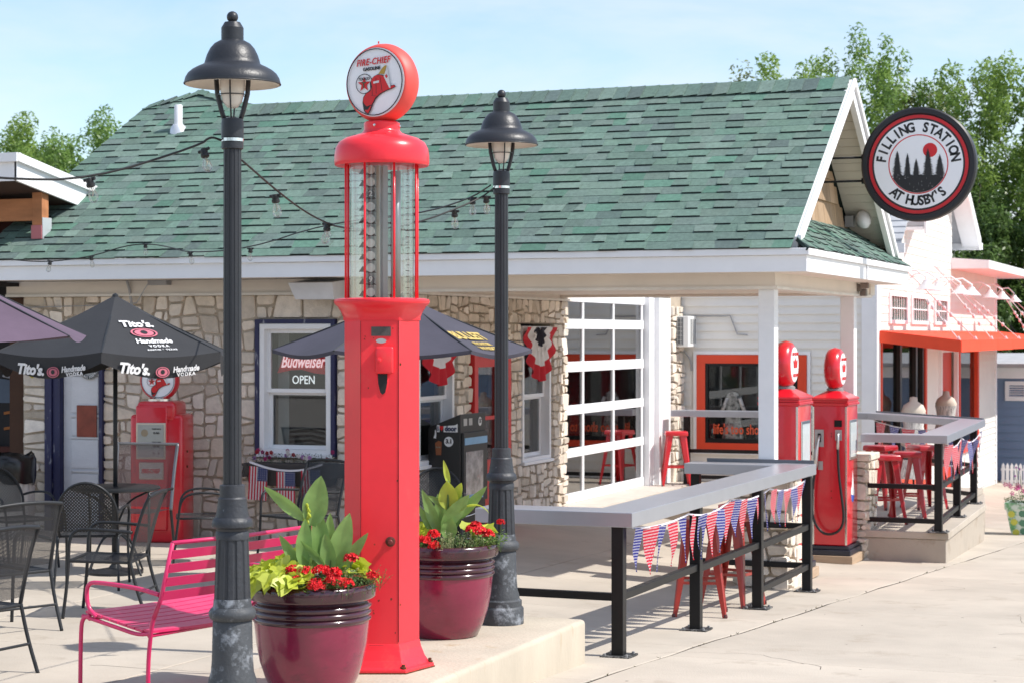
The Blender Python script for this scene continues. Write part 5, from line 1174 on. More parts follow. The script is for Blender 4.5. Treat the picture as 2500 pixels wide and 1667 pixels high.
# counter on the platform, wraps round its street corner
PC = thing('bar_counter', 'pale metal bar counter wrapping the raised corner patio around the four red stools', 'counter', (-3.3, 21.2, 0), world=True)
zt0, zt1 = .965, 1.05
top(PC, [(-4.03, 20.98), (-3.12, 20.96), (-3.27, 25.06), (-3.58, 25.06), (-3.44, 21.27), (-4.03, 21.27)], zt0, zt1)
top(PC, [(-3.27, 25.062), (-3.27, 25.10), (-4.9, 26.95), (-5.2, 26.9), (-5.2, 26.6), (-5.02, 26.6), (-3.62, 25.062)], zt0, zt1)
top(PC, [(-5.202, 26.6), (-5.202, 26.9), (-7.75, 26.9), (-7.75, 26.6)], zt0, zt1)
for x, y in ((-3.25, 21.22), (-3.33, 23.1), (-3.40, 25.0)): counter_post(PC, x, y, zt0, .0 + .015)
for x, y in ((-4.9, 26.75), (-7.55, 26.72)): counter_post(PC, x, y, zt0, .015)
for z in (.49, .13):
    rail(PC, (-4.0, 21.24, z), (-3.292, 21.22, z)); rail(PC, (-3.252, 21.262, z), (-3.328, 23.058, z)); rail(PC, (-3.332, 23.142, z), (-3.398, 24.958, z)); rail(PC, (-3.44, 25.03, z), (-4.87, 26.72, z)); rail(PC, (-4.945, 26.75, z), (-7.505, 26.72, z))
MB().bar((-3.30, 25.08, zt1 + .008), (-4.95, 26.93, zt1 + .008), .03, .02).build('back_lip', M('lip_grey'), PC)

# ================================================================ STOOLS
def stool_mesh(label, loc, rz, mat, h_=.76, group='red metal bar stools'):
    t = thing('bar_stool', label, 'stool', loc, rz, group)
    s = .152
    MB().hexa([(-s - .006, -s - .006, h_ - .065), (s + .006, -s - .006, h_ - .065), (s + .006, s + .006, h_ - .065), (-s - .006, s + .006, h_ - .065), (-s, -s, h_), (s, -s, h_), (s, s, h_), (-s, s, h_)]).build('seat', mat, t, bevel=.014, segs=2, smooth=45)
    for a, b in ((-1, -1), (1, -1), (1, 1), (-1, 1)):
        p = Vector((a * .128, b * .128, h_ - .03)); q = Vector((a * .205, b * .205, .0)); d1 = Vector((-a, 0, 0)); d2 = Vector((0, -b, 0))
        m = MB(); vs = []
        for k, (u, w_) in enumerate(((0, .085), (.5, .058), (1, .028))):
            c = p.lerp(q, u); o_ = Vector((a, b, 0)) * .012
            vs += [c + d1 * w_, c + o_ * .4 + d1 * w_ * .25, c + o_ * .4 + d2 * w_ * .25, c + d2 * w_, c + d2 * w_ + Vector((-a, 0, 0)) * .006, c - o_ * .3, c + d1 * w_ + Vector((0, -b, 0)) * .006]
        m.add(vs, [(k * 7 + i, k * 7 + (i + 1) % 7, (k + 1) * 7 + (i + 1) % 7, (k + 1) * 7 + i) for k in range(2) for i in range(7)] + [tuple(range(7)), tuple(range(14, 21))])
        m.build('leg', mat, t, smooth=40)
        MB().lathe([(.014, 0), (.016, .02), (.012, .035)], 8, Matrix.Translation((a * .2, b * .2, 0))).build('foot', M('foot_grey', (.1, .03, .03), .5), t)
    z = .27; e = .165
    for a, b in (((-e, -e), (e, -e)), ((e, -e), (e, e)), ((e, e), (-e, e)), ((-e, e), (-e, -e))): MB().bar((*a, z), (*b, z), .012, .022).build('stretcher', mat, t)
    return t
RS = M('old_stool_red', (.34, .028, .018), .42, var=.15, vs=5, coat=.3)
s0 = stool_mesh('lone bright red metal stool beside the white garage door trim', (-7.62, 26.42, .015), .35, M('bright_stool_red', (.62, .015, .022), .28, var=.06, coat=.6))
zz = lambda x, y: ground(x, y)
s1 = stool_mesh('dull red metal stool under the bunting counter, nearer of the pair', (-4.16, 15.1, zz(-4.16, 15.1)), .25, RS)
copy_tree(s1, loc=(-4.12, 15.95, zz(-4.12, 15.95)), rz=-.2, label='dull red metal stool under the bunting counter, farther of the pair')
s2 = stool_mesh('red metal stool at the corner patio, front left one beside the capped stone pier', (-3.98, 22.05, .015), .5, STOOLRED())
copy_tree(s2, loc=(-3.83, 22.72, .015), rz=.2, label='red metal stool at the corner patio, middle one behind the nearest')
copy_tree(s2, loc=(-4.35, 23.9, .015), rz=1.2, label='red metal stool at the corner patio, rearmost on the left by the white siding')
copy_tree(s2, loc=(-3.86, 24.1, .015), rz=.7, label='red metal stool at the corner patio, rearmost on the right by the railing')

# ================================================================ PENNANT BUNTING
def dots(name, rgb, sc=62., r=.27):
    if name in MATS: return MATS[name]
    m = bpy.data.materials.new(name); m.use_nodes = True; t = m.node_tree; p = t.nodes['Principled BSDF']; l = t.links
    p.inputs['Roughness'].default_value = .8
    c = N(t, 'ShaderNodeTexCoord'); sp = N(t, 'ShaderNodeSeparateXYZ'); l.new(c.outputs['Object'], sp.inputs[0])
    def mth(op, a, b=None):
        n_ = N(t, 'ShaderNodeMath', operation=op)
        for i, v in enumerate((a, b)):
            if v is None: continue
            if isinstance(v, (int, float)): n_.inputs[i].default_value = v
            else: l.new(v, n_.inputs[i])
        return n_.outputs[0]
    x = mth('MULTIPLY', sp.outputs['X'], sc); z = mth('MULTIPLY', sp.outputs['Z'], sc * .8)
    fz = mth('FLOOR', z); off = mth('MULTIPLY', mth('MODULO', fz, 2.), .5); x = mth('ADD', x, off)
    dx = mth('SUBTRACT', mth('FRACT', mth('ADD', x, 100.)), .5); dz = mth('SUBTRACT', mth('FRACT', mth('ADD', z, 100.)), .5)
    d = mth('SQRT', mth('ADD', mth('MULTIPLY', dx, dx), mth('MULTIPLY', dz, dz))); f_ = mth('LESS_THAN', d, r)
    mxn = N(t, 'ShaderNodeMix', data_type='RGBA'); l.new(f_, mxn.inputs[0]); mxn.inputs[6].default_value = (*rgb, 1); mxn.inputs[7].default_value = (.75, .74, .76, 1); l.new(mxn.outputs[2], p.inputs['Base Color'])
    # thin cloth lets some light through
    tr = N(t, 'ShaderNodeBsdfTranslucent'); l.new(mxn.outputs[2], tr.inputs[0]); ms = N(t, 'ShaderNodeMixShader'); ms.inputs[0].default_value = .35
    l.new(p.outputs[0], ms.inputs[1]); l.new(tr.outputs[0], ms.inputs[2]); l.new(ms.outputs[0], t.nodes['Material Output'].inputs[0])
    MATS[name] = m; return m
PR = dots('dotted_red', (.62, .012, .04)); PB = dots('dotted_blue', (.02, .022, .24))
def pennant_mesh(w_, h_, seed):
    rd = random.Random(seed); n = 8; vs = []; a = rd.uniform(-.015, .015); sw = rd.uniform(-.04, .04); ph = rd.uniform(0, 6)
    for k in range(n + 1):
        t = k / n; ww = w_ / 2 * (1 - t) + .002; z = -h_ * t; dy = a * math.sin(t * 4 + ph) * 1.5; dx = sw * t * t
        for u in (-1, 0, 1): vs.append((ww * u + dx, dy + .006 * u * math.sin(t * 5 + ph) + (.004 if u == 0 else 0), z))
    fs = [(k * 3 + i, k * 3 + i + 1, (k + 1) * 3 + i + 1, (k + 1) * 3 + i) for k in range(n) for i in (0, 1)]
    me = bpy.data.meshes.new('pennant'); me.from_pydata(vs, [], fs); me.polygons.foreach_set('use_smooth', [True] * len(fs)); return me
pms = {}
def bunting(label, spans, w_, h_, first=0, gap=1.12):
    t = thing('pennant_bunting', label, 'bunting', spans[0][0], group=None)
    o = Vector(spans[0][0]); i = first; tape = []
    for (a, b, sag, n) in spans:
        a = Vector(a); b = Vector(b)
        for k in range(n):
            u = (k + .5) / n; p = a.lerp(b, u) - Vector((0, 0, sag * 4 * u * (1 - u))); tape.append(p - o)
            rz = math.atan2(b.y - a.y, b.x - a.x) + random.gauss(0, .15)
            key = (i % 5, i % 2, w_)
            if key not in pms:
                pms[key] = pennant_mesh(w_, h_, i % 5 + 3); pms[key].materials.append(PR if i % 2 else PB)
            c = link('pennant', pms[key], t, tuple(p - o)); c.rotation_euler = (random.gauss(0, .05), random.gauss(0, .05), rz); c.scale = (1, 1, random.uniform(.9, 1.06)); i += 1
        tape.append(b - o)
    tp = [Vector((0, 0, 0))] + tape
    MB().tube(tp, .004, 4, flat=2.2).build('tape', M('tape_white', (.7, .68, .72), .8), t)
    return t
def cp(y, z): return (XC(y) - .03, y, z)
bunting('red and blue polka dot pennant bunting along the long bar counter', [(cp(12.45, .838), cp(13.75, .82), .03, 5), (cp(13.75, .82), cp(14.9, .835), .05, 5), (cp(14.9, .835), cp(16.1, .83), .04, 5), (cp(16.1, .83), cp(17.55, .84), .06, 6)], .235, .31)
bunting('red and blue pennant bunting under the corner patio counter', [((-3.17, 21.25, .955), (-3.22, 22.7, .94), .07, 5), ((-3.22, 22.7, .94), (-3.28, 24.9, .95), .1, 7)], .30, .36, 1)
bunting('muted pennant bunting strung along the back counter of the corner patio', [((-3.6, 25.2, .95), (-4.95, 26.7, .95), .08, 6)], .24, .34, 2)
# ================================================================ PATIO FURNITURE
CH = M('chair_charcoal', (.020, .022, .025), .45, var=.15, vs=10, spec=.35)
def mesh_mat(name, rgb, sc, r, rough=.5, axes='XZ'):
    """expanded-metal sheet: real holes through alpha"""
    if name in MATS: return MATS[name]
    m = bpy.data.materials.new(name); m.use_nodes = True; t = m.node_tree; p = t.nodes['Principled BSDF']; l = t.links
    p.inputs['Roughness'].default_value = rough; p.inputs['Base Color'].default_value = (*rgb, 1)
    c = N(t, 'ShaderNodeTexCoord'); sp = N(t, 'ShaderNodeSeparateXYZ'); l.new(c.outputs['Object'], sp.inputs[0])
    def mth(op, a, b=None):
        n_ = N(t, 'ShaderNodeMath', operation=op)
        for i, v in enumerate((a, b)):
            if v is None: continue
            if isinstance(v, (int, float)): n_.inputs[i].default_value = v
            else: l.new(v, n_.inputs[i])
        return n_.outputs[0]
    a = sp.outputs[axes[0]]; b = sp.outputs[axes[1]]
    u = mth('MULTIPLY', mth('ADD', a, b), sc); v = mth('MULTIPLY', mth('SUBTRACT', a, b), sc)
    fu = mth('ABSOLUTE', mth('SUBTRACT', mth('FRACT', mth('ADD', u, 100.)), .5)); fv = mth('ABSOLUTE', mth('SUBTRACT', mth('FRACT', mth('ADD', v, 100.)), .5))
    f_ = mth('GREATER_THAN', mth('MAXIMUM', fu, fv), r); l.new(f_, p.inputs['Alpha'])
    MATS[name] = m; return m
FINE = mesh_mat('fine_mesh', (.022, .024, .028), 150, .27); FINES = mesh_mat('fine_mesh_seat', (.022, .024, .028), 150, .18, axes='XY')
DIAM = mesh_mat('diamond_mesh', (.012, .013, .014), 38, .24); DIAMS = mesh_mat('diamond_mesh_seat', (.025, .027, .03), 42, .26, axes='XY')
def grid_surf(fn, nu, nv): 
    vs = [fn(i / nu, j / nv) for j in range(nv + 1) for i in range(nu + 1)]
    return vs, [(j * (nu + 1) + i, j * (nu + 1) + i + 1, (j + 1) * (nu + 1) + i + 1, (j + 1) * (nu + 1) + i) for j in range(nv) for i in range(nu)]
def armchair(loc, rz, label):
    """front faces local -y"""
    t = thing('patio_armchair', label, 'chair', loc, rz, 'charcoal mesh armchairs on the patio')
    w_ = .27
    for s in (-1, 1):
        MB().tube(smoothpts([(s * w_, .20, .43), (s * (w_ + .005), .25, .22), (s * (w_ + .01), .33, 0)]), .0125, 8).build('leg', CH, t, smooth=True)
        MB().tube(smoothpts([(s * (w_ + .01), -.29, 0), (s * w_, -.26, .25), (s * w_, -.25, .43), (s * w_, -.245, .58), (s * w_, -.20, .645), (s * w_, -.10, .655), (s * w_, .22, .63)]), .0125, 8).build('arm', CH, t, smooth=True)
        MB().tube(smoothpts([(s * w_, .20, .42), (s * w_, .24, .60), (s * w_, .30, .80), (s * (w_ - .0), .345, .89)]), .0135, 8).build('back_post', CH, t, smooth=True)
        MB().tube([(s * w_, -.25, .42), (s * w_, .20, .41)], .011, 8).build('side_rail', CH, t)
    MB().tube(smoothpts([(-w_, .345, .89), (-.15, .365, .905), (0, .37, .91), (.15, .365, .905), (w_, .345, .89)]), .0135, 8).build('top_rail', CH, t, smooth=True)
    MB().tube([(-w_, -.25, .42), (w_, -.25, .42)], .011, 8).tube([(-w_, .2, .41), (w_, .2, .41)], .011, 8).tube([(-w_, .27, .18), (w_, .27, .18)], .009, 8).build('cross_rail', CH, t)
    vs, fs = grid_surf(lambda u, v: (w_ * (2 * u - 1) * .97, -.25 + .45 * v, .425 - .02 * math.sin(PI * u) - .01 * math.sin(PI * v)), 8, 4); MB().add(vs, fs).build('seat', FINES, t, smooth=True)
    vs, fs = grid_surf(lambda u, v: (w_ * (2 * u - 1) * .96, .21 + .135 * v + .03 * math.sin(PI * u), .46 + .44 * v), 8, 5); MB().add(vs, fs).build('backrest', FINE, t, smooth=True)
    return t
def roundchair(loc, rz, label):
    t = thing('round_back_chair', label, 'chair', loc, rz, 'black round-backed patio chairs'); w_ = .24
    arch = [(w_ * math.cos(a) * (1.0), .22 + .10 * max(0, math.sin(a)) + .02, .60 + .27 * math.sin(a)) for a in [PI * i / 16 for i in range(17)]]
    arch = [(w_ * .96, .20, .42)] + arch + [(-w_ * .96, .20, .42)]
    MB().tube(arch, .012, 8).build('back_frame', CH, t, smooth=True)
    def bk(u, v):
        x = w_ * (2 * u - 1) * .97; zt = .60 + .26 * math.sqrt(max(0, 1 - (x / w_) ** 2)); z = .47 + (zt - .47) * v
        return (x, .23 + .11 * max(0, (z - .5) / .37) - .0 + .03 * (1 - (2 * u - 1) ** 2), z)
    vs, fs = grid_surf(bk, 14, 8); MB().add(vs, fs).build('backrest', DIAM, t, smooth=True)
    vs, fs = grid_surf(lambda u, v: (w_ * (2 * u - 1) * (.9 + .1 * math.sin(PI * v)), -.23 + .44 * v, .44 - .015 * math.sin(PI * u) * math.sin(PI * v)), 8, 6); MB().add(vs, fs).build('seat', DIAMS, t, smooth=True)
    MB().tube([(w_, -.2, .43), (.2, -.235, .43), (-.2, -.235, .43), (-w_, -.2, .43), (-w_, .2, .43), (w_, .2, .43)], .010, 6, closed=True).build('seat_frame', CH, t, smooth=True)
    for s in (-1, 1):
        MB().tube(smoothpts([(s * w_, .20, .43), (s * (w_ + .02), .30, 0)]), .011, 8).build('leg', CH, t, smooth=True)
        MB().tube(smoothpts([(s * (w_ + .02), -.27, 0), (s * (w_ + .01), -.22, .43), (s * (w_ + .03), -.2, .60), (s * (w_ + .03), -.1, .66), (s * (w_ + .02), .1, .655), (s * w_, .24, .62)]), .011, 8).build('arm', CH, t, smooth=True)
    return t
a1 = armchair((-8.0, 12.72, .034), R(-72), 'charcoal mesh armchair facing left in front of the bistro table, behind the pink bench')
a2 = copy_tree(a1, loc=(-8.27, 11.72, .037), rz=R(-112), label='charcoal mesh armchair at the left edge with curved top rail, turned away')
a3 = copy_tree(a1, loc=(-7.33, 10.02, .045), rz=R(-97), label='charcoal mesh armchair nearest the viewer, cut by the left edge')
a4 = copy_tree(a1, loc=(-8.25, 16.3, .03), rz=R(-20), label='charcoal mesh armchair under the flower box, seen behind the canna leaves')
r1 = roundchair((-9.0, 14.02, .04), R(203), 'black chair with perforated round back, its back to the viewer, at the bistro table')
r2 = copy_tree(r1, loc=(-8.95, 15.75, .04), rz=R(-60), label='black chair with perforated round back at the right side of the bistro table')
r3 = copy_tree(r1, loc=(-10.35, 14.9, .04), rz=R(70), label='black round-backed chair seen edge on at the left of the bistro table')
r4 = copy_tree(r1, loc=(-7.05, 16.6, .0), rz=R(20), label='black round-backed chair between the tall red pump and the black freezer')
# high sling chair behind the table
t = thing('sling_chair', 'tall square-backed mesh sling chair between the bistro table and the old red pump', 'chair', (-9.83, 15.95, .04), R(8))
for s in (-1, 1):
    MB().tube(smoothpts([(s * .29, .26, .42), (s * .29, .33, .75), (s * .30, .40, 1.03)]), .016, 8).build('back_post', M('steel_tube', (.22, .22, .23), .3, metal=.7), t, smooth=True)
    MB().tube([(s * .29, -.25, 0), (s * .29, -.25, .62), (s * .29, .3, .62)], .014, 8).build('arm', CH, t, smooth=True); MB().tube([(s * .29, .26, .42), (s * .29, .36, 0)], .014, 8).build('leg', CH, t)
MB().tube([(-.31, .40, 1.03), (.31, .40, 1.03)], .014, 8).build('top_rail', M('steel_tube'), t)
vs, fs = grid_surf(lambda u, v: (.28 * (2 * u - 1), .26 + .14 * v, .45 + .57 * v), 4, 4); MB().add(vs, fs).build('backrest', mesh_mat('sling_mesh', (.10, .06, .06), 150, .30), t, smooth=True)
vs, fs = grid_surf(lambda u, v: (.28 * (2 * u - 1), -.25 + .5 * v, .43), 3, 3); MB().add(vs, fs).build('seat', FINES, t)

# bistro table
tb = thing('bistro_table', 'small round black metal table under the printed black umbrella', 'table', (-9.31, 14.86, .04))
MB().lathe([(0, .72), (.37, .72), (.385, .728), (.385, .742), (.37, .75), (0, .752)], 40).build('table_top', CH, tb, smooth=30)
MB().lathe([(.03, .0), (.03, .72)], 16).build('column', CH, tb, smooth=True)
MB().lathe([(.24, 0), (.24, .02), (.06, .05), (.035, .08)], 24).build('base', CH, tb, smooth=30)
for i in range(4):
    a = 2 * PI * i / 4 + .5
    MB().tube(smoothpts([(.03 * math.cos(a), .03 * math.sin(a), .45), (.1 * math.cos(a), .1 * math.sin(a), .62), (.3 * math.cos(a), .3 * math.sin(a), .71)]), .009, 6).build('brace', CH, tb, smooth=True)
    MB().tube(smoothpts([(.035 * math.cos(a + .8), .035 * math.sin(a + .8), .35), (.16 * math.cos(a + .8), .16 * math.sin(a + .8), .3), (.26 * math.cos(a + .8), .26 * math.sin(a + .8), .12), (.32 * math.cos(a + .8), .32 * math.sin(a + .8), 0)]), .01, 6).build('foot', CH, tb, smooth=True)

# umbrellas
def umbrella(loc, rad, zr, za, phi0, label, mat, val=.17, pole=True, n=6, under=None, scallop=True):
    """six-panel market umbrella: loc = foot of the pole; panels are separate cloths"""
    t = thing('patio_umbrella', label, 'umbrella', loc); under = under or mat
    for k in range(n):
        a0 = phi0 + 2 * PI * k / n; a1_ = a0 + 2 * PI / n; nu, nv = 10, 7
        def fn(u, v, a0=a0, a1_=a1_):
            r = rad * (.03 + .97 * v); c0 = Vector((r * math.cos(a0), r * math.sin(a0), 0)); c1 = Vector((r * math.cos(a1_), r * math.sin(a1_), 0)); p = c0.lerp(c1, u)
            z = za + (zr - za) * v - .045 * math.sin(PI * u) * v * v - .02 * math.sin(PI * v)
            return (p.x, p.y, z)
        vs, fs = grid_surf(fn, nu, nv); pn = MB().add(vs, fs).build('panel', mat, t, smooth=True)
        def fv(u, v, a0=a0, a1_=a1_):
            c0 = Vector((rad * math.cos(a0), rad * math.sin(a0), 0)); c1 = Vector((rad * math.cos(a1_), rad * math.sin(a1_), 0)); p = c0.lerp(c1, u) * (1 - .015 * v * math.sin(PI * u))
            drop = val * (.5 + .5 * math.sin(PI * u)) if scallop else val
            return (p.x, p.y, zr - .045 * math.sin(PI * u) - drop * v + .0)
        if val: vs, fs = grid_surf(fv, nu, 2); MB().add(vs, fs).build('valance', mat, pn, smooth=True)
        m = MB().tube([(.03 * math.cos(a0), .03 * math.sin(a0), za - .03), (rad * math.cos(a0), rad * math.sin(a0), zr - .006)], .008, 5); m.build('rib', CH, t)
        MB().tube([(.03 * math.cos(a0), .03 * math.sin(a0), zr - .12), (.5 * rad * math.cos(a0), .5 * rad * math.sin(a0), (za + zr) / 2 - .02)], .006, 5).build('strut', CH, t)
    if pole: MB().lathe([(.019, 0 if loc[2] < .6 else 0), (.019, za)], 14).build('pole', CH, t, smooth=True)
    MB().lathe([(.03, za - .02), (.025, za + .02), (0, za + .035)], 12).build('finial', CH, t)
    return t
UB = M('umbrella_black', (.022, .023, .026), .75, var=.15, vs=3, bump=.5, bs=5)
u0 = R(-63.9); TR = 1.07; ZR, ZA = 1.915, 2.38
ut = umbrella((-9.31, 14.86, .04), TR, ZR, ZA, u0, 'black printed market umbrella standing through the round bistro table', UB, .175)
WPR = M('print_white'); PKR = M('print_pink', (.55, .14, .19), .6)
def panel_frame(k, v, out, u=.5, rad=TR, zr=ZR, za=ZA, phi0=u0, valance=False, n=6):
    a0 = phi0 + 2 * PI * k / n; a1_ = a0 + 2 * PI / n
    def pt(u, v):
        r = rad * (.03 + .97 * v); c0 = Vector((r * math.cos(a0), r * math.sin(a0), 0)); c1 = Vector((r * math.cos(a1_), r * math.sin(a1_), 0)); p = c0.lerp(c1, u)
        return Vector((p.x, p.y, za + (zr - za) * v - .045 * math.sin(PI * u) * v * v - .02 * math.sin(PI * v)))
    x = (pt(u + .02, 1 if valance else v) - pt(u - .02, 1 if valance else v))
    if valance: y = Vector((0, 0, 1)); p = pt(u, 1) - Vector((0, 0, v))
    else: y = pt(u, v - .02) - pt(u, v + .02); p = pt(u, v)
    f_ = frame(p, x, y); nz_ = Vector((f_[0][2], f_[1][2], f_[2][2])); 
    return frame(p + nz_ * out, x, y)
def ptext(parent, s, w_, h_, fr_, mat, name='lettering', **kw):
    v, f_ = glyphs(s, 1., **kw); xs = [p[0] for p in v]; ys = [p[1] for p in v]; cx = (max(xs) + min(xs)) / 2; cy = (max(ys) + min(ys)) / 2; sx = w_ / (max(xs) - min(xs)); sy = h_ / (max(ys) - min(ys))
    return MB().add([((p[0] - cx) * sx, (p[1] - cy) * sy, p[2]) for p in v], f_, fr_).build(name, mat, parent)
def oval(parent, fr_, a, b, mat):
    m = MB(); ring(m, b * .86, b, .002, fr_, 28, sx=a / b); m.build('oval_ring', mat, parent); m = MB(); flat(m, [(x * a / b, y) for x, y in circ(b * .72, 20)], .002, fr_); m.build('oval_badge', mat, parent)
    m = MB(); flat(m, [(x, y + b * .05) for x, y in circ(b * .42, 12)], .002, fr_ @ Matrix.Translation((0, 0, .003))); m.build('badge_figure', M('print_black'), parent)
k0 = 0
pf_ = lambda v, u=.5, val=False, k=0: panel_frame(k, v, .012, u, valance=val)
ptext(ut, "Tito's.", .29, .115, pf_(.46, .48), WPR, shear=.18, bold=.045); oval(ut, pf_(.61), .12, .075, PKR)
ptext(ut, 'Handmade', .33, .08, pf_(.745, .54), WPR, shear=.25, bold=.035); ptext(ut, 'VODKA', .18, .042, pf_(.83, .55), WPR, bold=.04, space=1.5); ptext(ut, 'AUSTIN * TEXAS', .27, .028, pf_(.89, .55), WPR, bold=.04, space=1.4)
for k in (0, -1):
    ptext(ut, "Tito's.", .27, .095, panel_frame(k, .10, .014, .27 if k == 0 else .35, valance=True), WPR, shear=.18, bold=.045)
    oval(ut, panel_frame(k, .12, .014, .50 if k == 0 else .56, valance=True), .062, .044, PKR)
    ptext(ut, 'Handmade', .24, .05, panel_frame(k, .10, .014, .70 if k == 0 else .75, valance=True), WPR, shear=.25, bold=.03); ptext(ut, 'VODKA', .17, .032, panel_frame(k, .145, .014, .70 if k == 0 else .76, valance=True), WPR, bold=.04, space=1.3)
FAD = M('umbrella_faded', (.10, .066, .10), .8, var=.15, vs=2, bump=.5, bs=4)
umbrella((-8.55, 11.1, .04), 1.28, 2.05, 2.62, R(-62), 'faded purple umbrella at the left edge, its tip overlapping the black one', FAD, .0)
umbrella((-11.25, 15.6, .04), .55, 2.22, 2.50, R(-40), 'small dark green umbrella top peeping up behind the black printed umbrella', M('umbrella_green', (.012, .035, .03), .8, var=.2), .05)
FN = M('umbrella_navy', (.055, .052, .072), .8, var=.15, vs=2, bump=.5, bs=5)
bu0 = R(-66.1 + 30); bt = umbrella((-6.5, 14.64, .02), 1.04, 1.96, 2.38, bu0, 'faded navy umbrella lettered BULLEIT behind the tall red pump', FN, .03, scallop=False)
YL = M('print_yellow', (.55, .40, .12), .6)
bf = lambda v, u=.5: panel_frame(0, v, .012, u, 1.04, 1.96, 2.38, bu0)
ptext(bt, 'BULLEIT', .52, .13, bf(.68, .42), YL, bold=.035); ptext(bt, 'FRONTIER', .28, .05, bf(.82, .44), YL, bold=.03); ptext(bt, 'WHISKEY', .34, .055, bf(.90, .44), YL, bold=.03)

# ================================================================ PINK BENCH
PK = M('bench_pink', (.66, .025, .13), .35, var=.06, vs=4, coat=.3)
bn = thing('garden_bench', 'hot pink slatted metal bench with looped arms beside the nearer lamp post', 'bench', (-5.64, 9.36, .07), rz=0)
L_ = 1.14
rr = math.atan2(.92, .64) + A      # long axis in world
bn.rotation_euler = (0, 0, rr)
# local: x along the bench (away from the viewer), y towards the front of the seat, back at y=0
for x in (0, L_):
    MB().tube(smoothpts([(x, .02, 0), (x, .025, .25), (x, .0, .43), (x, -.015, .50), (x, -.07, .60)], 2), .0125, 8).build('rear_leg', PK, bn, smooth=True)
    MB().tube([(x, -.02, .50), (x, -.07, .60), (x, -.16, .915)], .0125, 8).build('back_post', PK, bn, smooth=True)
    MB().tube(smoothpts([(x, .55, 0), (x, .545, .38), (x, .53, .46), (x, .47, .475)], 2), .0125, 8).build('front_leg', PK, bn, smooth=True)
    MB().tube(smoothpts([(x, -.06, .63), (x, .10, .655), (x, .42, .665), (x, .49, .65), (x, .50, .58), (x, .48, .51), (x, .42, .47)], 2), .0125, 8).build('arm', PK, bn, smooth=True)
    MB().tube(smoothpts([(x, .53, .47), (x, .25, .425), (x, .1, .40), (x, 0, .415)], 2), .011, 8).build('seat_rail', PK, bn, smooth=True)
MB().tube([(0, .48, .455), (L_, .48, .455)], .010, 8).tube([(0, .02, .40), (L_, .02, .40)], .010, 8).build('stretcher', PK, bn)
for k in range(8):
    y = .03 + k * .064; z = .405 + .0105 * k + .012 + (.012 if k == 0 else 0)
    m = MB(); n = 8
    pts = [(L_ * i / n, y, z - .012 * math.sin(PI * i / n)) for i in range(n + 1)]
    vs = []
    for p in pts: vs += [(p[0], p[1] - .028, p[2] - .013), (p[0], p[1] + .028, p[2] - .004), (p[0], p[1] + .028, p[2] + .0105), (p[0], p[1] - .028, p[2] + .0015)]
    m.add(vs, [(i * 4 + j, i * 4 + (j + 1) % 4, (i + 1) * 4 + (j + 1) % 4, (i + 1) * 4 + j) for i in range(n) for j in range(4)] + [(0, 1, 2, 3), (n * 4, n * 4 + 3, n * 4 + 2, n * 4 + 1)]); m.build('seat_slat', PK, bn)
for k, z in enumerate((.625, .70, .775, .85)):
    y = -.075 - (z - .60) * .286; hh = .0245
    vs = []; n = 8
    for i in range(n + 1):
        x = L_ * i / n; b = -.03 * math.sin(PI * i / n)
        vs += [(x, y + .012 + b, z - hh), (x, y + b, z - hh), (x, y - .018 + b, z + hh), (x, y - .004 + b, z + hh)]
    MB().add(vs, [(i * 4 + j, i * 4 + (j + 1) % 4, (i + 1) * 4 + (j + 1) % 4, (i + 1) * 4 + j) for i in range(n) for j in range(4)] + [(0, 1, 2, 3), (n * 4, n * 4 + 3, n * 4 + 2, n * 4 + 1)]).build('back_slat', PK, bn)
MB().tube([(0, -.16, .915), (L_ / 2, -.19, .912), (L_, -.16, .915)], .012, 8).build('top_rail', PK, bn, smooth=True)

# ================================================================ THINGS ON THE WALLS
# beer sign inside window
def lit(name, rgb, e):
    m = M(name, rgb, .5, var=.02); p = [n for n in m.node_tree.nodes if n.type == 'BSDF_PRINCIPLED'][0]; p.inputs['Emission Color'].default_value = (*rgb, 1); p.inputs['Emission Strength'].default_value = e; return m
bs = thing('neon_beer_sign', 'red bow tie beer sign reading OPEN in the navy-framed window', 'sign', (-9.12, 18.02, 1.7), world=True)
m = MB(); m.prism([(-9.40, 18.04, 1.71), (-9.24, 18.04, 1.74), (-9.12, 18.04, 1.745), (-8.98, 18.04, 1.71), (-8.86, 18.04, 1.70), (-8.79, 18.04, 1.95), (-8.95, 18.04, 1.92), (-9.12, 18.04, 1.92), (-9.30, 18.04, 1.96)], (0, .02, 0)); m.build('bow_tie', lit('sign_glow_red', (.55, .008, .02), .12), bs)
m = MB(); letterfit(m, 'Budweiser', .50, .13, (-9.10, 18.032, 1.83), shear=.35, bold=.015); m.build('lettering', lit('sign_glow_pink', (.9, .62, .66), .75), bs)
m = MB(); letterfit(m, 'OPEN', .25, .085, (-9.10, 18.032, 1.645), bold=.005); m.build('lettering', lit('sign_glow_white', (.85, .9, .92), .75), bs)
# objects behind the lower sash
m = MB()
for k in range(4): m.tube([(-9.4 + .02 * k, 18.15, .98 + .05 * k), (-9.1, 18.2, 1.0 + .05 * k), (-8.8, 18.15, .95 + .05 * k)], .012, 5)
sm = m.build('stacked_dishes', M('dim_steel', (.25, .24, .22), .4, metal=.5)); tag(sm, 'pale dishes stacked behind the lower sash of the navy-framed window', 'dishes')
cu = MB().prism([(-9.42, 18.1, .9), (-9.30, 18.1, .9), (-9.30, 18.1, 2.2), (-9.42, 18.1, 2.2)], (0, .01, 0)).build('window_curtain', M('curtain', (.35, .38, .38), .9)); tag(cu, 'pale grey curtain edge inside the left side of the navy-framed window', 'curtain')
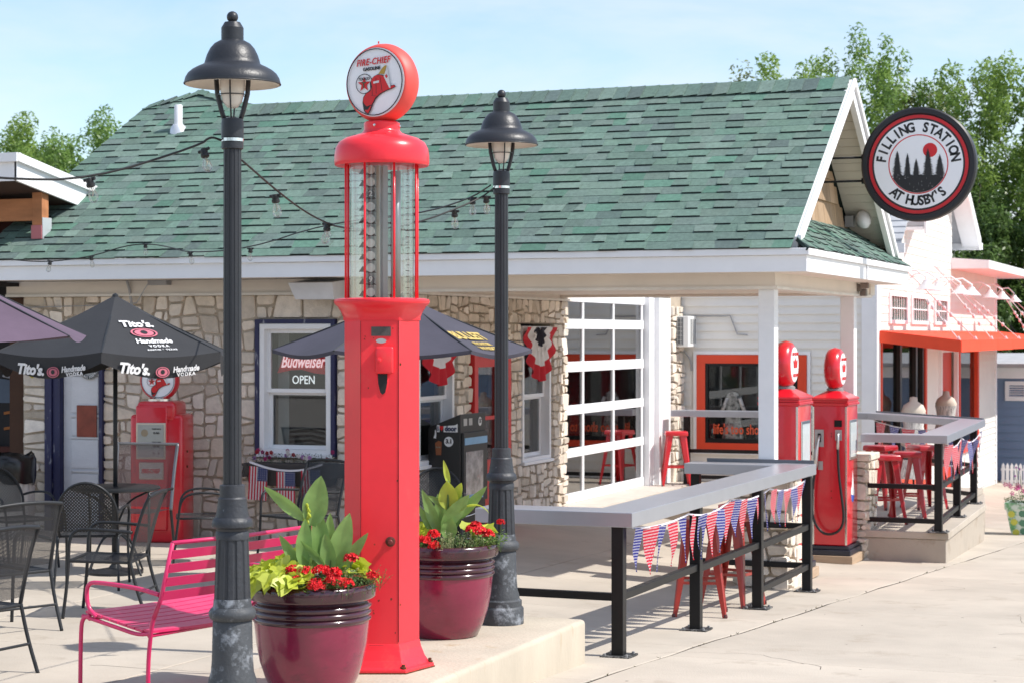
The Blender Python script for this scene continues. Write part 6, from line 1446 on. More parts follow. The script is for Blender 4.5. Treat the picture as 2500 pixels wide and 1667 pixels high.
# flower box
fb = thing('window_box', 'dark wooden flower box with scrolled ends under the navy-framed window', 'window box', (-9.08, 17.7, .6), world=True)
WB = M('box_wood', (.06, .05, .045), .8, var=.2, vs=5, bump=.3)
MB().prism([(-9.50, 17.62, .60), (-8.66, 17.62, .60), (-8.60, 17.62, .82), (-9.56, 17.62, .82)], (0, .25, 0)).build('trough', WB, fb, bevel=.01)
for s, x in ((-1, -9.56), (1, -8.60)): MB().lathe([(.07, 0), (.07, .27)], 20, Matrix.Translation((x, 17.61, .75)) @ Matrix.Rotation(-PI / 2, 4, 'X')).build('scroll_end', WB, fb, smooth=40)
rd = random.Random(11)
wf = thing('box_flowers', 'small pink, white and dark red flowers growing in the window box', 'flowers', (-9.08, 17.72, .8), world=True)
mats3 = [M('petal_magenta', (.35, .02, .12), .7), M('petal_white', (.65, .6, .6), .7), M('petal_red', (.30, .01, .02), .7), M('petal_lilac', (.4, .2, .45), .7)]
for i in range(26):
    x = rd.uniform(-9.5, -8.66); y = 17.62 + rd.uniform(0, .18); z = .86 + rd.uniform(0, .09); m = MB()
    for k in range(5):
        a = 2 * PI * k / 5 + i; c = Vector((x + .012 * math.cos(a), y, z + .012 * math.sin(a))); m.prism([c + Vector((.011 * math.cos(b), 0, .011 * math.sin(b))) for b in [2 * PI * q / 6 for q in range(6)]], (0, .003, 0))
    m.build('flower', mats3[i % 4], wf)
m = MB()
for i in range(420):
    x = rd.uniform(-9.52, -8.64); y = 17.62 + rd.uniform(0, .2); z = .80 + rd.uniform(0, .11); a = rd.uniform(0, 6.3); s = rd.uniform(.01, .022); m.add([(x, y, z), (x + s * math.cos(a), y - .005, z + s * .6), (x + s * math.cos(a + .6), y, z + s)], [(0, 1, 2)])
o = m.build('box_leaves', M('dark_leaf', (.03, .05, .03), .7, var=.3), wf); o['kind'] = 'stuff'
# flag bunting
fl = thing('flag_bunting', 'white tape hung with three small American flags on the window box', 'bunting', (-9.08, 17.58, .8), world=True)
MB().tube(smoothpts([(-9.46, 17.57, .835), (-9.25, 17.57, .775), (-9.05, 17.57, .755), (-8.85, 17.57, .77), (-8.66, 17.57, .83)]), .013, 4).build('tape', M('tape_white'), fl)
FR = M('flag_red', (.45, .02, .04), .85); FW = M('flag_white', (.62, .6, .6), .85); FBl = M('flag_blue', (.02, .03, .12), .85)
for (x, zt_, lean) in ((-9.36, .79, -.05), (-9.06, .745, .0), (-8.79, .77, .06)):
    mx_ = Matrix.Translation((x, 17.565, zt_)) @ Matrix.Rotation(-lean, 4, 'Y') @ Matrix.Rotation(.04, 4, 'Z'); w_, h_ = .20, .33
    f_ = MB().box((-w_ / 2, 0, -h_), (w_ / 2, .003, 0), mx_).build('flag', FW, fl)
    for k in range(7): xx = -w_ / 2 + k * 2 * w_ / 13; MB().box((xx, -.003, -h_), (xx + w_ / 13, -.0005, 0 if k < 3 else (-h_ * .42 if xx + w_ / 13 > w_ * .0 else 0)), mx_).build('red_stripe', FR, f_)
    MB().box((-w_ * .04, -.004, -h_ * .42), (w_ / 2, -.001, 0), mx_).build('star_field', FBl, f_)
    m = MB()
    for a in range(5):
        for b in range(6): m.disc(mx_ @ Vector((-w_ * .04 + .012 + a * .0215, -.005, -.012 - b * .0225)), .0042, (0, -1, 0), .001, 5)
    o = m.build('stars', FW, f_); o['kind'] = 'stuff'
# fan buntings
def fan(y, z, label):
    t = thing('fan_bunting', label, 'bunting', (-7.8, y, z), world=True, group='pleated fan bunting on the side windows')
    def seg(r0, r1, mat, name, k):
        vs, fs = grid_surf(lambda u, v: (-7.80 + .012 * math.cos(u * PI * 14) * (.3 + r0 + (r1 - r0) * v) * 2 + .003 * k, y - math.cos(PI * u) * (r0 + (r1 - r0) * v) * .50, z - math.sin(PI * u) * (r0 + (r1 - r0) * v) * .62 - .02), 56, 2)
        MB().add(vs, fs).build(name, mat, t, smooth=True)
    seg(.72, 1.0, M('fan_red', (.50, .012, .025), .85), 'red_band', 0); seg(.36, .72, M('fan_white', (.68, .66, .66), .85), 'white_band', 0); seg(.06, .36, M('fan_navy', (.015, .016, .03), .85), 'navy_band', 0)
    m = MB()
    for i in range(5):
        a = PI * (i + .5) / 5; c = Vector((-7.775, y - math.cos(a) * .24, z - .02 - math.sin(a) * .30)); st = []
        for q in range(10): rr_ = .04 if q % 2 == 0 else .016; st.append(c + Vector((0, rr_ * math.cos(PI / 2 + q * PI / 5), rr_ * math.sin(PI / 2 + q * PI / 5))))
        m.prism(st, (.004, 0, 0))
    o = m.build('stars', M('fan_white'), t)
fan(18.5, 2.22, 'pleated red, white and navy fan bunting on the side window behind the tall pump')
fan(21.45, 2.20, 'pleated red, white and navy fan bunting on the side window next to the garage door')
# round sign and paper on the back door, hanging lime lantern
t = thing('round_door_sign', 'small round grey sign with star on the old white door', 'sign', (-11.53, 17.9, 1.78), world=True)
m = MB(); m.disc((-11.53, 17.90, 1.755), .125, (0, -1, 0), .012, 28); m.build('disc', M('sign_grey', (.35, .36, .36), .6), t)
m = MB(); ring(m, .085, .118, .003, frame((-11.53, 17.885, 1.755), (1, 0, 0)), 28); m.build('ring', M('ring_dark', (.07, .08, .08), .6), t)
m = MB(); [m.add(*glyphs(ch, .034, bold=.03), frame((-11.53, 17.881, 1.755), (1, 0, 0)) @ Matrix.Translation((.102 * math.cos(a), .102 * math.sin(a), 0)) @ Matrix.Rotation(a + PI / 2, 4, 'Z')) for ch, a in [(c, R(200 + 140 * i / 14)) for i, c in enumerate('FILLING STATION') if c != ' ']]; m.build('lettering', M('print_white'), t)
m = MB(); st = [(.07 * (1 if q % 2 == 0 else .4) * math.cos(PI / 2 + q * PI / 5), .07 * (1 if q % 2 == 0 else .4) * math.sin(PI / 2 + q * PI / 5)) for q in range(10)]; flat(m, st, .003, frame((-11.53, 17.885, 1.755), (1, 0, 0))); m.build('star', M('ring_dark'), t)
pp = MB().box((-11.68, 17.895, 1.03), (-11.44, 17.903, 1.36)).build('brown_notice', M('notice_brown', (.25, .055, .03), .6, var=.3, vs=6, bump=.2, bs=15)); tag(pp, 'faded rust brown paper notice taped to the old white door', 'notice')
ln = thing('lime_lantern', 'small lime and yellow plastic lantern hanging beside the navy door post', 'lantern', (-12.15, 17.78, 1.65), world=True)
MB().lathe([(.045, 1.72), (.05, 1.90), (.03, 1.92)], 14, Matrix.Translation((-12.15, 17.78, 0))).build('green_body', M('lime', (.20, .42, .02), .4), ln, smooth=40); MB().lathe([(.0, 1.64), (.03, 1.66), (.05, 1.69), (.052, 1.73), (.04, 1.74)], 14, Matrix.Translation((-12.15, 17.78, 0))).build('yellow_base', M('yellow_plastic', (.6, .5, .03), .4), ln, smooth=40)
# freezer cabinet
fz = thing('black_freezer', 'black glass-door freezer with stickers on its side standing against the stone wall', 'freezer', (-7.65, 18.6, 0), world=True)
x0, x1, y0, y1 = -7.85, -7.50, 18.3, 18.98
SXF = lambda x: -7.85 + (x + 7.83) * .686
MB().hexa([(x0, y0, .12), (x1, y0, .12), (x1, y1, .12), (x0, y1, .12), (x0, y0, 1.17), (x1, y0, 1.31), (x1, y1, 1.31), (x0, y1, 1.17)]).build('cabinet', M('freezer_black', (.012, .012, .013), .4, var=.1), fz, bevel=.008)
MB().box((x0 + .03, y0 + .03, 0), (x1 - .03, y1 - .03, .12)).build('plinth', BLACK(), fz)
fd = MB().box((x1, y0 + .02, .42), (x1 + .03, y1 - .02, 1.12)).build('door', M('freezer_black'), fz, bevel=.005)
MB().box((x1 + .03, y0 + .07, .50), (x1 + .034, y1 - .15, .93)).build('display_glass', M('display_pic', (.40, .36, .33), .15, var=.6, vs=7, dirt=(.45, .1, .08), dscale=4, damt=.36), fd)
MB().box((x1 + .03, y0 + .04, 1.00), (x1 + .036, y1 - .04, 1.07)).build('blue_strip', M('strip_blue', (.22, .42, .62), .4), fd); MB().box((x1 + .03, y0 + .07, .45), (x1 + .034, y1 - .15, .50)).build('blue_strip', M('strip_blue'), fd)
MB().tube(smoothpts([(x1 + .02, y0 - .1, .30), (x1 + .06, y0 + .1, .29), (x1 + .08, y1, .36)]), .008, 6).build('handle', CHROME(), fz, smooth=True)
fy = y0 - .004
def sticker(pts, mat, name='sticker', k=0): m = MB(); m.prism([(SXF(x), fy - .001 - .002 * k, z) for x, z in pts], (0, .0015, 0)); return m.build(name, mat, fz)
sticker([(-7.58, 1.13), (-7.36, 1.13), (-7.36, 1.215), (-7.40, 1.20), (-7.58, 1.19)], WPR)
m = MB(); letterfit(m, 'door', .13, .055, (SXF(-7.465), fy - .006, 1.165), bold=.05); m.build('lettering', M('print_navy', (.03, .04, .09), .5), fz); m = MB(); letterfit(m, 'i', .012, .05, (SXF(-7.665), fy - .006, 1.165), bold=.05); m.build('lettering', M('print_navy', (.03, .04, .09), .5), fz)
sticker([(-7.685, 1.13), (-7.645, 1.13), (-7.645, 1.20), (-7.685, 1.20)], WPR)
hp = [(-7.61 + .032 * (16 * math.sin(a) ** 3) / 16, 1.17 + .030 * (13 * math.cos(a) - 5 * math.cos(2 * a) - 2 * math.cos(3 * a) - math.cos(4 * a)) / 16) for a in [2 * PI * i / 20 for i in range(20)]]
sticker(hp, M('print_red'), 'heart', 2)
sticker([(-7.50 + x * 1.45, 1.035 + z) for x, z in circ(.05, 20)], WPR); m = MB(); letterfit(m, '3.1', .06, .045, (SXF(-7.50), fy - .006, 1.04), bold=.04); m.build('lettering', M('print_black'), fz)
sticker([(-7.70, .90), (-7.62, .90), (-7.61, 1.03), (-7.66, 1.045), (-7.715, 1.02)], M('sticker_brown', (.25, .08, .03), .5)); m = MB(); letterfit(m, 'State Park', .052, .018, (SXF(-7.662), fy - .006, .98), bold=.02); m.build('lettering', M('badge_tan'), fz)
sticker([(-7.74, 1.07), (-7.70, 1.065), (-7.695, 1.10), (-7.70, 1.14), (-7.715, 1.155), (-7.72, 1.11)], WPR)
for i, yy in enumerate((18.38, 18.52)): MB().box((x1 + .001, yy, 1.19), (x1 + .004, yy + .09, 1.26)).build('sticker', M('print_dim', (.45, .44, .42), .6), fz)
m = MB(); m.disc((x1 + .001, 18.82, 1.22), .045, (1, 0, 0), .004, 18); m.build('sticker', WPR, fz); m = MB(); letterfit(m, '131', .05, .045, (x1 + .006, 18.82, 1.225), (0, 1, 0), bold=.02); m.build('lettering', M('print_black'), fz)
# ================================================================ PLANTERS
RIM = M('rim_glaze', (.045, .006, .014), .2, var=.3, vs=6, coat=.6, dirt=(.10, .008, .03), dscale=3, damt=.40)
POT = M('plum_glaze', (.21, .010, .045), .25, var=.22, vs=3, coat=.5, dirt=(.10, .007, .03), dscale=1.6, damt=.42, stretch=(1, 1, 2))
def pot(loc, label, rz=0):
    t = thing('glazed_pot', label, 'flower pot', loc, rz, group='plum glazed pots on the island')
    prof = [(.185, 0), (.20, .005), (.235, .08), (.262, .16), (.280, .25), (.288, .33), (.292, .365)]
    prof += [(.300, .370), (.304, .382), (.298, .392), (.292, .396), (.299, .402), (.305, .414), (.299, .424), (.293, .428), (.300, .434), (.306, .446), (.300, .456), (.290, .462), (.286, .468)]
    prof += [(.296, .475), (.318, .482), (.326, .495), (.327, .535), (.322, .552), (.310, .558), (.300, .553), (.297, .50)]
    MB().lathe(prof[:7], 64, caps=True).build('pot', POT, t, smooth=60); MB().lathe(prof[6:], 64, caps=False).build('banded_rim', RIM, t, smooth=60)
    MB().lathe([(0, .50), (.296, .505)], 32, caps=False).build('soil', M('soil', (.035, .022, .015), .95, bump=.8, bs=60), t)
    return t
pot((-4.53, 9.07, .29), 'plum glazed flower pot in front of the tall red pump')
pot((-4.64, 11.07, .29), 'plum glazed flower pot between the tall red pump and the farther lamp post', 1.3)
def leafmat(name, rgb, vein=None, rough=.4, tr=.35):
    m = M(name, rgb, rough, var=.12, vs=14, pvar=.14)
    t = m.node_tree; o = [n for n in t.nodes if n.type == 'OUTPUT_MATERIAL'][0]; p = [n for n in t.nodes if n.type == 'BSDF_PRINCIPLED'][0]
    if not any(n.type == 'BSDF_TRANSLUCENT' for n in t.nodes):
        trn = N(t, 'ShaderNodeBsdfTranslucent'); ms = N(t, 'ShaderNodeMixShader'); ms.inputs[0].default_value = tr; src = p.inputs['Base Color'].links[0].from_socket
        t.links.new(src, trn.inputs[0]); t.links.new(p.outputs[0], ms.inputs[1]); t.links.new(trn.outputs[0], ms.inputs[2]); t.links.new(ms.outputs[0], o.inputs[0])
    return m
CAN = leafmat('canna_leaf', (.26, .42, .12)); CANY = leafmat('canna_leaf_yellow', (.46, .55, .07)); STEM = leafmat('green_stem', (.12, .22, .05))
LIME = leafmat('lime_leaf', (.52, .58, .06)); SPR = leafmat('sprig_green', (.12, .20, .06)); VER = M('verbena_red', (.66, .008, .014), .6, var=.15, pvar=.25); GRN = leafmat('filler_leaf', (.07, .14, .035))
def blade(base, az, L, W, lean0, lean1, fold=.35, twist=0., nseg=10, wav=.0, rd=random):
    """lance-shaped leaf: starts leaning lean0 from vertical, ends lean1; folded along the midrib"""
    vs = []; p = Vector(base); h_ = Vector((math.cos(az), math.sin(az), 0)); side = Vector((-math.sin(az), math.cos(az), 0)); up = Vector((0, 0, 1))
    for k in range(nseg + 1):
        t = k / nseg; a = lean0 + (lean1 - lean0) * t; d = up * math.cos(a) + h_ * math.sin(a); n_ = h_ * math.cos(a) - up * math.sin(a)
        w_ = W * .5 * (math.sin(PI * min(1, t * .92 + .04) ** .78) ** .9) * (1 - .0 * t) if k < nseg else .001
        w_ = max(w_, .004 if k < nseg else .0008); s_ = (side * math.cos(twist * t) + n_ * math.sin(twist * t))
        fd = fold * (1 - .5 * t)
        ww = wav * math.sin(t * 16)
        for u in (-1, -.5, 0, .5, 1): vs.append(p + s_ * (w_ * u) - n_ * (w_ * (abs(u) ** 1.4) * fd) * -1 + n_ * ww * u * u * w_)
        p = p + d * (L / nseg)
    return vs, [(k * 5 + i, k * 5 + i + 1, (k + 1) * 5 + i + 1, (k + 1) * 5 + i) for k in range(nseg) for i in range(4)]
def canna(loc, label, leaves, stalks):
    t = thing('canna_lily', label, 'plant', loc)
    for (x, y, z, az, L, W, l0, l1, mat, tw, ti) in leaves:
        vs, fs = blade((x, y, z), az, L, W, l0, l1, .38, tw, wav=.10); b = Vector((x, y, z)); rm = Matrix.Rotation(R(ti), 4, Vector((math.cos(az), math.sin(az), 0)))
        vs = [b + rm @ (Vector(q) - b) for q in vs]; MB().add(vs, fs).build('leaf', mat, t, smooth=True)
    for (x, y, h_, lx, ly) in stalks: MB().tube(smoothpts([(x, y, 0), (x + lx * .4, y + ly * .4, h_ * .5), (x + lx, y + ly, h_)]), .009, 6).build('stalk', STEM, t, smooth=True)
    return t
def az_(deg): return A + R(deg)      # 0 = right in the picture, 90 = away
Lf = []
def lf(x, d, z, tip, L, W, bend=.12, mat=None, deg=-90, l0=.0, tw=0.):   # broad face to the front, tip = degrees to the right of upright
    c, s = math.cos(A), math.sin(A); Lf.append((x * c - d * s, x * s + d * c, z, az_(deg), L, W, l0, l0 + bend, mat or CAN, tw, -tip if deg == -90 else tip))
lf(-.01, .0, .33, 11, .26, .13, .10); lf(-.045, .0, .36, -50, .27, .065, .25, tw=.3); lf(-.05, -.03, .13, 3, .24, .085, .1); lf(-.08, .03, .12, -30, .19, .055, .3)
lf(.045, .03, .12, -5, .30, .10, .1); lf(.09, -.04, .10, -8, .20, .08, .2); lf(.10, .0, .10, 16, .31, .115, .15); lf(.115, .03, .08, 37, .27, .065, .2)
lf(.06, -.05, .13, -42, .18, .04, .3, tw=.5); lf(.07, .08, .18, 2, .21, .06, .1); lf(-.09, -.02, .12, -70, .11, .06, .5); lf(-.02, .06, .1, 14, .26, .08, .1); lf(.0, -.04, .04, -20, .16, .05, .3)
lf(.05, .06, .0, 60, .2, .06, .3, deg=90, l0=.3)
c1 = canna((-4.53, 9.09, .80), 'canna lily with broad blue-green leaves in the pot before the tall pump', Lf, [(-.03, 0, .42, .01, 0), (.08, 0, .16, .02, 0), (-.06, 0, .18, -.0, 0), (.05, .04, .2, 0, 0)])
m = MB()
for k in range(16): m.lathe([(0, 0), (.007, .007), (.005, .016), (0, .024)], 6, Matrix.Translation((-.02 + random.gauss(0, .010), random.gauss(0, .01) - .03, .34 + k * .006)))
m.build('bud_cluster', LIME, c1, smooth=True)
Lf = []
lf(.01, -.02, .40, -13, .15, .035, .05, CANY); lf(.01, -.02, .25, -4, .18, .12, .5, CANY); lf(.04, -.01, .30, 22, .13, .055, .7, CANY); lf(-.05, .0, .10, -21, .29, .07, .15); lf(-.02, .0, .27, -58, .12, .04, .3)
lf(-.07, .03, .08, -30, .23, .05, .2); lf(-.03, -.03, .14, 39, .26, .095, .2); lf(.0, -.06, .08, 12, .13, .10, .3); lf(.05, .03, .18, 42, .28, .065, .2); lf(.06, -.03, .22, -14, .24, .06, 2.3, CANY, deg=0, l0=.5)
lf(-.04, .05, .1, -5, .24, .07, .1); lf(.03, .05, .12, 10, .26, .08, .1); lf(-.16, .0, .06, -35, .24, .05, .3); lf(-.18, .04, .06, -15, .26, .05, .2); lf(.0, .02, .12, 3, .2, .07, .1)
canna((-4.62, 11.07, .80), 'canna lily with narrower yellow-tipped leaves in the farther pot', Lf, [(.01, -.02, .42, .0, 0), (.03, 0, .28, .02, 0), (-.05, 0, .15, 0, 0)])
# lime sweet potato vine, verbena, fillers
def heart(p, n_, up, s):
    """lobed leaf, slightly cupped"""
    n_ = Vector(n_).normalized(); up = Vector(up); up = (up - n_ * up.dot(n_)).normalized(); sd_ = n_.cross(up); p = Vector(p)
    out = [(0, -.55), (.18, -.62), (.42, -.48), (.50, -.2), (.62, .02), (.34, .12), (.22, .38), (0, .75), (-.22, .38), (-.34, .12), (-.62, .02), (-.50, -.2), (-.42, -.48), (-.18, -.62)]
    vs = [p] + [p + sd_ * (x * s) + up * (y * s) + n_ * (abs(x) * s * .30 - (y > .3) * s * .12) for x, y in out]
    return vs, [(0, i, i % 14 + 1) for i in range(1, 15)]
def pot_pos(pc, deg, r): a = az_(deg); return Vector((pc[0] + r * math.cos(a), pc[1] + r * math.sin(a), pc[2]))
def vine(pc, a0, a1, n, label, seed, hmax=.12):
    rd = random.Random(seed); t = thing('sweet_potato_vine', label, 'plant', pc)
    for i in range(n):
        deg = rd.uniform(a0, a1); r = .36 * math.sqrt(rd.uniform(.12, 1)); a = az_(deg); z = rd.uniform(.02, hmax) * (1.3 - r / .36) + (.0 if r < .3 else -.01) + .02
        p = Vector((r * math.cos(a), r * math.sin(a), z)); out = Vector((math.cos(a), math.sin(a), 0))
        n_ = Vector((rd.gauss(0, .45), rd.gauss(0, .45), rd.uniform(.5, 1))) + out * rd.uniform(.1, .8); d = out * 1.0 + Vector((rd.gauss(0, .5), rd.gauss(0, .5), -.3))
        vs, fs = heart(p, n_, d, rd.uniform(.055, .095)); MB().add(vs, fs).build('leaf', LIME, t)
    return t
P1 = (-4.53, 9.07, .835); P2 = (-4.64, 11.07, .835)
def verbena(pc, spots, label, seed):
    rd = random.Random(seed); t = thing('red_verbena', label, 'plant', pc)
    for (deg, r, z, s) in spots:
        a = az_(deg); c = Vector((r * math.cos(a), r * math.sin(a), z)); m = MB()
        for i in range(46):
            th = rd.uniform(0, 2 * PI); ph = math.acos(rd.uniform(-.2, 1)); d = Vector((math.sin(ph) * math.cos(th), math.sin(ph) * math.sin(th), math.cos(ph) * .8)); q = c + d * s; ax_ = d.orthogonal().normalized(); ay = d.cross(ax_); rp_ = s * .36
            vs = [q] + [q + (ax_ * math.cos(b) + ay * math.sin(b)) * rp_ * (1 if k % 2 else .62) + d * (.004 + rd.gauss(0, .003)) for k, b in enumerate([2 * PI * k / 10 + th for k in range(10)])]
            m.add(vs, [(0, k, k % 10 + 1) for k in range(1, 11)])
        h_ = m.build('flower_head', VER, t)
        MB().tube([c - Vector((0, 0, .09)), c], .002, 4).build('stem', STEM, h_)
    return t
def filler(pc, a0, a1, n, label, seed, mat, hmax=.10, thin=False, r0=.05, r1=.33):
    rd = random.Random(seed); m = MB()
    for i in range(n):
        deg = rd.uniform(a0, a1); r = rd.uniform(r0, r1); a = az_(deg); x, y = r * math.cos(a), r * math.sin(a); h_ = hmax * rd.uniform(.35, 1); lx = rd.gauss(0, .02) + .02 * math.cos(a); ly = rd.gauss(0, .02) + .02 * math.sin(a)
        m.tube([(x, y, -.04), (x + lx, y + ly, h_)], .0008, 3)
        for k in range(12 if thin else 9):
            u = rd.uniform(.3, 1.1); b = rd.uniform(0, 6.3); s = rd.uniform(.009, .018) * (.9 if thin else 1.4); c = Vector((x + lx * u, y + ly * u, -.04 + (h_ + .04) * u)); d = Vector((math.cos(b), math.sin(b), rd.uniform(-.2, .8))) * s; e = Vector((-math.sin(b), math.cos(b), 0)) * s * (.22 if thin else .45)
            m.add([c, c + d * .5 + e, c + d, c + d * .5 - e], [(0, 1, 2, 3)])
    o = m.build('filler_foliage', mat, None, loc=pc, kind='stuff'); o['label'] = label; return o
vine(P1, 95, 272, 170, 'lime sweet potato vine spilling over the left rim of the nearer pot', 3)
vine((P1[0], P1[1], P1[2]), 20, 60, 14, 'lime sweet potato vine at the right rear of the nearer pot', 8, .14)
verbena(P1, [(-100, .26, .045, .033), (-80, .29, .03, .042), (-92, .22, .085, .036), (-62, .29, .045, .040), (-50, .30, .03, .034), (-70, .2, .09, .036), (-55, .22, .075, .036), (-112, .2, .09, .032), (-5, .20, .13, .034), (-22, .34, .055, .028), (150, .16, .10, .03), (75, .12, .16, .026)], 'red verbena with the big flower heads over the front rim of the nearer pot', 5)
filler(P1, -60, 30, 60, 'soft feathery green sprigs at the right rim of the nearer pot', 4, SPR, .07, True, .18, .37)
filler(P1, -180, 180, 130, 'low dark green leaves filling the soil of the nearer pot', 6, GRN, .05)
filler(P1, -40, 60, 30, 'dry buff seed heads among the green of the nearer pot', 14, M('dry_buff', (.40, .30, .17), .8, pvar=.3), .08, True, .08, .22)
vine(P2, 120, 235, 60, 'lime sweet potato vine at the left of the farther pot, by the pump', 13)
vine(P2, 20, 70, 8, 'few lime leaves at the rear of the farther pot', 18, .16)
verbena(P2, [(-115, .26, .05, .036), (-105, .22, .08, .034), (-100, .29, .02, .034), (-25, .24, .085, .038), (-15, .27, .07, .036), (-32, .20, .10, .036), (5, .34, .13, .022), (-18, .20, .115, .034), (165, .31, .09, .028)], 'red verbena in two clumps in the farther pot', 15)
filler(P2, -100, -35, 60, 'pale feathery white-green filler in the front of the farther pot', 16, leafmat('pale_filler', (.42, .46, .24)), .09, True, .1, .31)
filler(P2, -50, 40, 50, 'leafy green edging at the right rim of the farther pot', 17, leafmat('mid_filler', (.16, .26, .06)), .07, False, .18, .35)
filler(P2, -180, 180, 120, 'low dark green leaves filling the soil of the farther pot', 19, GRN, .05)
# patterned pot on the pavement at the right
pz = ground(-2.95, 26.5)
t = thing('patterned_planter', 'tall white planter printed with green and yellow blooms at the right edge', 'flower pot', (-2.95, 26.5, pz))
PATT = M('floral_print', (.62, .70, .62), .5, var=.1, dirt=(.12, .35, .14), dscale=9, damt=.45)
vs = []
for r, z in ((.155, 0), (.215, .33), (.23, .33), (.24, .42), (.225, .42), (.21, .38)): vs += [(-r, -r, z), (r, -r, z), (r, r, z), (-r, r, z)]
MB().add(vs, [(k * 4 + i, k * 4 + (i + 1) % 4, (k + 1) * 4 + (i + 1) % 4, (k + 1) * 4 + i) for k in range(5) for i in range(4)] + [(0, 1, 2, 3), (20, 21, 22, 23)]).build('pot', PATT, t, bevel=.01)
rd = random.Random(21); m1 = {k: MB() for k in ('g', 'y', 'd')}
for face_ in (((0, -1, 0), (1, 0, 0)), ((1, 0, 0), (0, 1, 0))):
    nn_ = Vector(face_[0]); xx_ = Vector(face_[1])
    for i in range(9):
        z = .05 + (i // 3) * .11 + rd.uniform(-.02, .02); u = -.12 + (i % 3) * .12 + rd.uniform(-.02, .02); off = .155 + .06 * z / .33
        m = m1[('g', 'y', 'd')[i % 3 if face_[0][0] else (i + 1) % 3]]; c = nn_ * (off + .003) + xx_ * u * (.8 + z) + Vector((0, 0, z)); y_ = (Vector((0, 0, 1)) + nn_ * .18).normalized()
        m.prism([c + xx_ * (.04 + .008 * (q % 2)) * math.cos(2 * PI * q / 16) + y_ * (.04 + .008 * (q % 2)) * math.sin(2 * PI * q / 16) for q in range(16)], nn_ * .002)
for k, rgb in (('g', (.12, .35, .14)), ('y', (.55, .55, .08)), ('d', (.08, .22, .14))): m1[k].build('printed_bloom', M('bloom_' + k, rgb, .5), t)
MB().box((-.21, -.21, .37), (.21, .21, .385)).build('soil', M('soil'), t)
fz_ = (-2.95, 26.5, pz + .42)
fp_ = thing('pink_flower_plant', 'bushy plant with pink blooms growing in the patterned planter', 'plant', fz_); rd = random.Random(6); m = MB()
for i in range(900):
    a = rd.uniform(0, 6.3); r = .27 * math.sqrt(rd.random()); z = rd.uniform(-.06, .14) * (1.2 - r / .3); b = rd.uniform(0, 6.3); s = rd.uniform(.015, .035); c = Vector((r * math.cos(a), r * math.sin(a), z)); d = Vector((math.cos(b), math.sin(b), rd.uniform(-.3, .8))) * s; e = Vector((-math.sin(b), math.cos(b), 0)) * s * .4
    m.add([c, c + d * .5 + e, c + d, c + d * .5 - e], [(0, 1, 2, 3)])
m.build('foliage', GRN, fp_)
PNK = M('petal_pink', (.65, .10, .28), .6, pvar=.2)
for i in range(26):
    a = rd.uniform(0, 6.3); r = rd.uniform(.05, .3); c = Vector((r * math.cos(a), r * math.sin(a), rd.uniform(.08, .22))); m = MB()
    for k in range(5): b = 2 * PI * k / 5 + i; m.add([c, c + Vector((.03 * math.cos(b - .4), -.005, .03 * math.sin(b - .4))), c + Vector((.034 * math.cos(b + .4), .005, .034 * math.sin(b + .4)))], [(0, 1, 2)])
    m.build('flower', PNK, fp_)
for i in range(12):
    x = rd.uniform(-.12, .22); y = rd.uniform(-.1, .1); h_ = rd.uniform(.3, .62); st_ = MB().tube([(x * .4, y * .4, 0), (x * .8, y, h_ * .6), (x, y, h_)], .003, 4).build('stem', STEM, fp_)
    MB().disc((x, y, h_), .014, (0, -1, 0), .012, 7).build('flower', M('petal_mauve', (.42, .16, .42), .6), fp_)

# ================================================================ TREES
def leafcloud(name, centers, radii, n, size, mat, parent, seed):
    """leaf-sized faces scattered in fuzzy, upward-drawn sprays"""
    rs = np.random.RandomState(seed); C_ = np.array(centers, float); Rr = np.array(radii, float); pr = Rr ** 2; pr /= pr.sum()
    idx = rs.choice(len(C_), n, p=pr); d = rs.normal(size=(n, 3)); d *= np.minimum(1, 1.75 / np.linalg.norm(d, axis=1))[:, None]; g_ = d * np.array([.50, .50, .78])
    P0 = C_[idx] + g_ * Rr[idx][:, None]
    nr = d / np.linalg.norm(d, axis=1)[:, None] * .6 + rs.normal(scale=.7, size=(n, 3)); nr[:, 2] += .6; nr /= np.linalg.norm(nr, axis=1)[:, None]
    u = np.cross(nr, rs.normal(size=(n, 3))); u /= np.linalg.norm(u, axis=1)[:, None]; v = np.cross(nr, u); s = size * rs.uniform(.5, 1.3, n)[:, None]
    q = np.stack([P0 - u * s * .9, P0 + v * s * .36 + nr * s * .1, P0 + u * s * .9 - nr * s * .25, P0 - v * s * .36 + nr * s * .1], 1).reshape(-1, 3)
    me = bpy.data.meshes.new(name); me.vertices.add(4 * n); me.vertices.foreach_set('co', q.ravel()); me.loops.add(4 * n); me.loops.foreach_set('vertex_index', np.arange(4 * n, dtype=np.int32))
    me.polygons.add(n); me.polygons.foreach_set('loop_start', np.arange(0, 4 * n, 4, dtype=np.int32)); me.polygons.foreach_set('loop_total', np.full(n, 4, np.int32)); me.update(calc_edges=True); me.materials.append(mat)
    return link(name, me, parent)
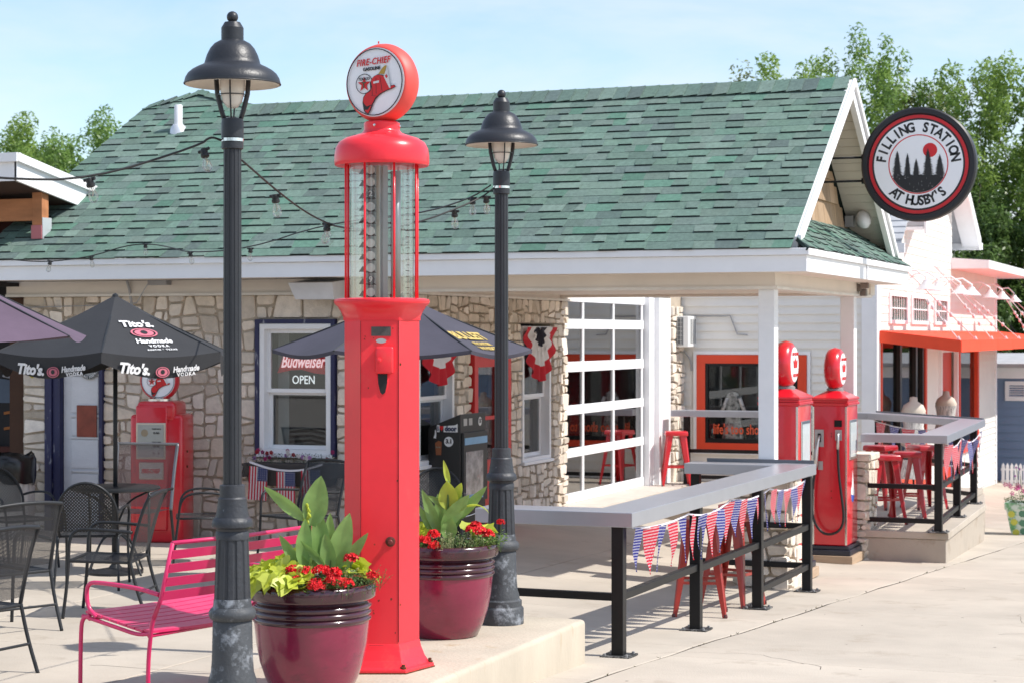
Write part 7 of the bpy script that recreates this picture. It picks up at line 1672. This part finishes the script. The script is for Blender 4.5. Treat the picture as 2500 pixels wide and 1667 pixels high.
def tree(loc, H, W, label, mat, seed, n=16000, size=.085, z0=.3, trunk=.14, blobs=0, group='trees behind the roofs'):
    """tapered trunk, limbs that fork, a spray of leaves at every fork and tip"""
    t = thing('tree', label, 'tree', loc, group=group); rd = random.Random(seed); bark = M('bark', (.11, .09, .07), .95, var=.3, vs=4, bump=.6, bs=15)
    k = 12; pts = [Vector((.25 * math.sin(i * .5 + seed) * i / k, .25 * math.cos(i * .4 + seed) * i / k, -.3 + (H * .97 + .3) * i / k)) for i in range(k + 1)]
    MB().tube(pts, [trunk * (1 - .92 * i / k) for i in range(k + 1)], 10).build('trunk', bark, t, smooth=True)
    cs_, rr_ = [], []
    nl = blobs or 20
    for i in range(nl):
        u = z0 + (1 - z0) * (i + rd.random()) / nl; prof = (math.sin(PI * (.16 + .80 * (u - z0) / (1 - z0)))) ** .7
        a = i * 2.4 + rd.uniform(-.4, .4); r = W * .5 * prof * rd.uniform(.7, 1.08); s_ = pts[0].lerp(pts[-1], max(0, u * .9 - .14)); e = Vector((r * math.cos(a), r * math.sin(a), H * u * .96 + r * .3))
        lp = [s_, s_.lerp(e, .5) + Vector((0, 0, -.12 * r)), e, e + Vector((.06 * r * math.cos(a), .06 * r * math.sin(a), .35 + .12 * H * .1))]
        lp = smoothpts(lp, 1); nn_ = len(lp); rt = trunk * .42 * (1 - .75 * u)
        MB().tube(lp, [rt * (1 - .85 * j / nn_) for j in range(nn_)], 5).build('limb', bark, t, smooth=True)
        for j in range(6):
            q = .35 + .75 * rd.random(); c = lp[min(nn_ - 1, int(q * nn_))] + Vector((rd.gauss(0, .11), rd.gauss(0, .11), rd.gauss(.06, .10))) * W * .5
            cs_.append(c); rr_.append(W * rd.uniform(.06, .125) * (1.2 - .5 * u))
    cs_.append(pts[-1]); rr_.append(W * .07); cs_.append(pts[-2]); rr_.append(W * .1)
    leafcloud('crown', cs_, rr_, int(n * 1.5), size, mat, t, seed); return t
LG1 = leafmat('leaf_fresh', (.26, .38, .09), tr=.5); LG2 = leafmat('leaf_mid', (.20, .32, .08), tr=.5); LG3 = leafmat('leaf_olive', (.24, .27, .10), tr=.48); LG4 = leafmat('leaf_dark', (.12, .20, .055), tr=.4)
tree((-35.2, 50, 0), 7.7, 4.4, 'fresh green tree rising left of the green roof at the picture edge', LG1, 1)
tree((-32.0, 50, 0), 7.7, 5.0, 'rounder green tree between the porch fascia and the green roof', LG2, 2)
tree((-36.6, 53, 0), 7.4, 4.5, 'pale green tree cut by the left picture edge above the porch', LG1, 30)
tree((-12.9, 50, -.6), 9.0, 4.0, 'thin yellow-green tree with bare twigs left of the gable peak', LG3, 3, 3800, blobs=12, trunk=.08)
tree((-11.1, 51, -.6), 9.6, 4.8, 'tall fresh green tree behind the roof ridge left of the gable', LG1, 4, 15000)
tree((-9.4, 50, -.6), 9.4, 4.6, 'bright green tree straight behind the gable peak', LG2, 5, 13000)
tree((-7.9, 52, -.6), 8.9, 3.8, 'sparse olive tree between the gable and the round sign', LG3, 6, 7500, blobs=15, trunk=.10)
tree((-6.6, 51, -.6), 8.9, 4.8, 'full green tree behind the round sign', LG1, 7, 16000)
tree((-5.2, 50, -.6), 8.1, 4.6, 'green tree behind the right gable of the shop', LG1, 8, 15000)
tree((-3.8, 52, -.6), 7.5, 4.2, 'leafy tree at the right picture edge, tips against the sky', LG2, 9, 12000)
tree((-2.6, 50, -.6), 6.9, 3.8, 'small green tree cut by the right picture edge', LG2, 33, 9000)
tree((-4.6, 46.5, -1), 5.6, 3.6, 'dark green tree behind the shop gutter and the blue shed', LG4, 10, 20000, z0=.1)
tree((-2.9, 47, -1), 5.2, 3.4, 'dark green tree above the blue shed roof at the right edge', LG4, 11, 20000, z0=.1)
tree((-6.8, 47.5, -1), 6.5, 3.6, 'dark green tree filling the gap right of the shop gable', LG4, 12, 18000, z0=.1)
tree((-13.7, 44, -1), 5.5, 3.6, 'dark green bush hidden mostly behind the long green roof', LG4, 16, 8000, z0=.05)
tree((-17, 60, 0), 8.6, 4, 'distant tree top just showing over the middle of the ridge', LG2, 17, 8000)
tree((8, 52, -1), 9, 6, 'broad green tree on the lawn outside the right edge', LG2, 18, 12000)
tree((2.5, 50, -1), 8.5, 5, 'leafy green tree on the lawn beyond the blue shed', LG1, 19, 12000)
tree((-24, 55, 0), 7, 5, 'green tree hidden behind the left part of the long roof', LG2, 20, 8000)

# across the street, behind the viewpoint: what the panes and glazes mirror, plus ground added for bounce light
rdw = sheet('road', rng(-60, 60, 41), rng(-22, 5, 12), lambda x, y: ground(x, y) - .02, M('road_bounce_pale', (.38, .35, .31), .9, var=.12, vs=3, bump=.4, bs=60), 'structure')  # unseen road, kept pale so it bounces fill light onto the fronts
tree((-9, -38, .2), 8, 7, 'large green tree across the street', LG4, 51, 9000, size=.3, z0=.15, group='trees across the street')
tree((4, -42, .2), 9, 8, 'broad green tree across the street opposite the pumps', LG4, 52, 9000, size=.3, z0=.15, group='trees across the street')
tree((18, -38, .2), 8, 7, 'green tree farther along the street behind the viewer', LG4, 53, 8000, size=.3, z0=.15, group='trees across the street')
tree((-24, -38, .2), 8, 8, 'green tree beyond the left corner behind the viewer', LG4, 54, 8000, size=.3, z0=.15, group='trees across the street')
bounce = sheet('bounce_sheet', [8 + 2 * i for i in range(26)], rng(5, 41, 19), lambda x, y: ground(x, y) - .01, M('bounce_sheet_pale', (.40, .37, .32), .9, var=.1, vs=1), 'structure')  # unseen pale sheet, added to bounce light onto the right-hand faces
